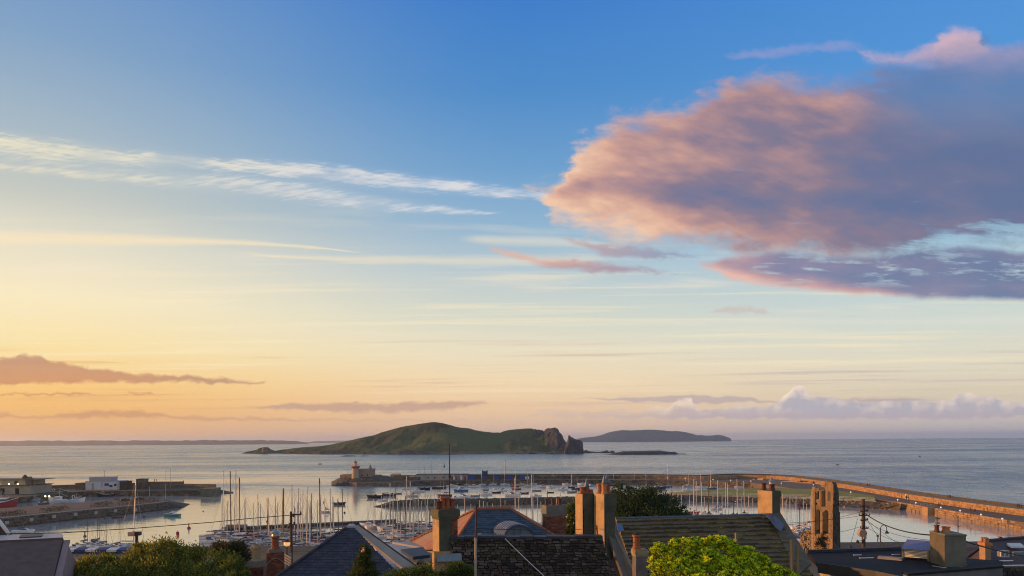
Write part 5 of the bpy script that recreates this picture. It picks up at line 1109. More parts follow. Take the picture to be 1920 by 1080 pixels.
for ky in range(7): b.tube(lerp(fr0[0], fr0[7], ky/7)+Vector((0.2,0,0)), lerp(pt(1740,1028,49), pt(1735,1085,38.6), ky/7), 0.012, n=4)
b.build('felt_lap', slateN2, fh2)['kind'] = 'stuff'
cs = thing('slatted_box', (gp(1718, 1050, fz)), 'box clad in pale horizontal slats with a mauve lean-to top', 'vent housing')
c0, c1 = gp(1693, 1048, fz), gp(1741, 1052, fz); bz = zat(1693, 1028, c0.y)
dpt = 1.6; ang = math.atan2(c1.y-c0.y, c1.x-c0.x); nrm = Vector((-math.sin(ang), math.cos(ang), 0)); LL = (c1-c0).length
b = MB(); q_ = [c0, c1, c1+nrm*dpt, c0+nrm*dpt]; b.prism([(p.x, p.y) for p in [c0+nrm*0.06, c1+nrm*0.06, c1+nrm*dpt, c0+nrm*dpt]], fz+0.12, bz-0.03); b.build('body', slateD, cs)
hgt_ = bz - fz - 0.16; slatm = mat('pale_slat', (0.78,0.68,0.54),(0.64,0.56,0.44),0.8,3.0,0.3,streak=(0.3,0.3,3))
for k in range(6):
    za = fz + 0.14 + hgt_*k/6; b = MB(); off_ = nrm*(-0.05 + RF.uniform(-0.01,0.01)); p0, p1 = c0+off_, c1+off_; th2 = hgt_/6*0.62
    b.hexa([(p0.x,p0.y,za),(p1.x,p1.y,za),(p1.x+nrm.x*0.04,p1.y+nrm.y*0.04,za),(p0.x+nrm.x*0.04,p0.y+nrm.y*0.04,za),(p0.x,p0.y,za+th2),(p1.x,p1.y,za+th2),(p1.x+nrm.x*0.04,p1.y+nrm.y*0.04,za+th2),(p0.x+nrm.x*0.04,p0.y+nrm.y*0.04,za+th2)]); b.build('slat', slatm, cs)
for p in (c0, c1):
    b = MB(); b.box((p.x-nrm.x*0.06, p.y-nrm.y*0.06, fz), (0.09, 0.06, hgt_+0.16), ang); b.build('corner_post', timber, cs)
b = MB(); up2 = Vector((0,0,0.35)); b.slab([c0-nrm*0.12+Vector((-0.08,0,bz-fz)), c1-nrm*0.12+Vector((0.08,0,bz-fz)), c1+nrm*(dpt+0.1)+Vector((0.08,0,bz-fz))+up2, c0+nrm*(dpt+0.1)+Vector((-0.08,0,bz-fz))+up2], 0.05); b.build('lean_to', mat('mauve_sheet',(0.22,0.20,0.32),(0.17,0.155,0.26),0.5,1.5), cs)
b = MB(); p0 = c0 + Vector((-1.3,-0.1,0)); b.box((p0.x+0.5, p0.y, fz), (1.3, 0.5, 0.14), ang); b.build('plinth', concrete, cs)
t, pl_, z1, g = chimney('chimney', 'large plain rendered chimney block standing on the felt flat roof', 1743, 1771, 1810, 1002, 1060, 41.6, 1.75, mat('tan_render',(0.115,0.105,0.08),(0.08,0.073,0.058),0.88,2.0,0.35,c3=(0.14,0.14,0.11)), mat('green_grey_render',(0.165,0.18,0.15),(0.115,0.13,0.11),0.88,1.6,0.35,c3=(0.2,0.2,0.17)), (0.10, 0.05), zdown=0.1, capm=mat('green_grey_render',()))
b = MB(); X_, Y_, th_, w2, d2, z0_ = g; P_ = stepbox(X_, Y_, th_, w2, d2, 0, 0); b.prism([(P_[3][0]-0.03, P_[3][1]), (P_[0][0]-0.03, P_[0][1]), (P_[0][0]-0.002, P_[0][1]), (P_[3][0]-0.002, P_[3][1])], z0_, z1-0.07); b.build('side_light_tone', mat('tan_render',()), t)  # side skin in a darkened tone, standing for shadow on this face
pot(t, *pl_(0.0, 0.55), z1, 0.42, 0.13, brickR3, 'disc'); pot(t, *pl_(0.48, 0.6), z1, 0.32, 0.22, terraL)
x_, y_ = pl_(0.93, 0.4); b = MB(); b.tube((x_, y_, z1-0.05), (x_, y_, z1+0.98), 0.025, n=5); b.tube((x_, y_, z1+0.35), (x_+0.16, y_, z1+0.4), 0.02, n=4); o = b.build('aerial', slateD); tag(o, 'short thin aerial at the corner of the large plain chimney', 'aerial')
b = MB(); b.path([gp(1748,1062,fz)+Vector((0,0,0.03)), gp(1790,1069,fz)+Vector((0,0,0.03)), gp(1812,1060,fz)+Vector((0,0,0.03))], 0.03, 5); tag(b.build('pipe', concrete), 'thin pale pipe lying round the foot of the large chimney', 'pipe')
b = MB(); b.path([gp(1600,1078,23.4), gp(1622,1068.5,23.4), gp(1640,1078,23.4), gp(1650,1086,23.4)], 0.03, 5); o = b.build('loop_cable', white); tag(o, 'pale looped cable below the edge of the felt roof', 'cable')
# lower right parapet
pw = thing('parapet_wall', (24, 38, 18), 'grey rendered wall with a dark coping at the lower corner under the large chimney', 'wall')
a_, c_ = pt(1700, 1079, 36), pt(1880, 1064, 40); b = MB(); b.prism([(a_.x,a_.y),(c_.x,c_.y),(c_.x,c_.y+0.4),(a_.x,a_.y+0.4)], [14]*4, [a_.z, c_.z, c_.z, a_.z]); b.build('wall', mat('cold_grey_render',(0.14,0.155,0.165),(0.10,0.112,0.12),0.88,1.0,0.3), pw)
b = MB(); b.hexa([(a_.x,a_.y-0.1,a_.z),(c_.x,c_.y-0.1,c_.z),(c_.x,c_.y+0.5,c_.z),(a_.x,a_.y+0.5,a_.z),(a_.x,a_.y-0.1,a_.z+0.1),(c_.x,c_.y-0.1,c_.z+0.1),(c_.x,c_.y+0.5,c_.z+0.1),(a_.x,a_.y+0.5,a_.z+0.1)]); b.build('coping', felt, pw)

# ------------------------------------------------------------------ houses at the right edge
rh = thing('terrace_house', (48, 72, 14), 'dark red-brown house with skylights and a small pale window at the far corner', 'house')
Yh = 72.0; brown = mat('red_brown_slate',(0.105,0.068,0.068),(0.075,0.05,0.052),0.7,1.5,0.3)
e0, e1, e2, e3 = pt(1856, 1015, Yh), pt(1990, 1004, Yh+6), pt(2010, 1060, Yh-1), pt(1850, 1060, Yh-4)
b = MB(); b.slab([e0, e3, e2, e1], 0.2); b.build('roof', brown, rh)
lay(rh, 'slates', (e0, e1, e2, e3), 11, 0.5, 0.03, [brown, slateP2, brown], RF, lap=0.3, tilt=0.015, wj=0.15, gap=0.012)
b = MB(); b.slab([e0+Vector((-0.1,0,0)), pt(1815,1046,Yh), pt(1822,1075,Yh-2), e3], 0.2); b.build('side_roof', brown, rh)
b = MB(); b.tube(e0+Vector((0,0,0.1)), e1+Vector((0,0,0.1)), 0.16, n=6); b.tube(e0+Vector((0,0,0.1)), pt(1813,1046,Yh)+Vector((0,0,0.1)), 0.12, n=6); b.build('ridge', slateN, rh)
for p, w_ in ((1895, 0.75), (1908, 0.55)):
    q = pt(p, 1021, Yh-0.2); b = MB(); b.hexa([(q.x-w_/2,q.y-0.6,q.z-0.25),(q.x+w_/2,q.y-0.6,q.z-0.25),(q.x+w_/2,q.y,q.z-0.1),(q.x-w_/2,q.y,q.z-0.1),(q.x-w_/2,q.y-0.6,q.z-0.1),(q.x+w_/2,q.y-0.6,q.z-0.1),(q.x+w_/2,q.y,q.z+0.15),(q.x-w_/2,q.y,q.z+0.15)]); b.build('skylight', white, rh)
q = pt(1879, 1038, Yh-3.2); b = MB(); b.box((q.x, q.y-0.1, q.z-0.25), (0.75, 0.5, 0.55)); wdw = b.build('window', mat('dull_pane',(0.20,0.23,0.25),(0.15,0.18,0.2),0.3), rh)
b = MB()
for dx in (-0.36, 0, 0.36): b.box((q.x+dx, q.y-0.38, q.z-0.27), (0.06, 0.06, 0.6))
for dz in (-0.27, 0.28): b.box((q.x, q.y-0.38, q.z+dz), (0.78, 0.06, 0.06))
b.build('frame', white, wdw)
b = MB(); b.box((q.x+1.55, q.y-0.05, q.z-0.2), (1.0, 0.45, 0.36)); b.build('window', mat('dull_pane',()), rh)
b = MB(); b.prism([(e3.x, e3.y+0.4), (e2.x, e2.y+0.4), (e2.x, 80), (e3.x, 80)], 10, e3.z-0.2); b.build('wall', brickR3, rh)
t, pl_, z1, g = chimney('chimney', 'pale sunlit brick chimney with flared pots in front of the red-brown roof', 1835, 1846, 1857, 1018, 1050, 66, 0.8, terraL, mat('pale_brick',(0.36,0.25,0.15),(0.27,0.18,0.11),0.85,3,0.4), (0.30, 0.10), zdown=0.6, capm=terraL)
for u, v in ((0.2,0.2),(0.6,0.3),(0.3,0.8),(0.8,0.8)): pot(t, *pl_(u, v), z1, 0.42, 0.14, terraL)
t, pl_, z1, g = chimney('chimney', 'small stubby orange-potted chimney on the ridge of the red-brown roof', 1866, 1872, 1880, 1012, 1018, 74, 0.5, terraL, terraL, (0.12, 0.04), zdown=0.8, capm=terraL)
pot(t, *pl_(0.4, 0.5), z1, 0.3, 0.12, terraL); pot(t, *pl_(0.9, 0.5), z1, 0.25, 0.10, slateD)
b = MB(); a_, c_ = pt(1872, 1064, 44), pt(1990, 1058, 44); b.prism([(a_.x,44),(c_.x,44),(c_.x,44.5),(a_.x,44.5)], 14, a_.z)
w_ = b.build('garden_wall', rub[0]); tag(w_, 'dark rubble garden wall topped by a pale rail at the corner', 'wall')
lay(w_, 'stones', (Vector((a_.x,44,a_.z)), Vector((c_.x,44,a_.z)), Vector((c_.x,44,a_.z-1.2)), Vector((a_.x,44,a_.z-1.2))), 5, 0.35, 0.08, rub, RF, lap=0, gap=0.04, wj=0.4)
b = MB(); b.tube((a_.x, 43.9, a_.z+0.12), (c_.x, 43.9, a_.z+0.16), 0.05, n=5); b.tube((a_.x, 43.9, a_.z), (a_.x, 43.9, a_.z+0.4), 0.05, n=5); b.tube((a_.x, 43.9, a_.z+0.4), (a_.x+0.8, 43.9, a_.z+0.42), 0.04, n=5); b.build('rail', white, w_)

# ------------------------------------------------------------------ abbey ruin
ab = thing('ruined_gable', (42, 99, 15), 'tall ruined stone church gable with four narrow arched openings', 'ruin')
Ya = 99.0
def RP(px, py, dy=0.0): return pt(px, py, Ya + dy + (-(px-1524)*0.079 if px <= 1562 else -3.0 + (px-1562)*0.08))
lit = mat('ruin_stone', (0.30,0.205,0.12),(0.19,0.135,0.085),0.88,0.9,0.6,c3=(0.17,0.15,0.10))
b = MB(); b.slab([RP(1526,925,3.4), RP(1526,1040,3.4), RP(1562,1040,3.4), RP(1562,915,3.4)], 0.6); b.build('rear_wall', mat('ruin_inner_stone_shaded',(0.045,0.038,0.032),(0.026,0.022,0.019),0.9,1.0,0.6), ab)  # rear wall colour darkened to hold the shade behind the openings
# front wall with pierced openings: columns of quads
def wallpoly(parent, name, pts_, th, m):
    b = MB(); b.slab([RP(x, y) for x, y in pts_], th); return b.build(name, m, parent)
def pierced(parent, name, outline_top, base_y, x0, x1, holes, th, m, n=48, yaw=0.25):
    """wall built in narrow strips, leaving real holes; holes: (xc, half, top, bottom)"""
    b = MB(); xs = [x0 + (x1-x0)*i/n for i in range(n+1)]
    for a_, c_ in zip(xs[:-1], xs[1:]):
        xm = (a_+c_)/2; yt = interp(outline_top, xm) + RF.uniform(-0.5, 0.5); spans = [(yt, base_y)]
        for xc, hf, tp, bt in holes:
            if abs(xm-xc) < hf:
                tt = tp + (1-math.sqrt(max(0, 1-(abs(xm-xc)/hf)**2)))*hf*1.6; new = []
                for s0, s1 in spans:
                    if tt > s0: new.append((s0, min(tt, s1)))
                    if bt < s1: new.append((max(bt, s0), s1))
                spans = [s for s in new if s[1]-s[0] > 0.2]
        for s0, s1 in spans:
            dy = (xm-x0)/14.0*0.0
            P_ = [RP(a_, s1), RP(c_, s1), RP(c_, s0), RP(a_, s0)]; jt = RF.uniform(-0.04, 0.04)
            f = [p + Vector((0, jt, 0)) for p in P_]; k_ = [p + Vector((th*0.25, th, 0)) for p in P_]
            b.hexa([f[0], f[1], k_[1], k_[0], f[3], f[2], k_[2], k_[3]])
    return b.build(name, m, parent)
top_l = [(1524,922),(1526,914.5),(1529,913),(1531,916),(1534,914),(1536,918.5),(1540,919),(1543,912),(1546,909),(1547,903.5),(1552,902.5),(1557,904.5),(1560,903.5),(1562,910),(1563,920)]
pierced(ab, 'front_wall', top_l, 1040, 1524, 1562, [(1533.5,3.4,920,936),(1544.5,4.6,913,950),(1555,3.0,921,940),(1534.5,4.6,955,1001),(1549,5.2,956,1001),(1531,2.2,942,946)], 1.4, lit)
# masonry relief on the front
for (pa, pb, ya, yb, rows) in ((1525,1529,922,1030,34),(1540,1543,960,1030,24),(1556,1562,944,1030,28),(1525,1562,1004,1034,10)):
    lay(ab, 'front_stones', (RP(pa,ya,-0.06), RP(pb,ya,-0.06), RP(pb,yb,-0.06), RP(pa,yb,-0.06)), rows, 0.36, 0.06, [lit, stoneV, lit], RF, lap=0, gap=0.04, wj=0.4, jit=0.6)
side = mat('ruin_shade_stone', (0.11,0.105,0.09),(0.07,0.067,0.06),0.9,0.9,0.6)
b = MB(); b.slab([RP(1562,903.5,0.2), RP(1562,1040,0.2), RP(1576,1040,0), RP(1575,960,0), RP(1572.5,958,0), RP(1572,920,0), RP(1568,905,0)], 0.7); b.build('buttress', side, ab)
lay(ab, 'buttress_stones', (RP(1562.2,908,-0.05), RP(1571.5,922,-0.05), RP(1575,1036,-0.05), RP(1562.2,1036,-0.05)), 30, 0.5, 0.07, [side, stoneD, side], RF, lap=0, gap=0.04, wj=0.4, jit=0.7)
b = MB(); b.slab([RP(1502,1000,3), RP(1498,1040,3), RP(1530,1040,1), RP(1528,1012,1), RP(1521,995,1), RP(1512,992,2)], 1.0); b.build('broken_wall', mat('ruin_rubble',(0.25,0.195,0.145),(0.17,0.135,0.105),0.9,1.2,0.6), ab)
b = MB()
for k in range(500):
    x_ = RF.uniform(1502,1528); yt = interp([(1502,1000),(1512,993),(1521,995),(1528,1012)], x_); p = RP(x_, RF.uniform(yt, 1038), RF.uniform(0.6, 2.2)+ (1528-x_)*0.06); b.rock(p, RF.uniform(0.12, 0.26), RF, 0.7, RF.randrange(2))
b.build('rubble', [mat('ruin_rubble',()), stoneV], ab)['kind'] = 'stuff'
tree('bush', 'dull green bush at the foot of the ruined gable', [(1546,1012,9,9,-1.5),(1552,1024,10,10,-1.6),(1538,1026,8,8,-1.5)], Ya, 1600, 0.28, [mat('ivy_leaf',(0.06,0.065,0.03),(0.04,0.045,0.02),0.8), mat('ivy_leaf_brown',(0.10,0.085,0.05),(0.07,0.06,0.035),0.8)], random.Random(5), cat='bush', trunk=False)

# ------------------------------------------------------------------ service poles and wires
wood = mat('pole_timber', (0.10,0.065,0.045),(0.06,0.042,0.032),0.85,1.5,0.4,streak=(1,1,0.15)); wireM = mat('black_wire', (0.02,0.02,0.022),(0.03,0.03,0.032),0.6)
def sag(a, c, s, n=14):
    a, c = Vector(a), Vector(c); return [lerp(a, c, k/n) - Vector((0,0,s*4*(k/n)*(1-k/n))) for k in range(n+1)]
Yp = 70.0; pole = thing('service_pole', (pt(1620,1030,Yp).x, Yp, ground_z(0, Yp)), 'crowded timber service pole with insulators right of the ruined gable', 'pole')
pb_ = world_loc(pole); ztop = zat(1620, 936, Yp); b = MB(); b.tube((pb_.x, Yp, pb_.z-0.3), (pb_.x-0.05, Yp, ztop), 0.20, 0.15, 10); b.build('shaft', wood, pole)
for k, (py, L_) in enumerate(((951,0.7),(959,0.95),(967,0.8),(976,0.9),(991,0.6))):
    z_ = zat(1620, py, Yp); b = MB(); b.box((pb_.x-0.05, Yp-0.2, z_), (L_*1.1, 0.08, 0.09), 0.5 if k % 2 else -0.3); ca = b.build('crossarm', wood, pole)
    for sx in (-0.48, -0.2, 0.25, 0.5):
        a_ = 0.5 if k % 2 else -0.3; b = MB(); b.lathe((pb_.x-0.05+L_*1.1*sx*math.cos(a_), Yp-0.2+L_*1.1*sx*math.sin(a_), z_+0.05), [(0.035,0),(0.06,0.05),(0.035,0.1),(0.06,0.14),(0.02,0.18)], 7); b.build('insulator', slateD, ca)
b = MB(); b.box((pb_.x, Yp-0.2, zat(1620,1010,Yp)), (0.24,0.12,0.5)); b.build('number_plate', mat('pale_blue_plate',(0.35,0.38,0.55),(0.3,0.33,0.5),0.5), pole)
b = MB(); z_ = zat(1613, 998, Yp); b.tube((pb_.x-0.48, Yp-0.9, z_), (pb_.x-0.48, Yp-0.35, z_), 0.36, n=14); b.tube((pb_.x-0.2, Yp-0.4, z_), (pb_.x, Yp, z_), 0.04, n=5); tag(b.build('glow_disc', mat('pinkish_disc',(0.42,0.28,0.22),(0.38,0.25,0.19),0.5)), 'pinkish sunlit round disc fixed to the crowded service pole', 'disc')  # faint pinkish glow of the disc is put into its colour
b = MB(); z_ = zat(1607,1015,Yp); b.tube((pb_.x-0.7, Yp, z_), (pb_.x, Yp, z_+0.1), 0.03, n=5); b.lathe((pb_.x-0.6, Yp, z_-0.15), [(0.12,0),(0.16,0.1),(0.05,0.3)], 8); b.build('bracket_lamp', slateD, pole)
def wires(label, name, lst, r=0.022, m=None, cat='wire'):
    for (a, c, s, lab) in lst:
        b = MB(); b.path(sag(a, c, s), r, 5); tag(b.build(name, m or wireM), lab, cat)
T = lambda py, Yq=Yp: pt(1622, py, Yq)
wires('', 'overhead_wire', [
 (T(963), pt(1766, 1004, 42), 0.5, 'thick black cable sloping from the service pole to the large plain chimney'),
 (pt(1810, 1015, 42.5), pt(2000, 1048, 60), 0.3, 'black cable running on from the large chimney past the right-hand roofs')], 0.045)
wires('', 'overhead_wire', [
 (T(976), pt(1752, 1013, 45), 0.4, 'thin wire below the thick cable, from the service pole to the slatted box'),
 (T(986), pt(1742, 1026, 49), 0.4, 'lowest thin wire from the service pole towards the mauve lean-to'),
 (T(958), pt(1300, 985, 52), 0.6, 'thin wire from the service pole over the marina to the stone-slab roof, highest one'),
 (T(966), pt(1150, 978, 46), 0.5, 'long thin wire from the service pole along the ridge of the stone-slab roof'),
 (T(984), pt(1480, 995, 60), 0.5, 'thin wire from the service pole crossing the arched openings of the ruin'),
 (T(968), pt(1664, 1031, 66), 0.1, 'stay wire falling from the service pole to the felt roof on its right'),
 (T(972), pt(1700, 1030, 66), 0.1, 'longer stay wire falling from the service pole beyond the street lamp'),
 (pt(1608, 972, 69), pt(1594, 1024, 66), 0.05, 'short stay wire on the left of the service pole ending in a dark weight'),
 (pt(1120, 991, 40.4), pt(892, 991, 31), 0.06, 'thin line stretched from the paired chimneys to the rusty thin pole')], 0.016)
b = MB(); b.lathe(pt(1594, 1027, 66), [(0.02,0.25),(0.16,0.1),(0.16,0.0),(0.05,-0.05)][::-1], 8); tag(b.build('wire_weight', slateD), 'small dark weight at the end of the short stay wire', 'weight')
# slim street lamp by it
b = MB(); x0 = pt(1651, 1040, 74); b.tube((x0.x, 74, 14), (x0.x, 74, zat(1651, 990, 74)), 0.07, 0.05, 7)
z_ = zat(1651, 990, 74); sl = thing('street_lamp', (x0.x, 74, ground_z(0,74)), 'slim street lamp with a swan neck and hanging bell shade near the service pole', 'street lamp'); b.build('post', slateD, sl)
b = MB(); b.path([(x0.x,74,z_),(x0.x+0.15,74,z_+0.25),(x0.x+0.4,74,z_+0.3),(x0.x+0.6,74,z_+0.1),(x0.x+0.64,74,z_-0.25)], 0.035, 5); b.build('neck', slateD, sl)
b = MB(); b.lathe((x0.x+0.64,74,z_-0.55), [(0.20,0),(0.16,0.14),(0.05,0.3)], 8); b.build('shade', slateD, sl)
b = MB(); x1_ = pt(1646, 1040, 78); b.tube((x1_.x,78,14),(x1_.x,78,zat(1646,1006,78)),0.05,n=6); b.lathe((x1_.x,78,zat(1646,1006,78)),[(0.14,0),(0.16,0.08),(0.03,0.2)],8); tag(b.build('lamp_post', slateD), 'short lamp post with a small cap just left of the swan-neck lamp', 'street lamp')
# left pole
Yl = 68.0; lp = thing('telephone_pole', (pt(546,1000,Yl).x, Yl, ground_z(0,Yl)), 'dark telephone pole with a short arm above the red chimneys', 'pole')
p_ = world_loc(lp); zt = zat(546, 959, Yl); b = MB(); b.tube((p_.x, Yl, p_.z), (p_.x, Yl, zt), 0.16, 0.12, 8); b.build('shaft', wood, lp)
b = MB(); b.box((p_.x+0.45, Yl, zt-0.35), (0.95, 0.10, 0.12)); ca = b.build('crossarm', wood, lp)
for dx, dz in ((0.25,-0.5),(0.9,-0.3),(0.3,-1.25),(-0.1,-1.35)): b = MB(); b.lathe((p_.x+dx, Yl-0.08, zt+dz), [(0.06,0),(0.11,0.08),(0.06,0.2),(0.10,0.26),(0.03,0.32)], 7); b.build('insulator', slateD, lp)
b = MB(); b.path(sag(Vector((p_.x, Yl, zt-0.42)), pt(-60, 1003, 60), -0.0) if False else [pt(545,966,Yl), pt(470,972,Yl), pt(400,979,67), pt(320,985.5,66), pt(240,991.5,65), pt(160,996.5,64), pt(110,999.5,63.5), pt(0,1001,62), pt(-80,1001,61)], 0.035, 5); tag(b.build('overhead_wire', wireM), 'long black cable sagging from the telephone pole to the purple-brown roof', 'wire')
# rusty thin pole
b = MB(); tp, md, bt_ = pt(893.5, 946, 30), pt(892, 1008, 30), pt(890, 1100, 30); b.tube(md, tp, 0.045, 0.035, 7); rp = b.build('thin_pole', mat('rust',(0.11,0.045,0.03),(0.07,0.03,0.022),0.85,6)); tag(rp, 'thin pole with rusty upper half in front of the rubble wall', 'pole')
b = MB(); b.tube(bt_ - Vector((0,0,4)), md, 0.055, 0.05, 8); b.build('pale_section', mat('pale_pipe',(0.34,0.32,0.28),(0.26,0.245,0.22),0.7,3), rp)
b = MB(); b.box((tp.x+0.02, tp.y, tp.z-0.1), (0.1,0.1,0.16)); b.build('cap', slateD, rp)
b = MB(); q = pt(249, 902, 60); 
# ------------------------------------------------------------------ red chimneys by the hedge
brr = [brickR, brickR3, brickR]
cA = thing('chimney', (pt(479,1080,46).x, 46, 18), 'brick-red chimney with one cream fluted pot beside the dark tree', 'chimney')
q = pt(480, 1055, 46); b = MB(); b.hexa([(q.x-0.62,45.5,20),(q.x+0.62,45.5,20),(q.x+0.62,46.7,20),(q.x-0.62,46.7,20),(q.x-0.62,45.5,q.z-0.2),(q.x+0.62,45.5,q.z-0.2),(q.x+0.62,46.7,q.z-0.2),(q.x-0.62,46.7,q.z-0.2)]); b.hexa([(q.x-0.62,45.5,q.z-0.2),(q.x+0.62,45.5,q.z-0.2),(q.x+0.62,46.7,q.z-0.2),(q.x-0.62,46.7,q.z-0.2),(q.x-0.42,45.7,q.z+0.12),(q.x+0.42,45.7,q.z+0.12),(q.x+0.42,46.5,q.z+0.12),(q.x-0.42,46.5,q.z+0.12)]); b.build('stack', mortar, cA)
lay(cA, 'bricks', ((q.x-0.62,45.48,q.z-0.2),(q.x+0.62,45.48,q.z-0.2),(q.x+0.62,45.48,q.z-2.4),(q.x-0.62,45.48,q.z-2.4)), 29, 0.23, 0.02, brr, RF, lap=0, gap=0.012, wj=0.04, tilt=0)
lay(cA, 'bricks', ((q.x-0.64,46.7,q.z-0.2),(q.x-0.64,45.5,q.z-0.2),(q.x-0.64,45.5,q.z-2.4),(q.x-0.64,46.7,q.z-2.4)), 29, 0.23, 0.02, [brickR2, brickR], RF, lap=0, gap=0.012, wj=0.04, tilt=0)
b = MB(); zb = q.z+0.1; ht = zat(479, 1022, 46)-zb; b.lathe((q.x,46.1,zb), [(0.40,0),(0.30,0.15),(0.27,0.3),(0.27,ht*0.75),(0.36,ht*0.8),(0.36,ht*0.88),(0.30,ht*0.9),(0.30,ht),(0.2,ht)], 8, cap=False); b.build('chimney_pot', mat('cream_pot',(0.36,0.28,0.16),(0.27,0.21,0.125),0.8,3,0.3), cA)
cB = thing('chimney', (pt(515,1080,45).x, 45, 18), 'dark red brick chimney with tall clay pot and arched cable by the slate hip', 'chimney')
q = pt(516, 1034, 45); b = MB(); b.box((q.x, 45, 19), (0.98, 0.9, q.z-19), 0.35); b.box((q.x, 45, q.z), (0.78, 0.7, 0.18), 0.35); b.build('stack', mortar, cB)
ca_, sa_ = math.cos(0.35), math.sin(0.35)
def CB(u, v, z): return Vector((q.x + u*ca_ - v*sa_, 45 + u*sa_ + v*ca_, z))
lay(cB, 'bricks', (CB(-0.49,-0.46,q.z), CB(0.49,-0.46,q.z), CB(0.49,-0.46,q.z-1.9), CB(-0.49,-0.46,q.z-1.9)), 25, 0.23, 0.02, [brickR3, brickR, brickR3], RF, lap=0, gap=0.012, wj=0.04, tilt=0)
lay(cB, 'bricks', (CB(-0.5,0.45,q.z), CB(-0.5,-0.45,q.z), CB(-0.5,-0.45,q.z-1.9), CB(-0.5,0.45,q.z-1.9)), 25, 0.23, 0.02, [brickR, brickR2], RF, lap=0, gap=0.012, wj=0.04, tilt=0)
pot(cB, q.x+0.0, 45, q.z+0.16, 0.78, 0.24, brickR, 'cowl')
b = MB(); b.path([CB(-0.55+0.11*k, -0.5, q.z-0.75 + 0.42*math.sin(math.pi*k/10)) for k in range(11)], 0.018, 5); b.build('cable', concrete, cB)
fn = thing('fence', pt(539,1060,55), 'short piece of pale timber fence behind the dark red chimney', 'fence')
for k, px in enumerate((533, 545)):
    a_ = pt(px, 1036+k, 55); b = MB(); b.box((a_.x, 55, a_.z-2.2), (0.10,0.10,2.2)); b.build('post', fibre, fn)
for k in range(4):
    a_, c_ = pt(533, 1039+k*5, 55), pt(546, 1047+k*5, 54.4); b = MB(); b.tube(a_, c_, 0.055, n=5); b.build('rail', fibre, fn)
ll_ = thing('street_lamp', pt(538,1060,60), 'lit orange street lantern glowing between the red chimney and the slate hip', 'street lamp')
b = MB(); x_ = pt(538, 1020, 60); b.tube((x_.x,60,15),(x_.x,60,x_.z-0.15),0.05,n=6); b.build('post', slateD, ll_)
b = MB(); b.lathe((x_.x,60,x_.z-0.18), [(0.10,0),(0.26,0.12),(0.26,0.28),(0.18,0.36)], 10); b.build('globe', mat('lit_orange_lantern',(0.9,0.5,0.25),(0.9,0.5,0.25),0.5,emit=(1.0,0.46,0.18),estr=0.75), ll_)
b = MB(); b.lathe((x_.x,60,x_.z+0.18), [(0.32,0),(0.10,0.16),(0.03,0.22)], 10); b.build('hood', slateD, ll_)

# ------------------------------------------------------------------ trees and bushes
lf = lambda n_, a_, b_: mat(n_, tuple(v*2.1 for v in a_), tuple(v*1.8 for v in b_), 0.6, 3.0, spec=0.3, leaf=0.42)
L_olive = [lf('olive_leaf',(0.088,0.118,0.022),(0.055,0.078,0.016)), lf('olive_leaf_dark',(0.048,0.070,0.018),(0.030,0.046,0.013)), lf('yellowing_leaf',(0.21,0.18,0.035),(0.14,0.125,0.025)), lf('olive_leaf_mid',(0.075,0.090,0.020),(0.05,0.064,0.015))]
tree('tree', 'broad olive-green tree with yellowing leaf tips, nearest the purple-brown roof', [(150,1078,36,26,0),(185,1066,34,24,0.5),(130,1096,30,24,-1),(222,1066,30,26,1),(190,1092,50,26,-1.5)], 46, 13000, 0.17, L_olive, random.Random(31), depth=1.0)
tree('tree', 'widest olive tree of the row, rising highest between roof and red chimneys', [(270,1046,30,24,0.5),(305,1040,34,26,0),(345,1050,34,26,0.5),(300,1076,60,30,-1.2),(248,1070,34,28,-1),(375,1045,24,18,0),(345,1085,46,30,-1.5),(333,1026,12,10,0.3),(264,1026,10,9,0.3)], 47, 21000, 0.17, L_olive, random.Random(32), depth=1.0)
tree('tree', 'lower olive tree with a light green skirt just left of the cream pot', [(395,1070,34,28,0),(430,1078,30,24,-0.6),(380,1092,40,24,-1),(447,1086,26,14,-1.6),(420,1050,20,14,0.4)], 45, 9000, 0.16, [L_olive[0], L_olive[1], lf('fresh_leaf',(0.075,0.10,0.028),(0.05,0.07,0.02))], random.Random(33), depth=1.0)
tree('tree', 'dark green-black tree standing behind the olive trees by the cream pot', [(432,1034,24,18,0),(452,1046,18,22,0),(410,1030,14,12,0),(444,1064,24,28,0)], 53, 9000, 0.18, [lf('dark_leaf',(0.028,0.034,0.020),(0.018,0.024,0.014)), lf('dark_leaf_b',(0.042,0.040,0.022),(0.028,0.028,0.016))], random.Random(34), depth=1.0)
L_dk = [lf('holm_leaf',(0.028,0.048,0.022),(0.018,0.033,0.015)), lf('holm_leaf_b',(0.045,0.068,0.028),(0.03,0.047,0.02)), lf('holm_leaf_c',(0.018,0.03,0.015),(0.012,0.022,0.011))]
tree('tree', 'big dark evergreen dome behind the paired chimneys and the stone-slab roof', [(1180,950,42,32,0),(1150,944,22,26,1),(1215,946,36,28,0),(1248,956,32,24,0.5),(1268,964,18,16,0),(1195,972,70,26,-1),(1236,974,44,16,-1),(1158,924,11,12,1),(1176,918,6,5,1),(1272,976,16,10,-0.5)], 90, 26000, 0.30, L_dk, random.Random(35), depth=1.0)
tree('tree', 'sunlit yellow-green tree between the brick chimney and the paired chimneys', [(1072,960,12,16,0),(1077,984,14,20,0),(1067,1000,12,12,0),(1080,945,7,8,0)], 72, 5200, 0.24, [lf('gold_leaf',(0.12,0.12,0.03),(0.08,0.085,0.022)), lf('gold_leaf_b',(0.065,0.08,0.025),(0.045,0.058,0.018)), L_dk[0]], random.Random(36))
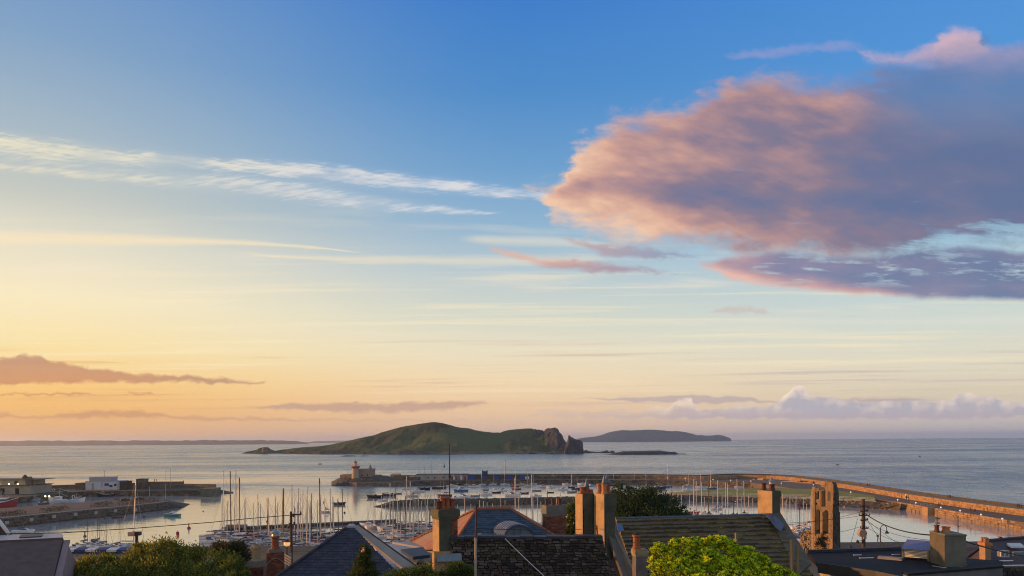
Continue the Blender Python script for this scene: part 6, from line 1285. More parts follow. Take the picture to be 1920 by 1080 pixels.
tree('conifer', 'small dark conical evergreen in front of the night-blue slate roof', [(684,1040,11,14,0),(684,1058,20,18,0),(683,1080,27,24,0),(684,1100,30,26,0),(688,1031,6,8,0)], 31, 9000, 0.085, [lf('cypress_leaf',(0.022,0.036,0.012),(0.014,0.025,0.009)), lf('cypress_leaf_b',(0.036,0.055,0.016),(0.024,0.038,0.012))], random.Random(37), up=1.2)
b = MB(); q = pt(679.5, 1031.5, 30.3)
for k in range(5): b.rock((q.x+RF.uniform(-0.05,0.05), q.y+RF.uniform(-0.04,0.04), q.z+RF.uniform(-0.1,0.1)), 0.06, RF)
tag(b.build('bird_feeder', mat('orange_blossom',(0.55,0.25,0.12),(0.45,0.2,0.1),0.7)), 'orange sunlit blossom cluster at the tip of the conical evergreen', 'blossom')
L_yg = [lf('hedge_leaf',(0.10,0.12,0.028),(0.065,0.085,0.02)), lf('hedge_leaf_dark',(0.045,0.062,0.018),(0.03,0.045,0.013)), lf('hedge_leaf_gold',(0.17,0.16,0.04),(0.12,0.115,0.03))]
tree('bush', 'yellow-green bush at the foot of the pale verge', [(765,1078,30,13,0),(795,1074,22,14,0),(745,1088,26,12,0),(812,1084,18,14,0)], 31, 7000, 0.09, L_yg, random.Random(38), cat='bush')
tree('bush', 'deep green bush below the ochre chimney, with a few orange flower heads', [(858,1074,22,18,0),(843,1084,20,16,0),(880,1080,14,16,0),(864,1062,10,8,0)], 31, 7000, 0.085, [lf('green_leaf',(0.045,0.075,0.02),(0.03,0.052,0.015)), L_yg[1]], random.Random(39), cat='bush')
# bright bush: upright leaf rosettes in rounded masses
L_br = [lf('bright_leaf',(0.33,0.40,0.012),(0.25,0.33,0.01)), lf('bright_leaf_b',(0.14,0.22,0.012),(0.10,0.16,0.01)), lf('bright_leaf_c',(0.48,0.46,0.03),(0.40,0.42,0.02)), lf('bright_leaf_dark',(0.06,0.11,0.01),(0.045,0.085,0.008))]
bb = thing('bush', (pt(1350,1080,22).x, 22, 24), 'large bright lime-green bush in low sun before the stone-slab roof', 'bush')
RB = random.Random(77); masses = [(1238,1048,22,26,0),(1287,1034,27,25,0.2),(1346,1032,30,26,0.3),(1318,1050,14,14,0.1),(1372,1024,10,12,0.3),(1262,1022,9,10,0.2),(1328,1060,40,26,-0.3),(1270,1078,52,30,-0.4),(1385,1046,22,20,0.2),(1405,1064,36,24,0),(1400,1040,14,14,0.3),(1440,1076,36,18,-0.2),(1470,1088,30,16,-0.3),(1345,1092,90,30,-0.6)]
m = MB(); m2 = MB()
for px, py, rx, ry, dy in masses:
    c = pt(px, py, 22+dy); k = (22+dy)/F
    for _ in range(int(rx*ry*0.55)):
        d = Vector((RB.gauss(0,1), RB.gauss(0,1), RB.gauss(0,1))).normalized()
        if d.z < -0.35: d.z = -d.z
        q_n = mnoise.noise(Vector((c.x + d.x*rx*k, c.y + d.y*rx*k, c.z + d.z*ry*k))*3.2)
        if q_n < -0.12 and RB.random() < 0.8: continue
        rr_k = RB.uniform(0.72, 1.0) + max(0, q_n)*0.42; p = Vector((c.x + d.x*rx*k*rr_k, c.y + d.y*rx*k*0.9*rr_k, c.z + d.z*ry*k*rr_k))
        axis = (d*0.7 + Vector((0,0,0.8)) + Vector((RB.uniform(-.3,.3), RB.uniform(-.3,.3), 0))).normalized(); tone = RB.choice((0,0,1,1,2,3)) 
        m2.tube(p - axis*0.12, p, 0.004, n=3, caps=False)
        side_ = axis.orthogonal().normalized(); side2 = axis.cross(side_)
        for j in range(7):
            a_ = j*0.9 + RB.random(); o_ = side_*math.cos(a_) + side2*math.sin(a_); L = RB.uniform(0.06, 0.11); tip = p + (axis*RB.uniform(0.4,1.0) + o_*0.8).normalized()*L
            wd = (axis.cross(o_)).normalized()*L*0.20; mid = p + (axis*0.75 + o_*0.65).normalized()*L*0.55
            m.add([p - axis*0.02*j*0.3, mid+wd, tip, mid-wd], [(0,1,2),(0,2,3)], tone if RB.random() < 0.7 else RB.randrange(4))
m.build('foliage', L_br, bb); m2.build('twigs', MATS['bark'], bb)
b = MB()
for k in range(9): a_ = pt(1300+12*k, 1095, 22); b.tube((a_.x*0.3+pt(1350,1080,22).x*0.7, 22, 22.5), a_ + Vector((0,0,0.4)), 0.03, 0.012, 6)
b.build('stems', MATS['bark'], bb)
# ------------------------------------------------------------------ boats
def gloss(n_, c, r=0.35): return mat(n_, c, tuple(v*0.85 for v in c), r, 1.5, spec=0.5)
HULLM = {'white': gloss('white_hull',(0.82,0.81,0.80)), 'cream': gloss('cream_hull',(0.58,0.53,0.42)), 'navy': gloss('navy_hull',(0.018,0.028,0.075)), 'red': gloss('red_hull',(0.28,0.02,0.025)),
 'blue': gloss('blue_hull',(0.05,0.17,0.36)), 'green': gloss('green_hull',(0.02,0.09,0.06)), 'black': gloss('black_hull',(0.015,0.016,0.02)), 'grey': gloss('grey_hull',(0.28,0.30,0.33)), 'brown': gloss('brown_hull',(0.12,0.045,0.03)), 'orange': gloss('orange_hull',(0.42,0.15,0.04)), 'maroon': gloss('maroon_hull',(0.12,0.02,0.025)), 'teal': gloss('teal_hull',(0.06,0.22,0.22)), 'pale': gloss('pale_hull',(0.45,0.52,0.60))}
COVM = {'blue': gloss('blue_canvas',(0.025,0.05,0.17),0.8), 'navy': gloss('navy_canvas',(0.015,0.022,0.05),0.8), 'red': gloss('red_canvas',(0.30,0.03,0.035),0.8), 'maroon': gloss('maroon_canvas',(0.13,0.02,0.025),0.8), 'green': gloss('green_canvas',(0.02,0.09,0.05),0.8), 'grey': gloss('grey_canvas',(0.22,0.22,0.23),0.8), 'cream': gloss('cream_canvas',(0.48,0.42,0.32),0.8), 'white': gloss('white_canvas',(0.6,0.6,0.6),0.8), 'black': gloss('black_canvas',(0.02,0.02,0.022),0.8)}
deckM = mat('boat_deck', (0.68,0.66,0.62),(0.58,0.56,0.52),0.6,2); glassM = mat('boat_window', (0.02,0.025,0.03),(0.03,0.035,0.04),0.15)
alu = mat('pale_mast', (0.66,0.60,0.54),(0.56,0.51,0.46),0.4,1.0,metal=0.15); alud = mat('dark_mast', (0.035,0.03,0.03),(0.05,0.042,0.04),0.5); woodm = mat('varnished_mast', (0.30,0.17,0.07),(0.22,0.12,0.05),0.4,1.0)
rigM = mat('rigging', (0.20,0.19,0.18),(0.15,0.145,0.14),0.5)
def hull_mb(L, B, fb_, sheer=0.25, trans=0.72, flare=1.0):
    b = MB(); st = []; N = 10
    for i in range(N+1):
        u = i/N; x = -L/2 + L*u
        w_ = B/2*(trans + (1-trans)*math.sin(min(1, u/0.45)*math.pi/2)) if u < 0.45 else B/2*(1-((u-0.45)/0.55)**2.2)
        w_ = max(w_, 0.02); z = fb_*(1+sheer*((u-0.35)**2)*2.2); k = 0.80 if u < 0.8 else 0.8-(u-0.8)*1.8
        xr = x + (0.0 if u < 0.9 else 0); st.append([(x, -w_, z), (x - (u**6)*L*0.03, -w_*k*0.95, z*0.35), (x - (u**6)*L*0.07, -w_*0.55*k, -0.15), (x-(u**6)*L*0.09, 0, -0.4*(1 if u < 0.95 else 0.2)), (x - (u**6)*L*0.07, w_*0.55*k, -0.15), (x - (u**6)*L*0.03, w_*k*0.95, z*0.35), (x, w_, z)])
    for s in st: b.v += s
    for i in range(N):
        for j in range(6): a = i*7+j; b.f.append((a, a+1, a+8, a+7)); b.m.append(0)
    b.f.append((0,6,5,4,3,2,1)[::1]); b.m.append(0)
    return b, st
def deck_mb(st, dz=-0.05):
    b = MB(); n = len(st)
    for s in st: b.v += [(s[0][0], s[0][1]*0.96, s[0][2]+dz), (s[0][0], 0, s[0][2]+dz+0.05), (s[0][0], -s[0][1]*0.96, s[0][2]+dz)]
    for i in range(n-1):
        for j in range(2): a = i*3+j; b.f.append((a, a+3, a+4, a+1)); b.m.append(0)
    return b
PROTO = {}
def loc_build(b, name, m, par): return b.build(name, m, par, local=True)
def taperbox(b, x0, x1, w0, w1, z0, z1, inx=0.25, iny=0.12, mi=0):
    return b.hexa([(x0,-w0,z0),(x1,-w1,z0),(x1,w1,z0),(x0,w0,z0),(x0+inx*0.4,-w0+iny,z1),(x1-inx,-w1+iny,z1),(x1-inx,w1-iny,z1),(x0+inx*0.4,w0-iny,z1)], mi)
def yacht(hull='white', cover='blue', mast='pale', L=10.0, H=13.0, detail=2, band=None, hood=True, rm=0.085):
    key = (hull, cover, mast, L, H, detail, hood)
    if key in PROTO: return PROTO[key]
    t = bpy.data.objects.new('sailing_yacht', None); PROTO[key] = t      # linked when first placed
    mm = {'pale': alu, 'dark': alud, 'wood': woodm}[mast]; B = L*0.32; fb_ = L*0.122
    b, st = hull_mb(L, B, fb_); hu = loc_build(b, 'hull', HULLM[hull], t)
    loc_build(deck_mb(st), 'deck', deckM, t)
    if detail > 1:
        b = MB()
        for s, e in zip(st[:-1], st[1:]):
            for k in (0, 6): b.tube((s[k][0], s[k][1]*1.01, s[k][2]-fb_*0.12), (e[k][0], e[k][1]*1.01, e[k][2]-fb_*0.12), 0.035, n=4, caps=False)
        loc_build(b, 'rubbing_strake', COVM['navy' if hull == 'white' else 'white'], hu)
    b = MB(); taperbox(b, -L*0.12, L*0.24, B*0.30, B*0.17, fb_*0.96, fb_*1.45, L*0.10, 0.12); cb = loc_build(b, 'cabin', HULLM['white'], t)
    b = MB(); taperbox(b, -L*0.09, L*0.16, B*0.288, B*0.205, fb_*1.08, fb_*1.3, L*0.03, 0.03); loc_build(b, 'window', glassM, cb)
    b = MB(); b.hexa([(-L*0.38,-B*0.22,fb_*1.0),(-L*0.14,-B*0.22,fb_*1.0),(-L*0.14,B*0.22,fb_*1.0),(-L*0.38,B*0.22,fb_*1.0),(-L*0.38,-B*0.22,fb_*1.06),(-L*0.14,-B*0.22,fb_*1.06),(-L*0.14,B*0.22,fb_*1.06),(-L*0.38,B*0.22,fb_*1.06)]); loc_build(b, 'cockpit', mat('teak',(0.16,0.11,0.07),(0.12,0.08,0.05),0.7,3), t)
    if hood:
        b = MB(); nh = 7
        for k in range(nh):
            a0, a1 = math.pi*k/nh, math.pi*(k+1)/nh; r_ = B*0.27
            b.add([(-L*0.15, -r_*math.cos(a0), fb_*1.35+0.5*math.sin(a0)), (-L*0.15, -r_*math.cos(a1), fb_*1.35+0.5*math.sin(a1)), (-L*0.06, -r_*0.9*math.cos(a1), fb_*1.35+0.12*math.sin(a1)), (-L*0.06, -r_*0.9*math.cos(a0), fb_*1.35+0.12*math.sin(a0))], [(0,1,2,3)])
        loc_build(b, 'spray_hood', COVM[cover], t)
    mx_ = L*0.08; z0 = fb_*1.35; b = MB(); b.tube((mx_,0,z0-0.4), (mx_-0.15,0,H), rm*1.35, rm*0.95, 7); ms = loc_build(b, 'mast', mm, t)
    b = MB()
    for f_ in (0.42, 0.70): zz = z0 + (H-z0)*f_; b.tube((mx_-0.1,-B*0.30*(1.2-f_),zz),(mx_-0.1,B*0.30*(1.2-f_),zz),0.035,n=4)
    loc_build(b, 'spreader', mm, ms)
    b = MB(); b.tube((mx_-0.05,0,H),(mx_-0.05,0,H+0.45),0.02,n=4); b.box((mx_-0.2,0,H+0.02),(0.5,0.04,0.05)); loc_build(b, 'masthead', alud, ms)
    b = MB(); b.tube((mx_-0.1,0,z0+0.55),(-L*0.36,0,z0+0.55),0.06,n=6); bm_ = loc_build(b, 'boom', mm, t)
    b = MB(); n_ = 6
    for k in range(n_):
        u0, u1 = k/n_, (k+1)/n_; r0, r1 = 0.20-0.09*u0, 0.20-0.09*u1; b.tube((lerp(mx_-0.15,-L*0.34,u0),0,z0+0.72+r0*0.35),(lerp(mx_-0.15,-L*0.34,u1),0,z0+0.70+r1*0.35),r0,r1,8,caps=k in (0,n_-1))
    loc_build(b, 'sail_cover', COVM[cover], bm_)
    b = MB(); b.tube((L*0.47,0,fb_*1.2),(mx_,0,H*0.96),0.055 if detail > 1 else 0.035,0.03,4); loc_build(b, 'furled_jib' if detail > 1 else 'forestay', COVM['cream'] if detail > 1 else rigM, t)
    b = MB(); b.tube((-L*0.49,0,fb_),(mx_-0.12,0,H*0.99),0.022,n=3)
    for sgn in (-1, 1):
        b.path([(mx_-0.1,sgn*B*0.46,fb_),(mx_-0.1,sgn*B*0.235,z0+(H-z0)*0.42),(mx_-0.1,sgn*B*0.15,z0+(H-z0)*0.70),(mx_-0.1,0,H*0.97)],0.022,3)
    loc_build(b, 'shrouds', rigM, t)
    if detail > 1:
        b = MB()
        for sgn in (0, 6):
            P_ = [(s[sgn][0], s[sgn][1]*0.95, s[sgn][2]+0.55) for s in st[1:]]; b.path(P_, 0.018, 3)
            for s in st[1:]: b.tube((s[sgn][0], s[sgn][1]*0.95, s[sgn][2]), (s[sgn][0], s[sgn][1]*0.95, s[sgn][2]+0.55), 0.018, n=3)
        loc_build(b, 'guard_rail', rope_metal, t)
    return t
def motor(hull='white', top='white', L=8.0, kind_='cruiser'):
    key = (hull, top, L, kind_)
    if key in PROTO: return PROTO[key]
    nm_ = {'cruiser': 'motor_boat', 'rib': 'inflatable_boat', 'dinghy': 'dinghy', 'trawler': 'trawler', 'covered': 'covered_boat'}[kind_]
    t = bpy.data.objects.new(nm_, None); PROTO[key] = t; B = L*0.34; fb_ = L*0.12
    b, st = hull_mb(L, B, fb_ if kind_ != 'trawler' else L*0.13, 0.5 if kind_ != 'trawler' else 1.1); hu = loc_build(b, 'hull', HULLM[hull], t)
    if kind_ == 'dinghy':
        b = deck_mb(st, -fb_*0.5); loc_build(b, 'floor', HULLM['grey'], t)
        for x in (-L*0.2, L*0.12): b = MB(); b.box((x,0,fb_*0.7),(L*0.07,B*0.85,0.05)); loc_build(b, 'thwart', deckM, t)
        b = MB(); b.box((-L*0.5,0,fb_*0.5),(0.3,0.35,0.7)); loc_build(b, 'outboard', HULLM['black'], t)
        return t
    loc_build(deck_mb(st), 'deck', deckM, t)
    if kind_ == 'rib':
        b = MB()
        for sgn in (0, 6): b.path([(s[sgn][0], s[sgn][1]*0.95, s[sgn][2]+0.12) for s in st], 0.24, 7)
        loc_build(b, 'tube', HULLM[hull], hu)
        b = MB(); b.box((-L*0.05,0,fb_),(0.7,0.8,0.9)); b.box((-L*0.47,0,fb_*0.6),(0.4,0.5,1.0)); loc_build(b, 'console', HULLM['black'], t); return t
    if kind_ == 'covered':
        b = MB(); taperbox(b, -L*0.47, L*0.36, B*0.46, B*0.22, fb_*0.95, fb_*1.9, L*0.20, B*0.14); loc_build(b, 'canvas_cover', COVM[top], t); return t
    if kind_ == 'trawler':
        b = MB(); b.box((L*0.14,0,fb_*0.95),(L*0.20,B*0.6,L*0.14)); cb = loc_build(b, 'wheelhouse', HULLM[top], t)
        b = MB(); b.box((L*0.145,0,fb_*0.95+L*0.085),(L*0.205,B*0.62,L*0.03)); loc_build(b, 'window', glassM, cb)
        b = MB(); b.box((L*0.14,0,fb_*0.95+L*0.14),(L*0.22,B*0.66,0.12)); loc_build(b, 'roof', HULLM['white'], cb)
        b = MB(); b.tube((L*0.10,0,L*0.2),(L*0.10,0,L*0.46),0.12,0.06,6); b.tube((L*0.1,0,L*0.40),(-L*0.2,0,L*0.25),0.06,n=5); b.tube((L*0.1,0,L*0.43),(L*0.46,0,L*0.17),0.03,n=4); loc_build(b, 'mast', alu, t)
        b = MB(); 
        for sgn in (-1,1): b.tube((-L*0.40,sgn*B*0.36,fb_),(-L*0.38,sgn*B*0.28,L*0.30),0.10,n=6)
        b.tube((-L*0.38,-B*0.28,L*0.30),(-L*0.38,B*0.28,L*0.30),0.10,n=6); loc_build(b, 'gantry', HULLM[top], t)
        b = MB(); b.tube((-L*0.25,-B*0.3,L*0.17),(-L*0.25,B*0.3,L*0.17),0.5,n=10); loc_build(b, 'net_drum', COVM['green'], t)
        b = MB()
        for sgn in (0, 6): b.path([(s[sgn][0], s[sgn][1], s[sgn][2]+0.05) for s in st], 0.10, 5)
        loc_build(b, 'gunwale', HULLM['white'], hu); return t
    b = MB(); taperbox(b, -L*0.18, L*0.28, B*0.38, B*0.20, fb_*0.96, fb_*1.7, L*0.16, 0.12); cb = loc_build(b, 'cabin', HULLM['white'], t)
    b = MB(); taperbox(b, -L*0.14, L*0.17, B*0.385, B*0.275, fb_*1.25, fb_*1.55, L*0.06, 0.06); loc_build(b, 'window', glassM, cb)
    b = MB(); taperbox(b, -L*0.20, L*0.04, B*0.30, B*0.24, fb_*1.7, fb_*2.25, L*0.06, 0.08); loc_build(b, 'canopy', COVM[top], t)
    b = MB(); b.path([(L*0.12,-B*0.3,fb_*1.15),(L*0.12,-B*0.3,fb_*1.75),(L*0.42,0,fb_*1.85),(L*0.12,B*0.3,fb_*1.75),(L*0.12,B*0.3,fb_*1.15)],0.025,4); b.tube((-L*0.02,0,fb_*2.2),(-L*0.02,0,fb_*3.4),0.03,n=4); loc_build(b, 'rail', rope_metal, t)
    return t
USED = set()
def link_tree(o):
    for ch in kids(o): link_tree(ch)
def place(proto, loc, rz, label, cat, group, heel=0.0, sc_=1.0):
    if id(proto) not in USED: USED.add(id(proto)); COL.objects.link(proto) if proto.name not in COL.objects else None; o = proto
    else: o = dup(proto)
    o.location = loc; o.rotation_euler = (heel, 0, rz); o.scale = (sc_, sc_, sc_)
    tag(o, label, cat, group); return o
RY = random.Random(99)
# ---- labels: each built from looks and berth, checked to be different
LABELS = set()
def uniq(l):
    if l in LABELS: print('DUPLICATE LABEL', l)
    LABELS.add(l); return l
G_M = 'boats moored in the outer harbour'
ORD = ['nearest','second','third','fourth','fifth','sixth','seventh','eighth','ninth','tenth','eleventh','twelfth','thirteenth','fourteenth','fifteenth','sixteenth','seventeenth','eighteenth']
# outer harbour moorings: kind, centre px, waterline py, length px, hull, top, mast height px, label
moor = [
 ('m','covered',787,908.5,22,'navy','navy','dark blue motor boat under a blue cover below the long grey store'),
 ('m','cruiser',807,909,20,'pale','white','pale turquoise motor cruiser beside the dark blue covered boat'),
 ('y',858,909,13,'black','navy',26,'small black-hulled sloop below the red doors of the pier store'),
 ('y',876,909.5,12,'cream','green',20,'small cream sloop below the left end of the blue shutters'),
 ('y',904,909.5,14,'white','grey',30,'white sloop directly below the blue turret'),
 ('y',924,909,15,'white','cream',24,'white sloop with cream cover between the turret and the middle blue shutter'),
 ('y',947,909.5,19,'white','blue',44,'taller white yacht with blue cover, mast topping the pier store'),
 ('y',1000,908.5,14,'white','grey',24,'white sloop just beyond the white doors at the store end'),
 ('y',824,916.5,28,'brown','black',30,'long low red-brown yacht with a wooden mast'),
 ('m','cruiser',864,921.5,27,'blue','blue','bright blue cabin boat'),
 ('m','dinghy',865,914,12,'white','white','small white dinghy just behind the bright blue cabin boat'),
 ('y',834,930.5,27,'red','red',22,'bright red long-keeled yacht above the ochre chimney'),
 ('m','cruiser',783,922.5,26,'white','grey','white cabin cruiser right of the mole tip moorings'),
 ('m','rib',795,918.5,22,'black','black','long black inflatable just behind the white cabin cruiser'),
 ('m','trawler',729,930,27,'black','white','black-hulled workboat with white wheelhouse off the mole tip'),
 ('m','dinghy',745,926.5,15,'orange','white','orange open boat touching the black-hulled workboat'),
 ('m','rib',703,934,29,'black','black','long black inflatable with people aboard, left of the workboat'),
 ('m','dinghy',718,939,18,'white','white','low white tender between the black inflatable and the mole'),
 ('m','cruiser',871,933,24,'white','grey','white motor cruiser close behind the mole, right of the red yacht'),
 ('m','dinghy',890,931,18,'grey','grey','dark grey open boat beside the white motor cruiser'),
 ('m','cruiser',910,928,26,'white','white','long white cabin boat in the middle of the moorings'),
 ('m','dinghy',931,924.5,17,'navy','navy','navy open boat off the bow of the long white cabin boat'),
 ('m','dinghy',911,919.5,10,'black','black','tiny black dinghy above the long white cabin boat'),
 ('m','dinghy',929,917.5,11,'white','white','tiny white dinghy behind the navy open boat'),
 ('y',966,913,17,'red','maroon',34,'red sloop with maroon cover below the right blue shutters'),
 ('y',968,918,18,'maroon','red',30,'dark maroon sloop just in front of the red sloop'),
 ('y',990,913.5,17,'cream','cream',34,'cream sloop catching the light below the white doors'),
 ('m','dinghy',984,925.5,16,'maroon','maroon','plum-coloured open boat behind the mole, below the cream sloop'),
 ('m','cruiser',962,930,30,'white','grey','broad white cruiser hard against the back of the mole'),
 ('m','dinghy',1006,921,17,'grey','grey','light grey dinghy right of the plum-coloured boat'),
 ('m','cruiser',1033,915,18,'white','white','white cruiser above the dark pots of the brick chimney'),
 ('m','dinghy',1032,924,12,'black','black','small black boat below the white cruiser and above the brick chimney'),
 ('y',1038,907,14,'white','white',22,'white sloop against the plain pier wall, first beyond the stores'),
 ('m','cruiser',1050,907,12,'black','white','dark motor boat next to the first sloop beyond the stores'),
 ('y',1073,914.5,18,'black','navy',28,'black sloop in the middle moorings above the paired chimneys'),
 ('y',1081,917.5,20,'navy','grey',24,'navy sloop overlapping the black sloop above the paired chimneys'),
 ('m','dinghy',1072,923.5,18,'grey','grey','long grey tender nearest the left spiked cowl'),
 ('m','dinghy',1093,919.5,20,'black','black','black open boat right behind the left spiked cowl'),
 ('m','cruiser',1116,905.5,13,'white','grey','pale grey motor boat against the pier wall'),
 ('y',1134,906.5,14,'white','cream',30,'white sloop with cream cover against the pier wall'),
 ('y',1151,906.5,12,'white','blue',18,'short white sloop with blue cover against the pier wall'),
 ('m','dinghy',1150,911.5,15,'maroon','maroon','dark red open boat above the evergreen dome'),
 ('m','dinghy',1188,917,12,'black','black','small black boat touching the top of the evergreen dome'),
 ('y',1191,907,13,'white','grey',30,'lone white sloop by the pier wall above the dome tree'),
 ('y',1210,914,18,'pale','blue',26,'pale blue sloop above the crest of the dome tree'),
 ('m','cruiser',1233,917,32,'navy','navy','long dark navy boat just beyond the dome tree'),
 ('y',1251,914,20,'blue','blue',44,'mid-blue yacht with the tallest mast near the pier wind turbine'),
 ('y',1290,913,20,'pale','white',30,'pale blue yacht left of the spread of light blue covers'),
 ('y',1315,915,24,'white','blue',40,'white yacht with light blue cover before the turf'),
 ('y',1334,917,20,'blue','grey',34,'dull blue yacht with grey cover at the edge of the turf'),
 ('m','cruiser',1385,914.5,18,'white','blue','white cruiser with blue canopy off the corner of the pier'),
 ('m','cruiser',1230,905.0,10,'white','white','tiny white launch against the dark pier wall behind the navy boat'),
 ('m','cruiser',1062,909,16,'white','grey','white launch by the pier wall left of the tallest cowl'),
 ('m','cruiser',1093,909.5,21,'white','blue','white launch with blue canopy by the pier wall behind the paired chimneys'),
 ('m','cruiser',1172,908,17,'grey','white','grey launch by the pier wall over the dome tree crest'),
 ('m','cruiser',1265,909,22,'white','grey','white launch by the pier wall right of the wind turbine'),
 ('m','cruiser',978,910,18,'cream','cream','cream launch moored under the right blue shutters'),
 ('m','cruiser',890,914,23,'white','white','white launch between the blue cabin boat and the turret'),
 ('m','cruiser',941,921,19,'white','blue','white launch with blue canopy amid the central moorings'),
 ('m','cruiser',1018,914,24,'white','red','white launch with red canopy above the red brick chimney'),
 ('m','cruiser',1055,919,20,'white','grey','white launch in open water left of the paired chimneys'),
 ('m','cruiser',1108,912,16,'pale','white','pale launch behind the spiked cowls'),
 ('m','cruiser',848,913,21,'white','white','white launch nearest the aerial mast on the outer moorings'),
 ('m','cruiser',760,918,17,'white','grey','white launch on the moorings farthest towards the pier head'),
 ('m','cruiser',773,931,22,'cream','blue','cream launch with blue canopy behind the mole tip'),
 ('m','cruiser',855,935,18,'white','blue','white launch with blue canopy hard behind the mole by the aerial mast'),
 ('m','cruiser',1005,932,23,'white','white','white launch behind the mole over the hipped roof corner'),
 ('m','cruiser',1290,920,19,'white','white','white launch off the turf tip'),
]
ANG = {'y': [0.15, -0.2, 0.05, 0.3], 'm': [0.1, -0.15, 0.2]}
for e in moor:
    if e[0] == 'y':
        _, px, py, lp_, hc, cc, mh, lab = e; p = gp(px, py); k = p.y/F; L = lp_*k; H = mh*k
        o = place(yacht(hc, cc, 'wood' if hc == 'brown' else 'pale', 8.0, 10.5, 1, hood=hc != 'brown'), p, RY.choice(ANG['y']) + (math.pi if RY.random() < 0.7 else 0), uniq(lab), 'sailing boat', G_M)
        o.scale = (L/8.0, L/8.0*1.0, min(1.6, max(0.7, H/10.5)) if False else L/8.0)
        for ch in kids(o):
            if ch.name.split('.')[0] in ('mast', 'shrouds', 'forestay'): ch.scale = (1, 1, max(0.8, H/10.5/(L/8.0)))
    else:
        _, kd, px, py, lp_, hc, tc_, lab = e; p = gp(px, py); L = lp_*p.y/F; bl0 = {'cruiser': 8.0, 'rib': 7.0, 'dinghy': 4.5, 'trawler': 10.0, 'covered': 9.0}[kd]
        pr = motor(hc, tc_, bl0, kd); o = place(pr, p, RY.choice(ANG['m']) + (math.pi if RY.random() < 0.7 else 0), uniq(lab), 'boat', G_M, sc_=L/bl0*1.02)
# ---- fishing boats round the west pier and strays in the channel
fish = [('trawler',-6,953,72,'red','pale',0.25,'big red-hulled trawler with white bulwarks cut off at the edge below the fish hall'),
 ('trawler',62,941,28,'grey','grey',0.1,'small grey fishing boat moored under the end of the fish hall'),
 ('trawler',117,944,50,'pale','white',3.3,'white trawler with a grey wheelhouse moored behind the middle pier'),
 ('trawler',140,942,38,'white','red',0.15,'trawler with red upperworks right beside the white trawler'),
 ('trawler',198,931,34,'black','orange',3.2,'dark-hulled fishing boat with orange wheelhouse below the ice house'),
 ('trawler',82,945.5,18,'brown','cream',0.2,'small tan fishing boat with bright deck lights left of the white trawler')]
for kd, px, py, lp_, hc, tc_, a_, lab in fish:
    p = gp(px, py); L = lp_*p.y/F; place(motor(hc, tc_, 14.0, kd), p, a_, uniq(lab), 'fishing boat', 'fishing boats round the west pier', sc_=L/14.0)
for dx in (-0.7, 1.8):
    b = MB(); q = pt(87+dx*3, 932, gp(82,945.5).y); b.lathe(q, [(0.15,0),(0.45,0.3),(0.45,0.6),(0.15,0.9)], 8); tag(b.build('deck_light', lampM), 'bright deck light on the small tan boat, %s the white trawler' % ('farther from' if dx < 0 else 'nearer to'), 'lamp')
misc = [('cruiser',322,968,34,'teal','white',3.0,'white and teal day boat alone off the tip of the middle pier','boat'),
 ('dinghy',221,971.5,21,'maroon','white',0.1,'small plum rowing boat under the fender boards','boat'),
 ('rib',636,946.5,24,'navy','navy',0.1,'navy inflatable crossing the channel below the lighthouse','boat'),
 ('rib',600,870.5,7,'black','black',0.4,'small dark boat leaving a wake off the lighthouse','boat'),
 ('trawler',1570,872,8,'black','black',0.4,'tiny dark fishing boat far out beyond the ruined gable','boat')]
for kd, px, py, lp_, hc, tc_, a_, lab, cat in misc:
    p = gp(px, py); L = lp_*p.y/F; bl0 = 8.0 if kd == 'cruiser' else (4.5 if kd == 'dinghy' else (7.0 if kd == 'rib' else 14.0)); place(motor(hc, tc_, bl0, kd), p, a_, uniq(lab), cat, None, sc_=L/bl0)
p = gp(610, 961); o = place(yacht('pale', 'white', 'pale', 6.0, 8.0, 1, hood=False), p, 3.05, uniq('small pale sloop drifting with its mainsail half up in the channel'), 'sailing boat', None); o.scale = (0.8, 0.8, 0.8)
b = MB(); b.slab([(0.3,0,1.4),(-2.4,0,1.5),(0.25,0,3.6)], 0.03); loc_build(b, 'sail', COVM['white'], o)
p = gp(1725, 857); o = place(motor('black','black',14.0,'trawler'), p, 1.0, uniq('far-off tiny boat near the horizon on the open sea'), 'boat', None, sc_=0.5)
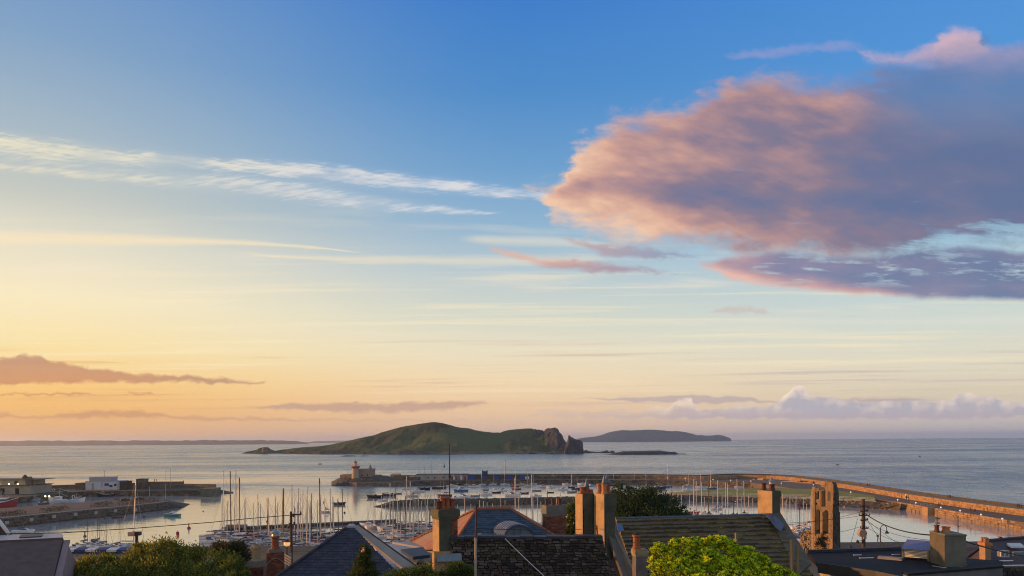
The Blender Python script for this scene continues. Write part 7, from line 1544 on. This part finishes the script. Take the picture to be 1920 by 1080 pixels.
# marina berths --------------------------------------------------------------
# near left fleet: mast px, mast top py, hull py, hull colour, cover, mast tone, radius, label
masts = [
 (414,885,1012,'white','grey','pale',0.11,'white yacht with a pale mast and a dark flag halyard, outermost of the left fleet'),
 (427,884,1010,'white','navy','dark',0.15,'yacht with a thick dark mast second from the outer end of the left fleet'),
 (443,903,1014,'cream','blue','pale',0.11,'cream yacht with pale mast right of the thick dark one'),
 (455,896,1013,'navy','black','dark',0.15,'navy yacht whose dark mast leans over the floating breakwater'),
 (449,883,1022,'white','blue','pale',0.09,'white yacht with a slim grey mast just left of the leaning dark one'),
 (465,935,1016,'white','red','pale',0.08,'small white sloop with a short mast between the dark mast and the cream pot'),
 (472,945,1026,'blue','blue','pale',0.08,'blue-hulled small sloop with the shorter of the two low masts by the cream pot'),
 (488,942,1020,'white','green','dark',0.10,'ketch-rigged white yacht with twin low masts, green cover'),
 (492,946,1012,'white','maroon','pale',0.10,'white yacht with maroon cover showing a second low mast'),
 (536,916,1008,'cream','cream','wood',0.26,'classic yacht with the thick varnished mast left of the telephone pole'),
 (553,911,1018,'white','blue','pale',0.10,'white yacht with mast just right of the telephone pole'),
 (565,916,1014,'navy','navy','pale',0.10,'navy yacht in the middle of the dense masts, blue-black cover'),
 (573,922,1021,'white','grey','pale',0.11,'white yacht with grey cover in the dense masts'),
 (582,914,1012,'white','cream','pale',0.10,'white yacht with cream cover among the dense masts'),
 (589,926,1024,'grey','blue','dark',0.09,'grey yacht with a thin dark mast next to the black mast'),
 (594,897,1020,'white','black','dark',0.17,'racing yacht with the tall black mast above the night-blue roof'),
 (615,918,1016,'white','red','pale',0.14,'white yacht with red cover whose mast crosses the small drifting sloop'),
 (638,918,1012,'white','navy','dark',0.11,'yacht with the stout grey-dark mast nearest the slate roof apex'),
 (559,930,1030,'white','green','pale',0.08,'white yacht nearer the shore with green cover behind the telephone pole'),
 (570,934,1036,'white','blue','pale',0.08,'white yacht with a bright blue cover close to the orange lantern'),
 (600,938,1030,'cream','grey','pale',0.08,'cream yacht close against the sloping slate hip'),
 (430,940,1024,'grey','grey','pale',0.08,'grey yacht half hidden by the dark green-black tree'),
 (507,938,1018,'white','white','pale',0.07,'white yacht with white cover over the clay pot of the red chimney'),
]
G_L = 'yachts berthed in the left fleet of the marina'
for i, (px, ty, hy, hc, cc, mt_, rm, lab) in enumerate(masts):
    p = gp(px, hy); H = zat(px, ty, p.y); L = min(13.0, max(8.5, H*0.66))
    pr = yacht(hc, cc, mt_, round(L, 1), round(H, 1), 2, rm=rm*1.05); place(pr, (p.x, p.y, 0), RY.choice([0.15, 3.35, 0.25, 3.2]) + RY.uniform(-0.1, 0.1), uniq(lab), 'sailing boat', G_L, heel=RY.uniform(-0.02, 0.02))
# middle fleet seen between the slate hip and the ochre chimney
mid = [
 (700,935,992,'white','blue','pale',0.08,2.8,'white yacht with its bow towards the floating breakwater, leftmost by the pale verge'),
 (731,905,996,'white','green','pale',0.13,3.0,'white yacht with green cover and a stout pale mast over the mole tip'),
 (737,925,1002,'white','red','pale',0.09,3.1,'white yacht with a bright red hood, bow pointing at the pale verge'),
 (742,910,1000,'navy','maroon','dark',0.10,3.0,'navy yacht with thin dark mast right of the red-hooded yacht'),
 (750,938,1005,'white','navy','dark',0.09,2.9,'white yacht with black mast leaning over the mole'),
 (762,893,1003,'white','maroon','pale',0.15,3.0,'white yacht with the tallest pale mast of the middle fleet'),
 (769,902,1012,'white','navy','pale',0.13,3.1,'long white yacht with navy cover in the row nearest the pale verge'),
 (784,917,1008,'cream','cream','pale',0.10,3.0,'cream yacht under the tallest masts'),
 (797,922,1014,'white','red','pale',0.10,3.1,'white yacht with maroon-red cover close left of the ochre chimney'),
 (801,923,1000,'white','blue','pale',0.10,2.9,'white yacht farther out behind the ochre chimney, blue cover'),
 (806,928,1022,'white','black','dark',0.08,3.1,'white yacht with black boom ends touching the terracotta verge'),
 (814,918,1006,'grey','grey','pale',0.09,3.0,'grey yacht masked by the ochre chimney'),
 (776,936,1020,'white','red','pale',0.08,3.15,'white yacht with deep red hood, nearest row of the middle fleet'),
 (756,944,996,'white','grey','pale',0.07,3.0,'white yacht with grey cover on the farthest row of the middle fleet'),
 (790,940,1027,'white','maroon','pale',0.08,3.15,'white yacht with maroon hood just above the terracotta verge corner'),
 (745,952,1010,'white','red','pale',0.07,3.1,'small white yacht with scarlet cover tucked behind the pale verge'),
 (820,922,1018,'white','white','pale',0.09,3.1,'white yacht with white cover hidden at the foot of the ochre chimney'),
]
G_C = 'yachts berthed in the middle fleet of the marina'
for (px, ty, hy, hc, cc, mt_, rm, a_, lab) in mid:
    p = gp(px, hy); H = zat(px, ty, p.y); L = min(12.5, max(9.0, H*0.68)); ox = L*0.08*math.cos(a_)
    place(yacht(hc, cc, mt_, round(L, 1), round(H, 1), 2, rm=rm), (p.x-ox, p.y, 0), a_, uniq(lab), 'sailing boat', G_C, heel=RY.uniform(-0.015, 0.015))
# masts seen over the hip roof and the stone-slab roof; hulls mostly hidden behind the houses
far_rows = [
 ('behind the hip roof', [(829,930),(849,938),(861,946),(868,930),(876,934),(886,945),(897,938),(904,940),(911,942),(921,944),(934,935),(942,930),(950,938),(962,896),(970,932),(976,928),(985,936),(993,890),(997,930),(1005,928),(1012,940),(1021,936),(1030,920),(1041,934),(1048,925)], 985, 1008),
 ('beyond the dome tree', [(1256,914),(1262,921),(1270,925),(1278,928),(1287,930),(1293,925),(1300,898),(1306,902),(1314,905),(1320,932),(1329,890),(1337,929),(1345,900),(1354,932),(1360,905),(1366,907),(1375,932),(1382,898),(1390,930),(1396,902),(1404,928),(1412,934)], 968, 986),
 ('outer row by the dark breakwater', [(420,925),(436,932),(462,938),(480,928),(498,934),(520,930),(533,936),(548,925),(577,934),(606,936),(628,932)], 1001, 1009),
 ('back row off the mole tip', [(693,948),(706,941),(718,930),(726,944),(735,948),(748,930),(759,940),(771,944),(783,938),(793,946),(808,941)], 986, 996),
 ('front row by the terracotta verge', [(718,958),(728,952),(741,940),(755,958),(764,930),(778,950),(788,934),(803,948)], 1008, 1026),
 ('shoreward row under the black mast', [(500,935),(512,950),(525,944),(543,938),(550,952),(562,944),(577,952),(586,940),(606,930),(622,944),(630,936)], 1020, 1036),
 ('between square chimney and ruin', [(1467,926),(1474,938),(1480,930),(1491,930),(1499,940),(1505,932),(1512,944),(1519,930)], 985, 1012)]
covs = ['blue','red','cream','grey','navy','green','maroon','white','black']; hul = ['white','white','cream','white','navy','grey','white','blue','white']
look = {'pale': 'pale', 'dark': 'dark'}
for where, lst, h0, h1_ in far_rows:
    n = len(lst)
    for i, (px, ty) in enumerate(lst):
        hy = h0 + (h1_-h0)*((i*7) % n)/n; p = gp(px, hy); H = zat(px, ty, p.y); L = min(12.0, max(8.0, H*0.66)); hc, cc = hul[(i*5) % 9], covs[(i*4) % 9]
        mt_ = 'dark' if i % 6 == 4 else 'pale'
        pr = yacht(hc, cc, mt_, 10.0, 13.5, 1, rm=0.12)
        nth = ORD[i] if i < len(ORD) else ORD[n-1-i] + ' from right'
        side_ = ' from left' if i < len(ORD) else ''
        lab = '%s yacht%s, %s, %s with %s cover' % ((nth if i else 'first').replace(' from right', ''), side_ or ' from right', where, hc, cc)
        o = place(pr, (p.x, p.y, 0), RY.choice([1.2, 1.4, -1.7, -1.9, 1.0]) if 'hip' not in where and 'row' not in where else RY.choice([2.9, 3.1, 3.0] if 'verge' in where or 'mole' in where else [0.2, 3.1]), uniq(lab), 'sailing boat', 'yachts, %s' % where, heel=RY.uniform(-0.02, 0.02))
        o.scale = (L/10, L/10, L/10)
        for ch in kids(o):
            if ch.name.split('.')[0] in ('mast', 'shrouds', 'forestay'): ch.scale = (1, 1, (H/13.5)/(L/10))
# boats out on the basin
for kd, px, py, lp_, hc, tc_, a_, lab in (('cruiser',1343,955,24,'white','blue',3.3,'white day cruiser with blue canopy out in the basin above the stone-slab roof'),('dinghy',1362,950,18,'grey','grey',0.2,'low grey tender right behind the white day cruiser'),
    ('rib',1508,950,27,'maroon','black',3.2,'maroon inflatable by the rocks between the square chimney and the ruin'),('cruiser',1300,962,20,'red','red',3.0,'red-topped motor boat just above the stone-slab ridge'),('cruiser',1320,964,20,'white','red',3.0,'white boat with red canopy just above the stone-slab ridge'),
    ('cruiser',1496,992,30,'white','navy',2.6,'white motor cruiser with navy canopy nearest the mossy coping'),('cruiser',1506,1003,34,'pale','blue',2.5,'pale blue motor cruiser in front of the navy-canopied one'),('covered',1500,1014,34,'white','blue',2.5,'white boat under a blue cover below the broken ruin wall'),
    ('cruiser',1380,942,10,'black','white',0.2,'small dark launch against the rocks below the turf')):
    p = gp(px, py); bl0 = {'cruiser': 8.0, 'rib': 7.0, 'dinghy': 4.5, 'covered': 9.0}[kd]; place(motor(hc, tc_, bl0, kd), p, a_, uniq(lab), 'boat', 'small boats in the marina basin', sc_=lp_*p.y/F/bl0)
# motor boats filling the left fleet near the shore
for px, py, lp_, hc, tc_, a_, lab in ((395,1018,40,'white','blue',0.1,'white motor cruiser with blue canopy behind the crest of the olive trees'),(425,1022,44,'white','white',3.2,'long white motor cruiser behind the dark green-black tree'),(456,1026,38,'white','navy',0.1,'white motor cruiser with navy canopy above the cream pot'),(500,1030,40,'white','grey',0.2,'grey-topped motor cruiser between the two red chimneys'),(560,1024,44,'pale','white',0.1,'pale motor cruiser in the dense masts right of the lantern'),(583,1034,40,'white','blue',0.15,'white motor cruiser with bright blue canopy beside the slate hip'),(612,1026,40,'white','navy',3.2,'navy-topped white motor cruiser tight under the slate hip edge'),(590,1044,44,'white','grey',0.1,'nearest white motor cruiser in the gap beside the slate hip'),
    (180,1022,42,'pale','blue',0.05,'pale blue-topped motor boat beyond the striped boat covers'),(146,1023,20,'brown','brown' if False else 'maroon',0.0,'narrow brown launch between the gable and the pale blue-topped boat'),(45,994+5,40,'white','blue',0.1,'white motor yacht showing above the pale outbuilding roof')):
    p = gp(px, py); place(motor(hc, tc_, 8.0, 'cruiser'), p, a_, uniq(lab), 'boat', 'motor boats in the left fleet', sc_=lp_*p.y/F/8.0)
p = gp(101, 1012); o = place(motor('cream','cream',14.0,'trawler'), p, 0.1, uniq('cream fishing boat with a tan wheelhouse showing above the corner of the pale outbuilding'), 'fishing boat', None, sc_=0.42)
p = gp(245, 1026); o = place(yacht('white','white','pale',9.0,24.0,2,rm=0.12,hood=False), (p.x,p.y,0), 0.1, uniq('lone white yacht with a tall pale leaning mast over the middle pier'), 'sailing boat', None, heel=0.0); o.rotation_euler = (0.0, 0.055, 0.1); o.scale = (0.95,0.95,zat(249,903,p.y)/24.0)
for px, ty, hy, lab in ((162,960,1026,'slim-masted small sloop left of the pale blue-topped boat'),(181,963,1026,'slim-masted small sloop in the middle beyond the striped boat covers'),(185,957,1024,'tallest slim-masted sloop beyond the striped boat covers'),(197,965,1028,'slim-masted sloop beside the pole with the dark lamp'),(223,967,1030,'slim-masted sloop with a darker mast left of the lone leaning mast')):
    p = gp(px, hy); H = zat(px, ty, p.y); o = place(yacht('white','grey','dark',8.0,10.0,1,rm=0.07), (p.x,p.y,0), 1.3, uniq(lab), 'sailing boat', 'slim-masted sloops off the shore'); k = H/10.0; o.scale = (0.8,0.8,k)
# pontoons
b = MB(); a0, a1 = gp(414, 996), gp(741, 980.5); b.prism([(a0.x,a0.y),(a1.x,a1.y),(a1.x-0.5,a1.y+4),(a0.x-0.5,a0.y+4)], -0.3, 1.05); fbk = struct('breakwater', b, mat('dark_wet_timber',(0.035,0.026,0.026),(0.055,0.04,0.036),0.7,1.0,0.4), 'long dark floating breakwater across the marina mouth')
b = MB(); b.box((a0.x+5, a0.y+2, 1.05), (7.0, 2.2, 1.0)); b.build('hut', mat('grey_brown_hut',(0.22,0.19,0.18),(0.17,0.145,0.14),0.8), fbk)
b = MB()
for k in range(1, 22): q = lerp(a0, a1, k/22); b.tube((q.x, q.y-0.2, -0.5), (q.x, q.y-0.2, 1.3), 0.18, n=6)
b.build('fender_piles', alud, fbk)['kind'] = 'stuff'
pont = mat('pontoon_deck',(0.30,0.28,0.26),(0.22,0.205,0.19),0.85,2)
b = MB()
for (pa, ya, pb, yb, w_) in ((405,1016,640,1008,2.4),(400,1034,640,1028,2.4),(700,1000,830,1030,2.4),(690,988,832,1006,2.4),(840,1000,1060,1004,2.4),(1235,984,1430,976,2.4),(1460,1000,1520,1012,2.4),(130,1028,330,1022,2.0)):
    a0, a1 = gp(pa, ya), gp(pb, yb); d = (a1-a0).normalized(); nn = Vector((-d.y, d.x, 0))*w_/2; b.prism([tuple((a0-nn)[:2]), tuple((a1-nn)[:2]), tuple((a1+nn)[:2]), tuple((a0+nn)[:2])], -0.2, 0.5)
struct('pontoons', b, pont, 'low floating walkways between the berthed yachts')
# striped boat covers on the hard
for k in range(6):
    px0, px1 = 122 + k*20.0, 140.5 + k*20.0; Yc = 196; p0, p1 = pt(px0, 1037, Yc), pt(px1, 1036, Yc); z0 = 3.05
    t = thing('boat_store', ((p0.x+p1.x)/2, Yc, z0), '%s awning over the boats on the quay, %s in the row from the gable' % ('blue' if k % 2 else 'white', ORD[k] if k else 'first'), 'awning', 'blue and white awnings along the quay')
    zt_ = zat(px0, 1028, Yc); b = MB(); b.hexa([(p0.x,Yc-0.7,zt_-0.85),(p1.x,Yc-0.7,zt_-0.85),(p1.x,Yc+1.5,zt_-0.2),(p0.x,Yc+1.5,zt_-0.2),(p0.x,Yc-0.7,zt_-0.3),(p1.x,Yc-0.7,zt_-0.3),(p1.x,Yc+1.5,zt_),(p0.x,Yc+1.5,zt_)]); b.build('canopy', COVM['blue'] if k % 2 else mat('white_pvc',(0.66,0.66,0.70),(0.58,0.58,0.62),0.5), t)
    b = MB(); b.prism([(p0.x+0.1,Yc-0.6),(p1.x-0.1,Yc-0.6),(p1.x-0.1,Yc+1.4),(p0.x+0.1,Yc+1.4)], 3.05, zt_-0.88); b.build('side_sheet', COVM['blue'] if k % 2 else slateD, t)
# buoys
def buoy(px, py, h, m, kind_, lab):
    p = gp(px, py); b = MB()
    if kind_ == 'can': b.lathe((p.x,p.y,-0.3), [(h*0.28,0),(h*0.28,h*0.75),(h*0.22,h*0.8)], 12); b.tube((p.x,p.y,h*0.4),(p.x,p.y,h*0.9),0.05,n=4)
    elif kind_ == 'pillar': b.lathe((p.x,p.y,-0.3), [(h*0.32,0),(h*0.32,h*0.3),(h*0.12,h*0.42),(h*0.08,h*0.8),(h*0.13,h*0.82),(h*0.13,h),(h*0.02,h*1.02)], 12)
    elif kind_ == 'cone': b.lathe((p.x,p.y,-0.3), [(h*0.22,0),(h*0.22,h*0.2),(h*0.03,h)], 10)
    else: b.lathe((p.x,p.y,-0.2), [(h*0.2,0),(h*0.5,h*0.3),(h*0.5,h*0.6),(h*0.2,h)], 10)
    return tag(b.build('buoy', m), uniq(lab), 'buoy')
redB, blkB, grnB = HULLM['red'], HULLM['black'], HULLM['green']
buoy(354,991,2.2,redB,'pillar','red pillar buoy in the channel left of the thick masts'); buoy(333,1003.5,1.9,redB,'can','red can buoy just above the crest of the olive trees'); buoy(159,1006,1.8,grnB,'pillar','dark green pillar buoy above the striped boat covers')
buoy(607,942.5,1.5,redB,'cone','small red conical buoy above the drifting sloop'); buoy(646,962,0.9,blkB,'ball','round black mooring buoy right of the stout dark mast'); buoy(197,973,0.8,blkB,'ball','round black mooring buoy left of the plum rowing boat'); buoy(270,970,0.9,blkB,'ball','round dark mooring buoy between the rowing boat and the teal boat')
buoy(381,959,0.6,HULLM['brown'],'ball','little brown buoy off the middle pier tip'); buoy(833,876,4.2,blkB,'cone','dark conical sea buoy out beyond the long grey store'); buoy(501,978.5,0.8,blkB,'ball','round dark buoy just beyond the floating breakwater')
b = MB(); q = gp(238,972); 
# flagstaffs and the two pink hooded lamps over the hedge
ds = thing('lamp_standard', (gp(257,1035,3.0)[0]*0.45, 93, ground_z(0,93)), 'dark lamp standard with a pinkish box head above the olive trees', 'street lamp')
q = pt(256, 1003, 93); ds.location = (q.x, 93, ground_z(0, 93)); b = MB(); b.tube((q.x,93,ds.location.z),(q.x,93,q.z),0.24,0.20,8); b.build('post', slateD, ds)
b = MB(); b.box((q.x-0.05,93,q.z-0.05),(1.1,0.6,0.45)); hd_ = b.build('head', slateD, ds); b = MB(); b.box((q.x-0.45,92.7,q.z-0.1),(0.75,0.5,0.5)); b.build('shade', mat('pink_shade',(0.60,0.33,0.24),(0.5,0.27,0.2),0.6), hd_)
# vertical lamp columns on the piers
def lamp(px, py_, base_z, hgt, Y, lab, on=True, gr=0.32):
    x = wxz(px, 900)[0]*Y; t = thing('pier_lamp', (x, Y, base_z), uniq(lab), 'lamp', 'white globe lamps along the pier'); b = MB(); b.tube((x,Y,base_z),(x,Y,base_z+hgt),0.07,0.05,6); b.build('post', white, t)
    b = MB(); b.lathe((x,Y,base_z+hgt), [(gr*0.3,0),(gr,gr*0.7),(gr,gr*1.3),(gr*0.3,gr*2)], 8); b.build('globe', mat('white_globe',(0.85,0.82,0.78),(0.8,0.78,0.74),0.4,emit=(1.0,0.86,0.70),estr=0.3), t)
near_l = [(1683,938.5),(1717,944),(1764,953),(1800,959),(1839,966.5),(1879,974.5)]
for i, (px, py) in enumerate(near_l):
    p = gp(px, py+4.5, 3.2); lamp(px, py, 3.2, zat(px, py, p.y)-3.2, p.y, 'white globe lamp on the near pier road, %s from the rocky bank' % ORD[i].replace('nearest','first'))
for i, (px, py) in enumerate([(1595,924),(1525,909.5),(1465,907),(1447,905),(1408,903),(1370,901.5),(1337,900),(1285,898),(1252,897)]):
    p = gp(px, py+3.2, 3.2); lamp(px, py, 3.2, max(0.6, zat(px, py, p.y)-3.2), p.y, 'white globe lamp on the far curve of the pier, %s beyond the ruin' % ORD[i].replace('nearest','first'), gr=0.36)
for i, (px, ty, by, Y, lab) in enumerate(((249.5,902,925,452,'tall thin lamp column before the square watch hut'),(310,910,940,380,'thin lamp column on the middle pier tip with pale lamps'),(280.5,914,936,400,'short dark column near the tip of the middle pier'),(311,884,905,470,'thin pole left of the pair on the west pier end wall'),(320,880,904,470,'thin pole right of the pair on the west pier end wall'),(79,891,930,430,'tall thin column beyond the end of the fish hall'),(196,884,897,460,'thin aerial above the white ice house'),(220,893,920,455,'thin column at the right end of the white ice house'))):
    zt_ = zat(px, ty, Y); x = wxz(px, 900)[0]*Y; b = MB(); b.tube((x,Y,3.2 if i != 6 else 10.5),(x,Y,zt_),0.14,0.08,5); b.lathe((x,Y,zt_-0.1), [(0.1,0),(0.3,0.15),(0.3,0.3),(0.1,0.45)], 7); tag(b.build('lamp_column', greyr), uniq(lab), 'lamp post')
for i, (px, ty, Y, lab) in enumerate(((786,868,560,'thin flag pole above the left part of the long grey store'),(809,864,560,'tallest thin pole above the long grey store'),(796,872,560,'middle thin pole of three above the long grey store'),(948,861,556,'tall slender mast standing over the dark fish store'),(1001,878,560,'slender pole at the end of the fish store'))):
    x = wxz(px, 900)[0]*Y; b = MB(); b.tube((x,Y,3.2),(x,Y,zat(px,ty,Y)),0.17,0.10,5); tag(b.build('flag_pole', mat('grey_pole',(0.16,0.17,0.19),(0.12,0.13,0.145),0.6)), uniq(lab), 'pole')
# small wind turbine on the pier
Yt = 545; x = wxz(1241, 900)[0]*Yt; wt_ = thing('wind_turbine', (x, Yt, 3.2), 'small three-bladed wind turbine on the pier beyond the dome tree', 'wind turbine')
zt_ = zat(1241, 892, Yt); b = MB(); b.tube((x,Yt,3.2),(x,Yt,zt_),0.30,0.2,8); b.build('tower', white, wt_)
b = MB(); b.box((x,Yt,zt_-0.2),(0.6,1.4,0.6)); hb = b.build('hub', slateD, wt_)
for k in range(3):
    a_ = 0.5 + k*2.094; b = MB(); e_ = Vector((math.sin(a_), 0, math.cos(a_))); b.tube(Vector((x,Yt-0.8,zt_+0.1)), Vector((x,Yt-0.8,zt_+0.1))+e_*2.7, 0.20, 0.07, 5); b.build('blade', slateD, hb)
# parked cars far along the pier deck
carc = {'dark': slateD, 'pale': white, 'red': redd, 'grey': greyr}
def car(px, py, z, c_, lab, rz=0.0, L=4.2):
    p = gp(px, py, z); t = thing('parked_car', (p.x,p.y,z), uniq(lab), 'car', 'cars parked on the piers', rz); m_ = carc[c_]
    b = MB(); b.hexa([(-L/2,-0.85,0.25),(L/2,-0.85,0.25),(L/2,0.85,0.25),(-L/2,0.85,0.25),(-L/2+0.1,-0.8,0.85),(L/2-0.15,-0.8,0.75),(L/2-0.15,0.8,0.75),(-L/2+0.1,0.8,0.85)]); loc_build(b, 'body', m_, t)
    b = MB(); b.hexa([(-L/2+0.3,-0.78,0.84),(L/2-1.2,-0.78,0.78),(L/2-1.2,0.78,0.78),(-L/2+0.3,0.78,0.84),(-L/2+0.8,-0.65,1.4),(L/2-1.9,-0.65,1.4),(L/2-1.9,0.65,1.4),(-L/2+0.8,0.65,1.4)]); loc_build(b, 'cabin', glassM, t)
    for wx in (-1.3, 1.3):
        for wy in (-0.8, 0.8): b = MB(); b.tube((wx,wy-0.08,0.32),(wx,wy+0.08,0.32),0.32,n=10); loc_build(b, 'wheel', slateD, t)
for e in ((100,920,3.2,'pale','pale car parked against the west pier wall, left of the brown shed',0.3),(112,920,3.2,'grey','grey car parked beside the pale car on the west pier',0.3),(125,924.5,3.2,'dark','dark car nearest the brown shed on the west pier',0.3),(1420,899.5,3.2,'dark','dark car on the lit curve of the long pier, nearer the turf',0.1),(1505,905,3.2,'dark','dark car parked by the lit parapet left of the ruin',0.2),(1513,905.4,3.2,'grey','grey car parked next to the dark one by the lit parapet',0.2),(1172,897.5,3.2,'pale','pale van-like car on the long pier above the dome tree',0.0),(1060,898,3.2,'dark','dark car on the long pier above the brick chimney',0.0),(235,939,3.7,'red','red car near the far edge of the middle pier',0.6),(262,937,3.7,'red','second red car closer to the tip of the middle pier',0.6)):
    car(*e)
# pier niche with a pale arch
p = gp(1700, 936, 3.2); b = MB(); b.tube((p.x-0.10,p.y,4.2),(p.x+0.1,p.y,4.2),1.5,n=16); nc = b.build('niche_surround', mat('pale_niche',(0.62,0.58,0.5),(0.52,0.48,0.42),0.7), sw); b = MB(); b.tube((p.x-0.16,p.y,4.1),(p.x-0.11,p.y,4.1),0.95,n=14); b.build('niche', dark, nc)
b = MB(); q = gp(1427, 897, 3.2)
for dx in (-2.5, 2.5): pass
for pa, pb, ya in ((1405, 1428, 898.5), (1462, 1492, 902.5), (1490, 1520, 905)):
    a_, c_ = gp(pa, ya, 3.2), gp(pb, ya+1.5, 3.2); b.prism([(a_.x,a_.y-3),(c_.x,c_.y-3),(c_.x,c_.y-1),(a_.x,a_.y-1)], 3.2, [3.3, 4.7, 4.7, 3.3])
tag(b.build('ramp_walls', stoneP2), 'low sunlit ramp walls on the curve of the pier left of the ruin', 'wall')

# ------------------------------------------------------------------ people
def person(px, py, z, top_c, leg_c, lab, pose=0, h=1.72, rz=0.0):
    p = gp(px, py, z) if not isinstance(z, Vector) else z
    key = ('person', top_c, leg_c, pose)
    if key not in PROTO:
        t = bpy.data.objects.new('person', None); PROTO[key] = t
        st_ = (0.0, 0.14, -0.10)[pose]; 
        V = [(0,0,0.93,0.13),(0,0,1.15,0.125),(0,0,1.38,0.14),(0,0,1.47,0.06),(0,0.01,1.55,0.075),(0,0.01,1.66,0.09),
             (-0.09,0,0.88,0.10),(-0.10,-st_*0.5,0.48,0.07),(-0.10,-st_,0.08,0.045),(-0.10,-st_+0.12,0.03,0.04),
             (0.09,0,0.88,0.10),(0.10,st_*0.6,0.48,0.07),(0.10,st_,0.08,0.045),(0.10,st_+0.12,0.03,0.04),
             (-0.19,0,1.40,0.06),(-0.25,st_*0.6,1.12,0.045),(-0.25,st_*1.1+0.06,0.86,0.032),(-0.25,st_*1.2+0.09,0.78,0.03),
             (0.19,0,1.40,0.06),(0.25,-st_*0.6,1.12,0.045),(0.25,-st_*1.1+0.06,0.86,0.032),(0.25,-st_*1.2+0.09,0.78,0.03)]
        E = [(0,1),(1,2),(2,3),(3,4),(4,5),(0,6),(6,7),(7,8),(8,9),(0,10),(10,11),(11,12),(12,13),(2,14),(14,15),(15,16),(16,17),(2,18),(18,19),(19,20),(20,21)]
        def skin(name, vi, grow, m_):
            me = bpy.data.meshes.new(name); idx = {v: k for k, v in enumerate(vi)}; me.from_pydata([V[v][:3] for v in vi], [(idx[a], idx[c]) for a, c in E if a in idx and c in idx], []); me.materials.append(m_)
            sl_ = me.skin_vertices.new(name='') if hasattr(me.skin_vertices, 'new') else None
            o = bpy.data.objects.new(name, me); o.parent = t; COL.objects.link(o); md = o.modifiers.new('skin', 'SKIN')
            if not me.skin_vertices:
                bm = bmesh.new(); bm.from_mesh(me); bm.verts.layers.skin.verify(); bm.to_mesh(me); bm.free()
            for k, v in enumerate(vi):
                sv = me.skin_vertices[0].data[k]; r_ = V[v][3]*grow; sv.radius = (r_, r_); sv.use_root = (k == 0)
            s2 = o.modifiers.new('smooth', 'SUBSURF'); s2.levels = 1; s2.render_levels = 1; return o
        skin('body', list(range(22)), 1.0, mat('skin',(0.35,0.20,0.14),(0.3,0.17,0.12),0.6))
        skin('jacket', [1,2,14,15,16,18,19,20,0], 1.18, COVM[top_c]); skin('trousers', [0,6,7,8,10,11,12], 1.14, COVM[leg_c])
        b = MB(); b.lathe((0,-0.015,1.58), [(0.06,-0.02),(0.105,0.04),(0.10,0.12),(0.05,0.18),(0.0,0.19)], 8); loc_build(b, 'hair', mat('dark_hair',(0.03,0.02,0.015),(0.04,0.03,0.02),0.8), t)
    o = place(PROTO[key], p, rz, uniq(lab), 'person', 'people walking on the piers', sc_=h/1.72); return o
ppl = [(1630,912,5.6,'black','navy','person in dark clothes standing on the parapet, taller of the two near the ruin',0),(1626.5,912,5.6,'navy','black','shorter person in navy beside the taller one on the parapet near the ruin',0),
 (1781.5,934.5,5.6,'black','black','person in black walking alone on top of the parapet',1),(1777.5,934,5.6,'maroon','black','small person close behind the lone walker on the parapet',1),
 (1653,926,3.2,'maroon','navy','person in maroon leaning near the parapet foot, leftmost on the pier road',2),(1669,930,3.2,'black','black','leftmost person of the trio on the road by the lit parapet',0),(1672,931,3.2,'navy','black','middle person of the trio on the road by the lit parapet',1),(1675,931.5,3.2,'grey','navy','rightmost person of the trio, in a grey top',1),
 (1691,934.5,3.2,'black','navy','person in black just left of the round niche',1),(1703,937,3.2,'navy','navy','person in navy just right of the round niche',0),(1760,949.5,3.2,'black','black','person in black beside the steel railing',1),(1762.5,949.8,3.2,'blue','black','person in blue close to the one by the steel railing',0),
 (1820,960,3.2,'black','navy','person in black walking towards shore, left of a pair',1),(1828,961,3.2,'maroon','black','person in maroon walking towards shore, right of a pair',2),(1845,958.5,3.2,'black','black','person in black nearest the parapet among the shoreward walkers',1),(1849,957.5,3.2,'blue','navy','person in blue beside the walker nearest the parapet',1),
 (1907,952,5.6,'navy','black','left person of three on the parapet at the photo edge',0),(1911,952.5,5.6,'black','navy','middle person of three on the parapet at the photo edge',1),(1915,953,5.6,'maroon','navy','right person of three on the parapet at the photo edge',1),
 (291,905.5,7.2,'black','black','left one of two people on the end wall of the west pier',0),(295,905.2,7.2,'navy','black','right one of two people on the end wall of the west pier',1),(345,909.5,6.2,'black','navy','person standing alone at the seaward end of the west pier wall',0)]
for (px, py, z, tc_, lc_, lab, ps) in ppl:
    if px < 400:
        Y = 472; v = Vector((wxz(px,900)[0]*Y, Y-1.0, z)); person(px, py, v, tc_, lc_, lab, ps)
    else:
        p = gp(px, py, z); person(px, py, z, tc_, lc_, lab, ps, rz=RY.uniform(0, 6.2))
r1 = gp(703, 934)
for k, (dx, lab) in enumerate(((-1.6,'person in navy sitting forward in the long black inflatable'),(0.6,'person in black standing amidships in the long black inflatable'),(2.2,'person in maroon at the stern of the long black inflatable'))):
    person(0, 0, Vector((r1.x+dx, r1.y, 0.55)), ('navy','black','maroon')[k], 'black', lab, 0, h=1.35 if k != 1 else 1.6, rz=0.4)
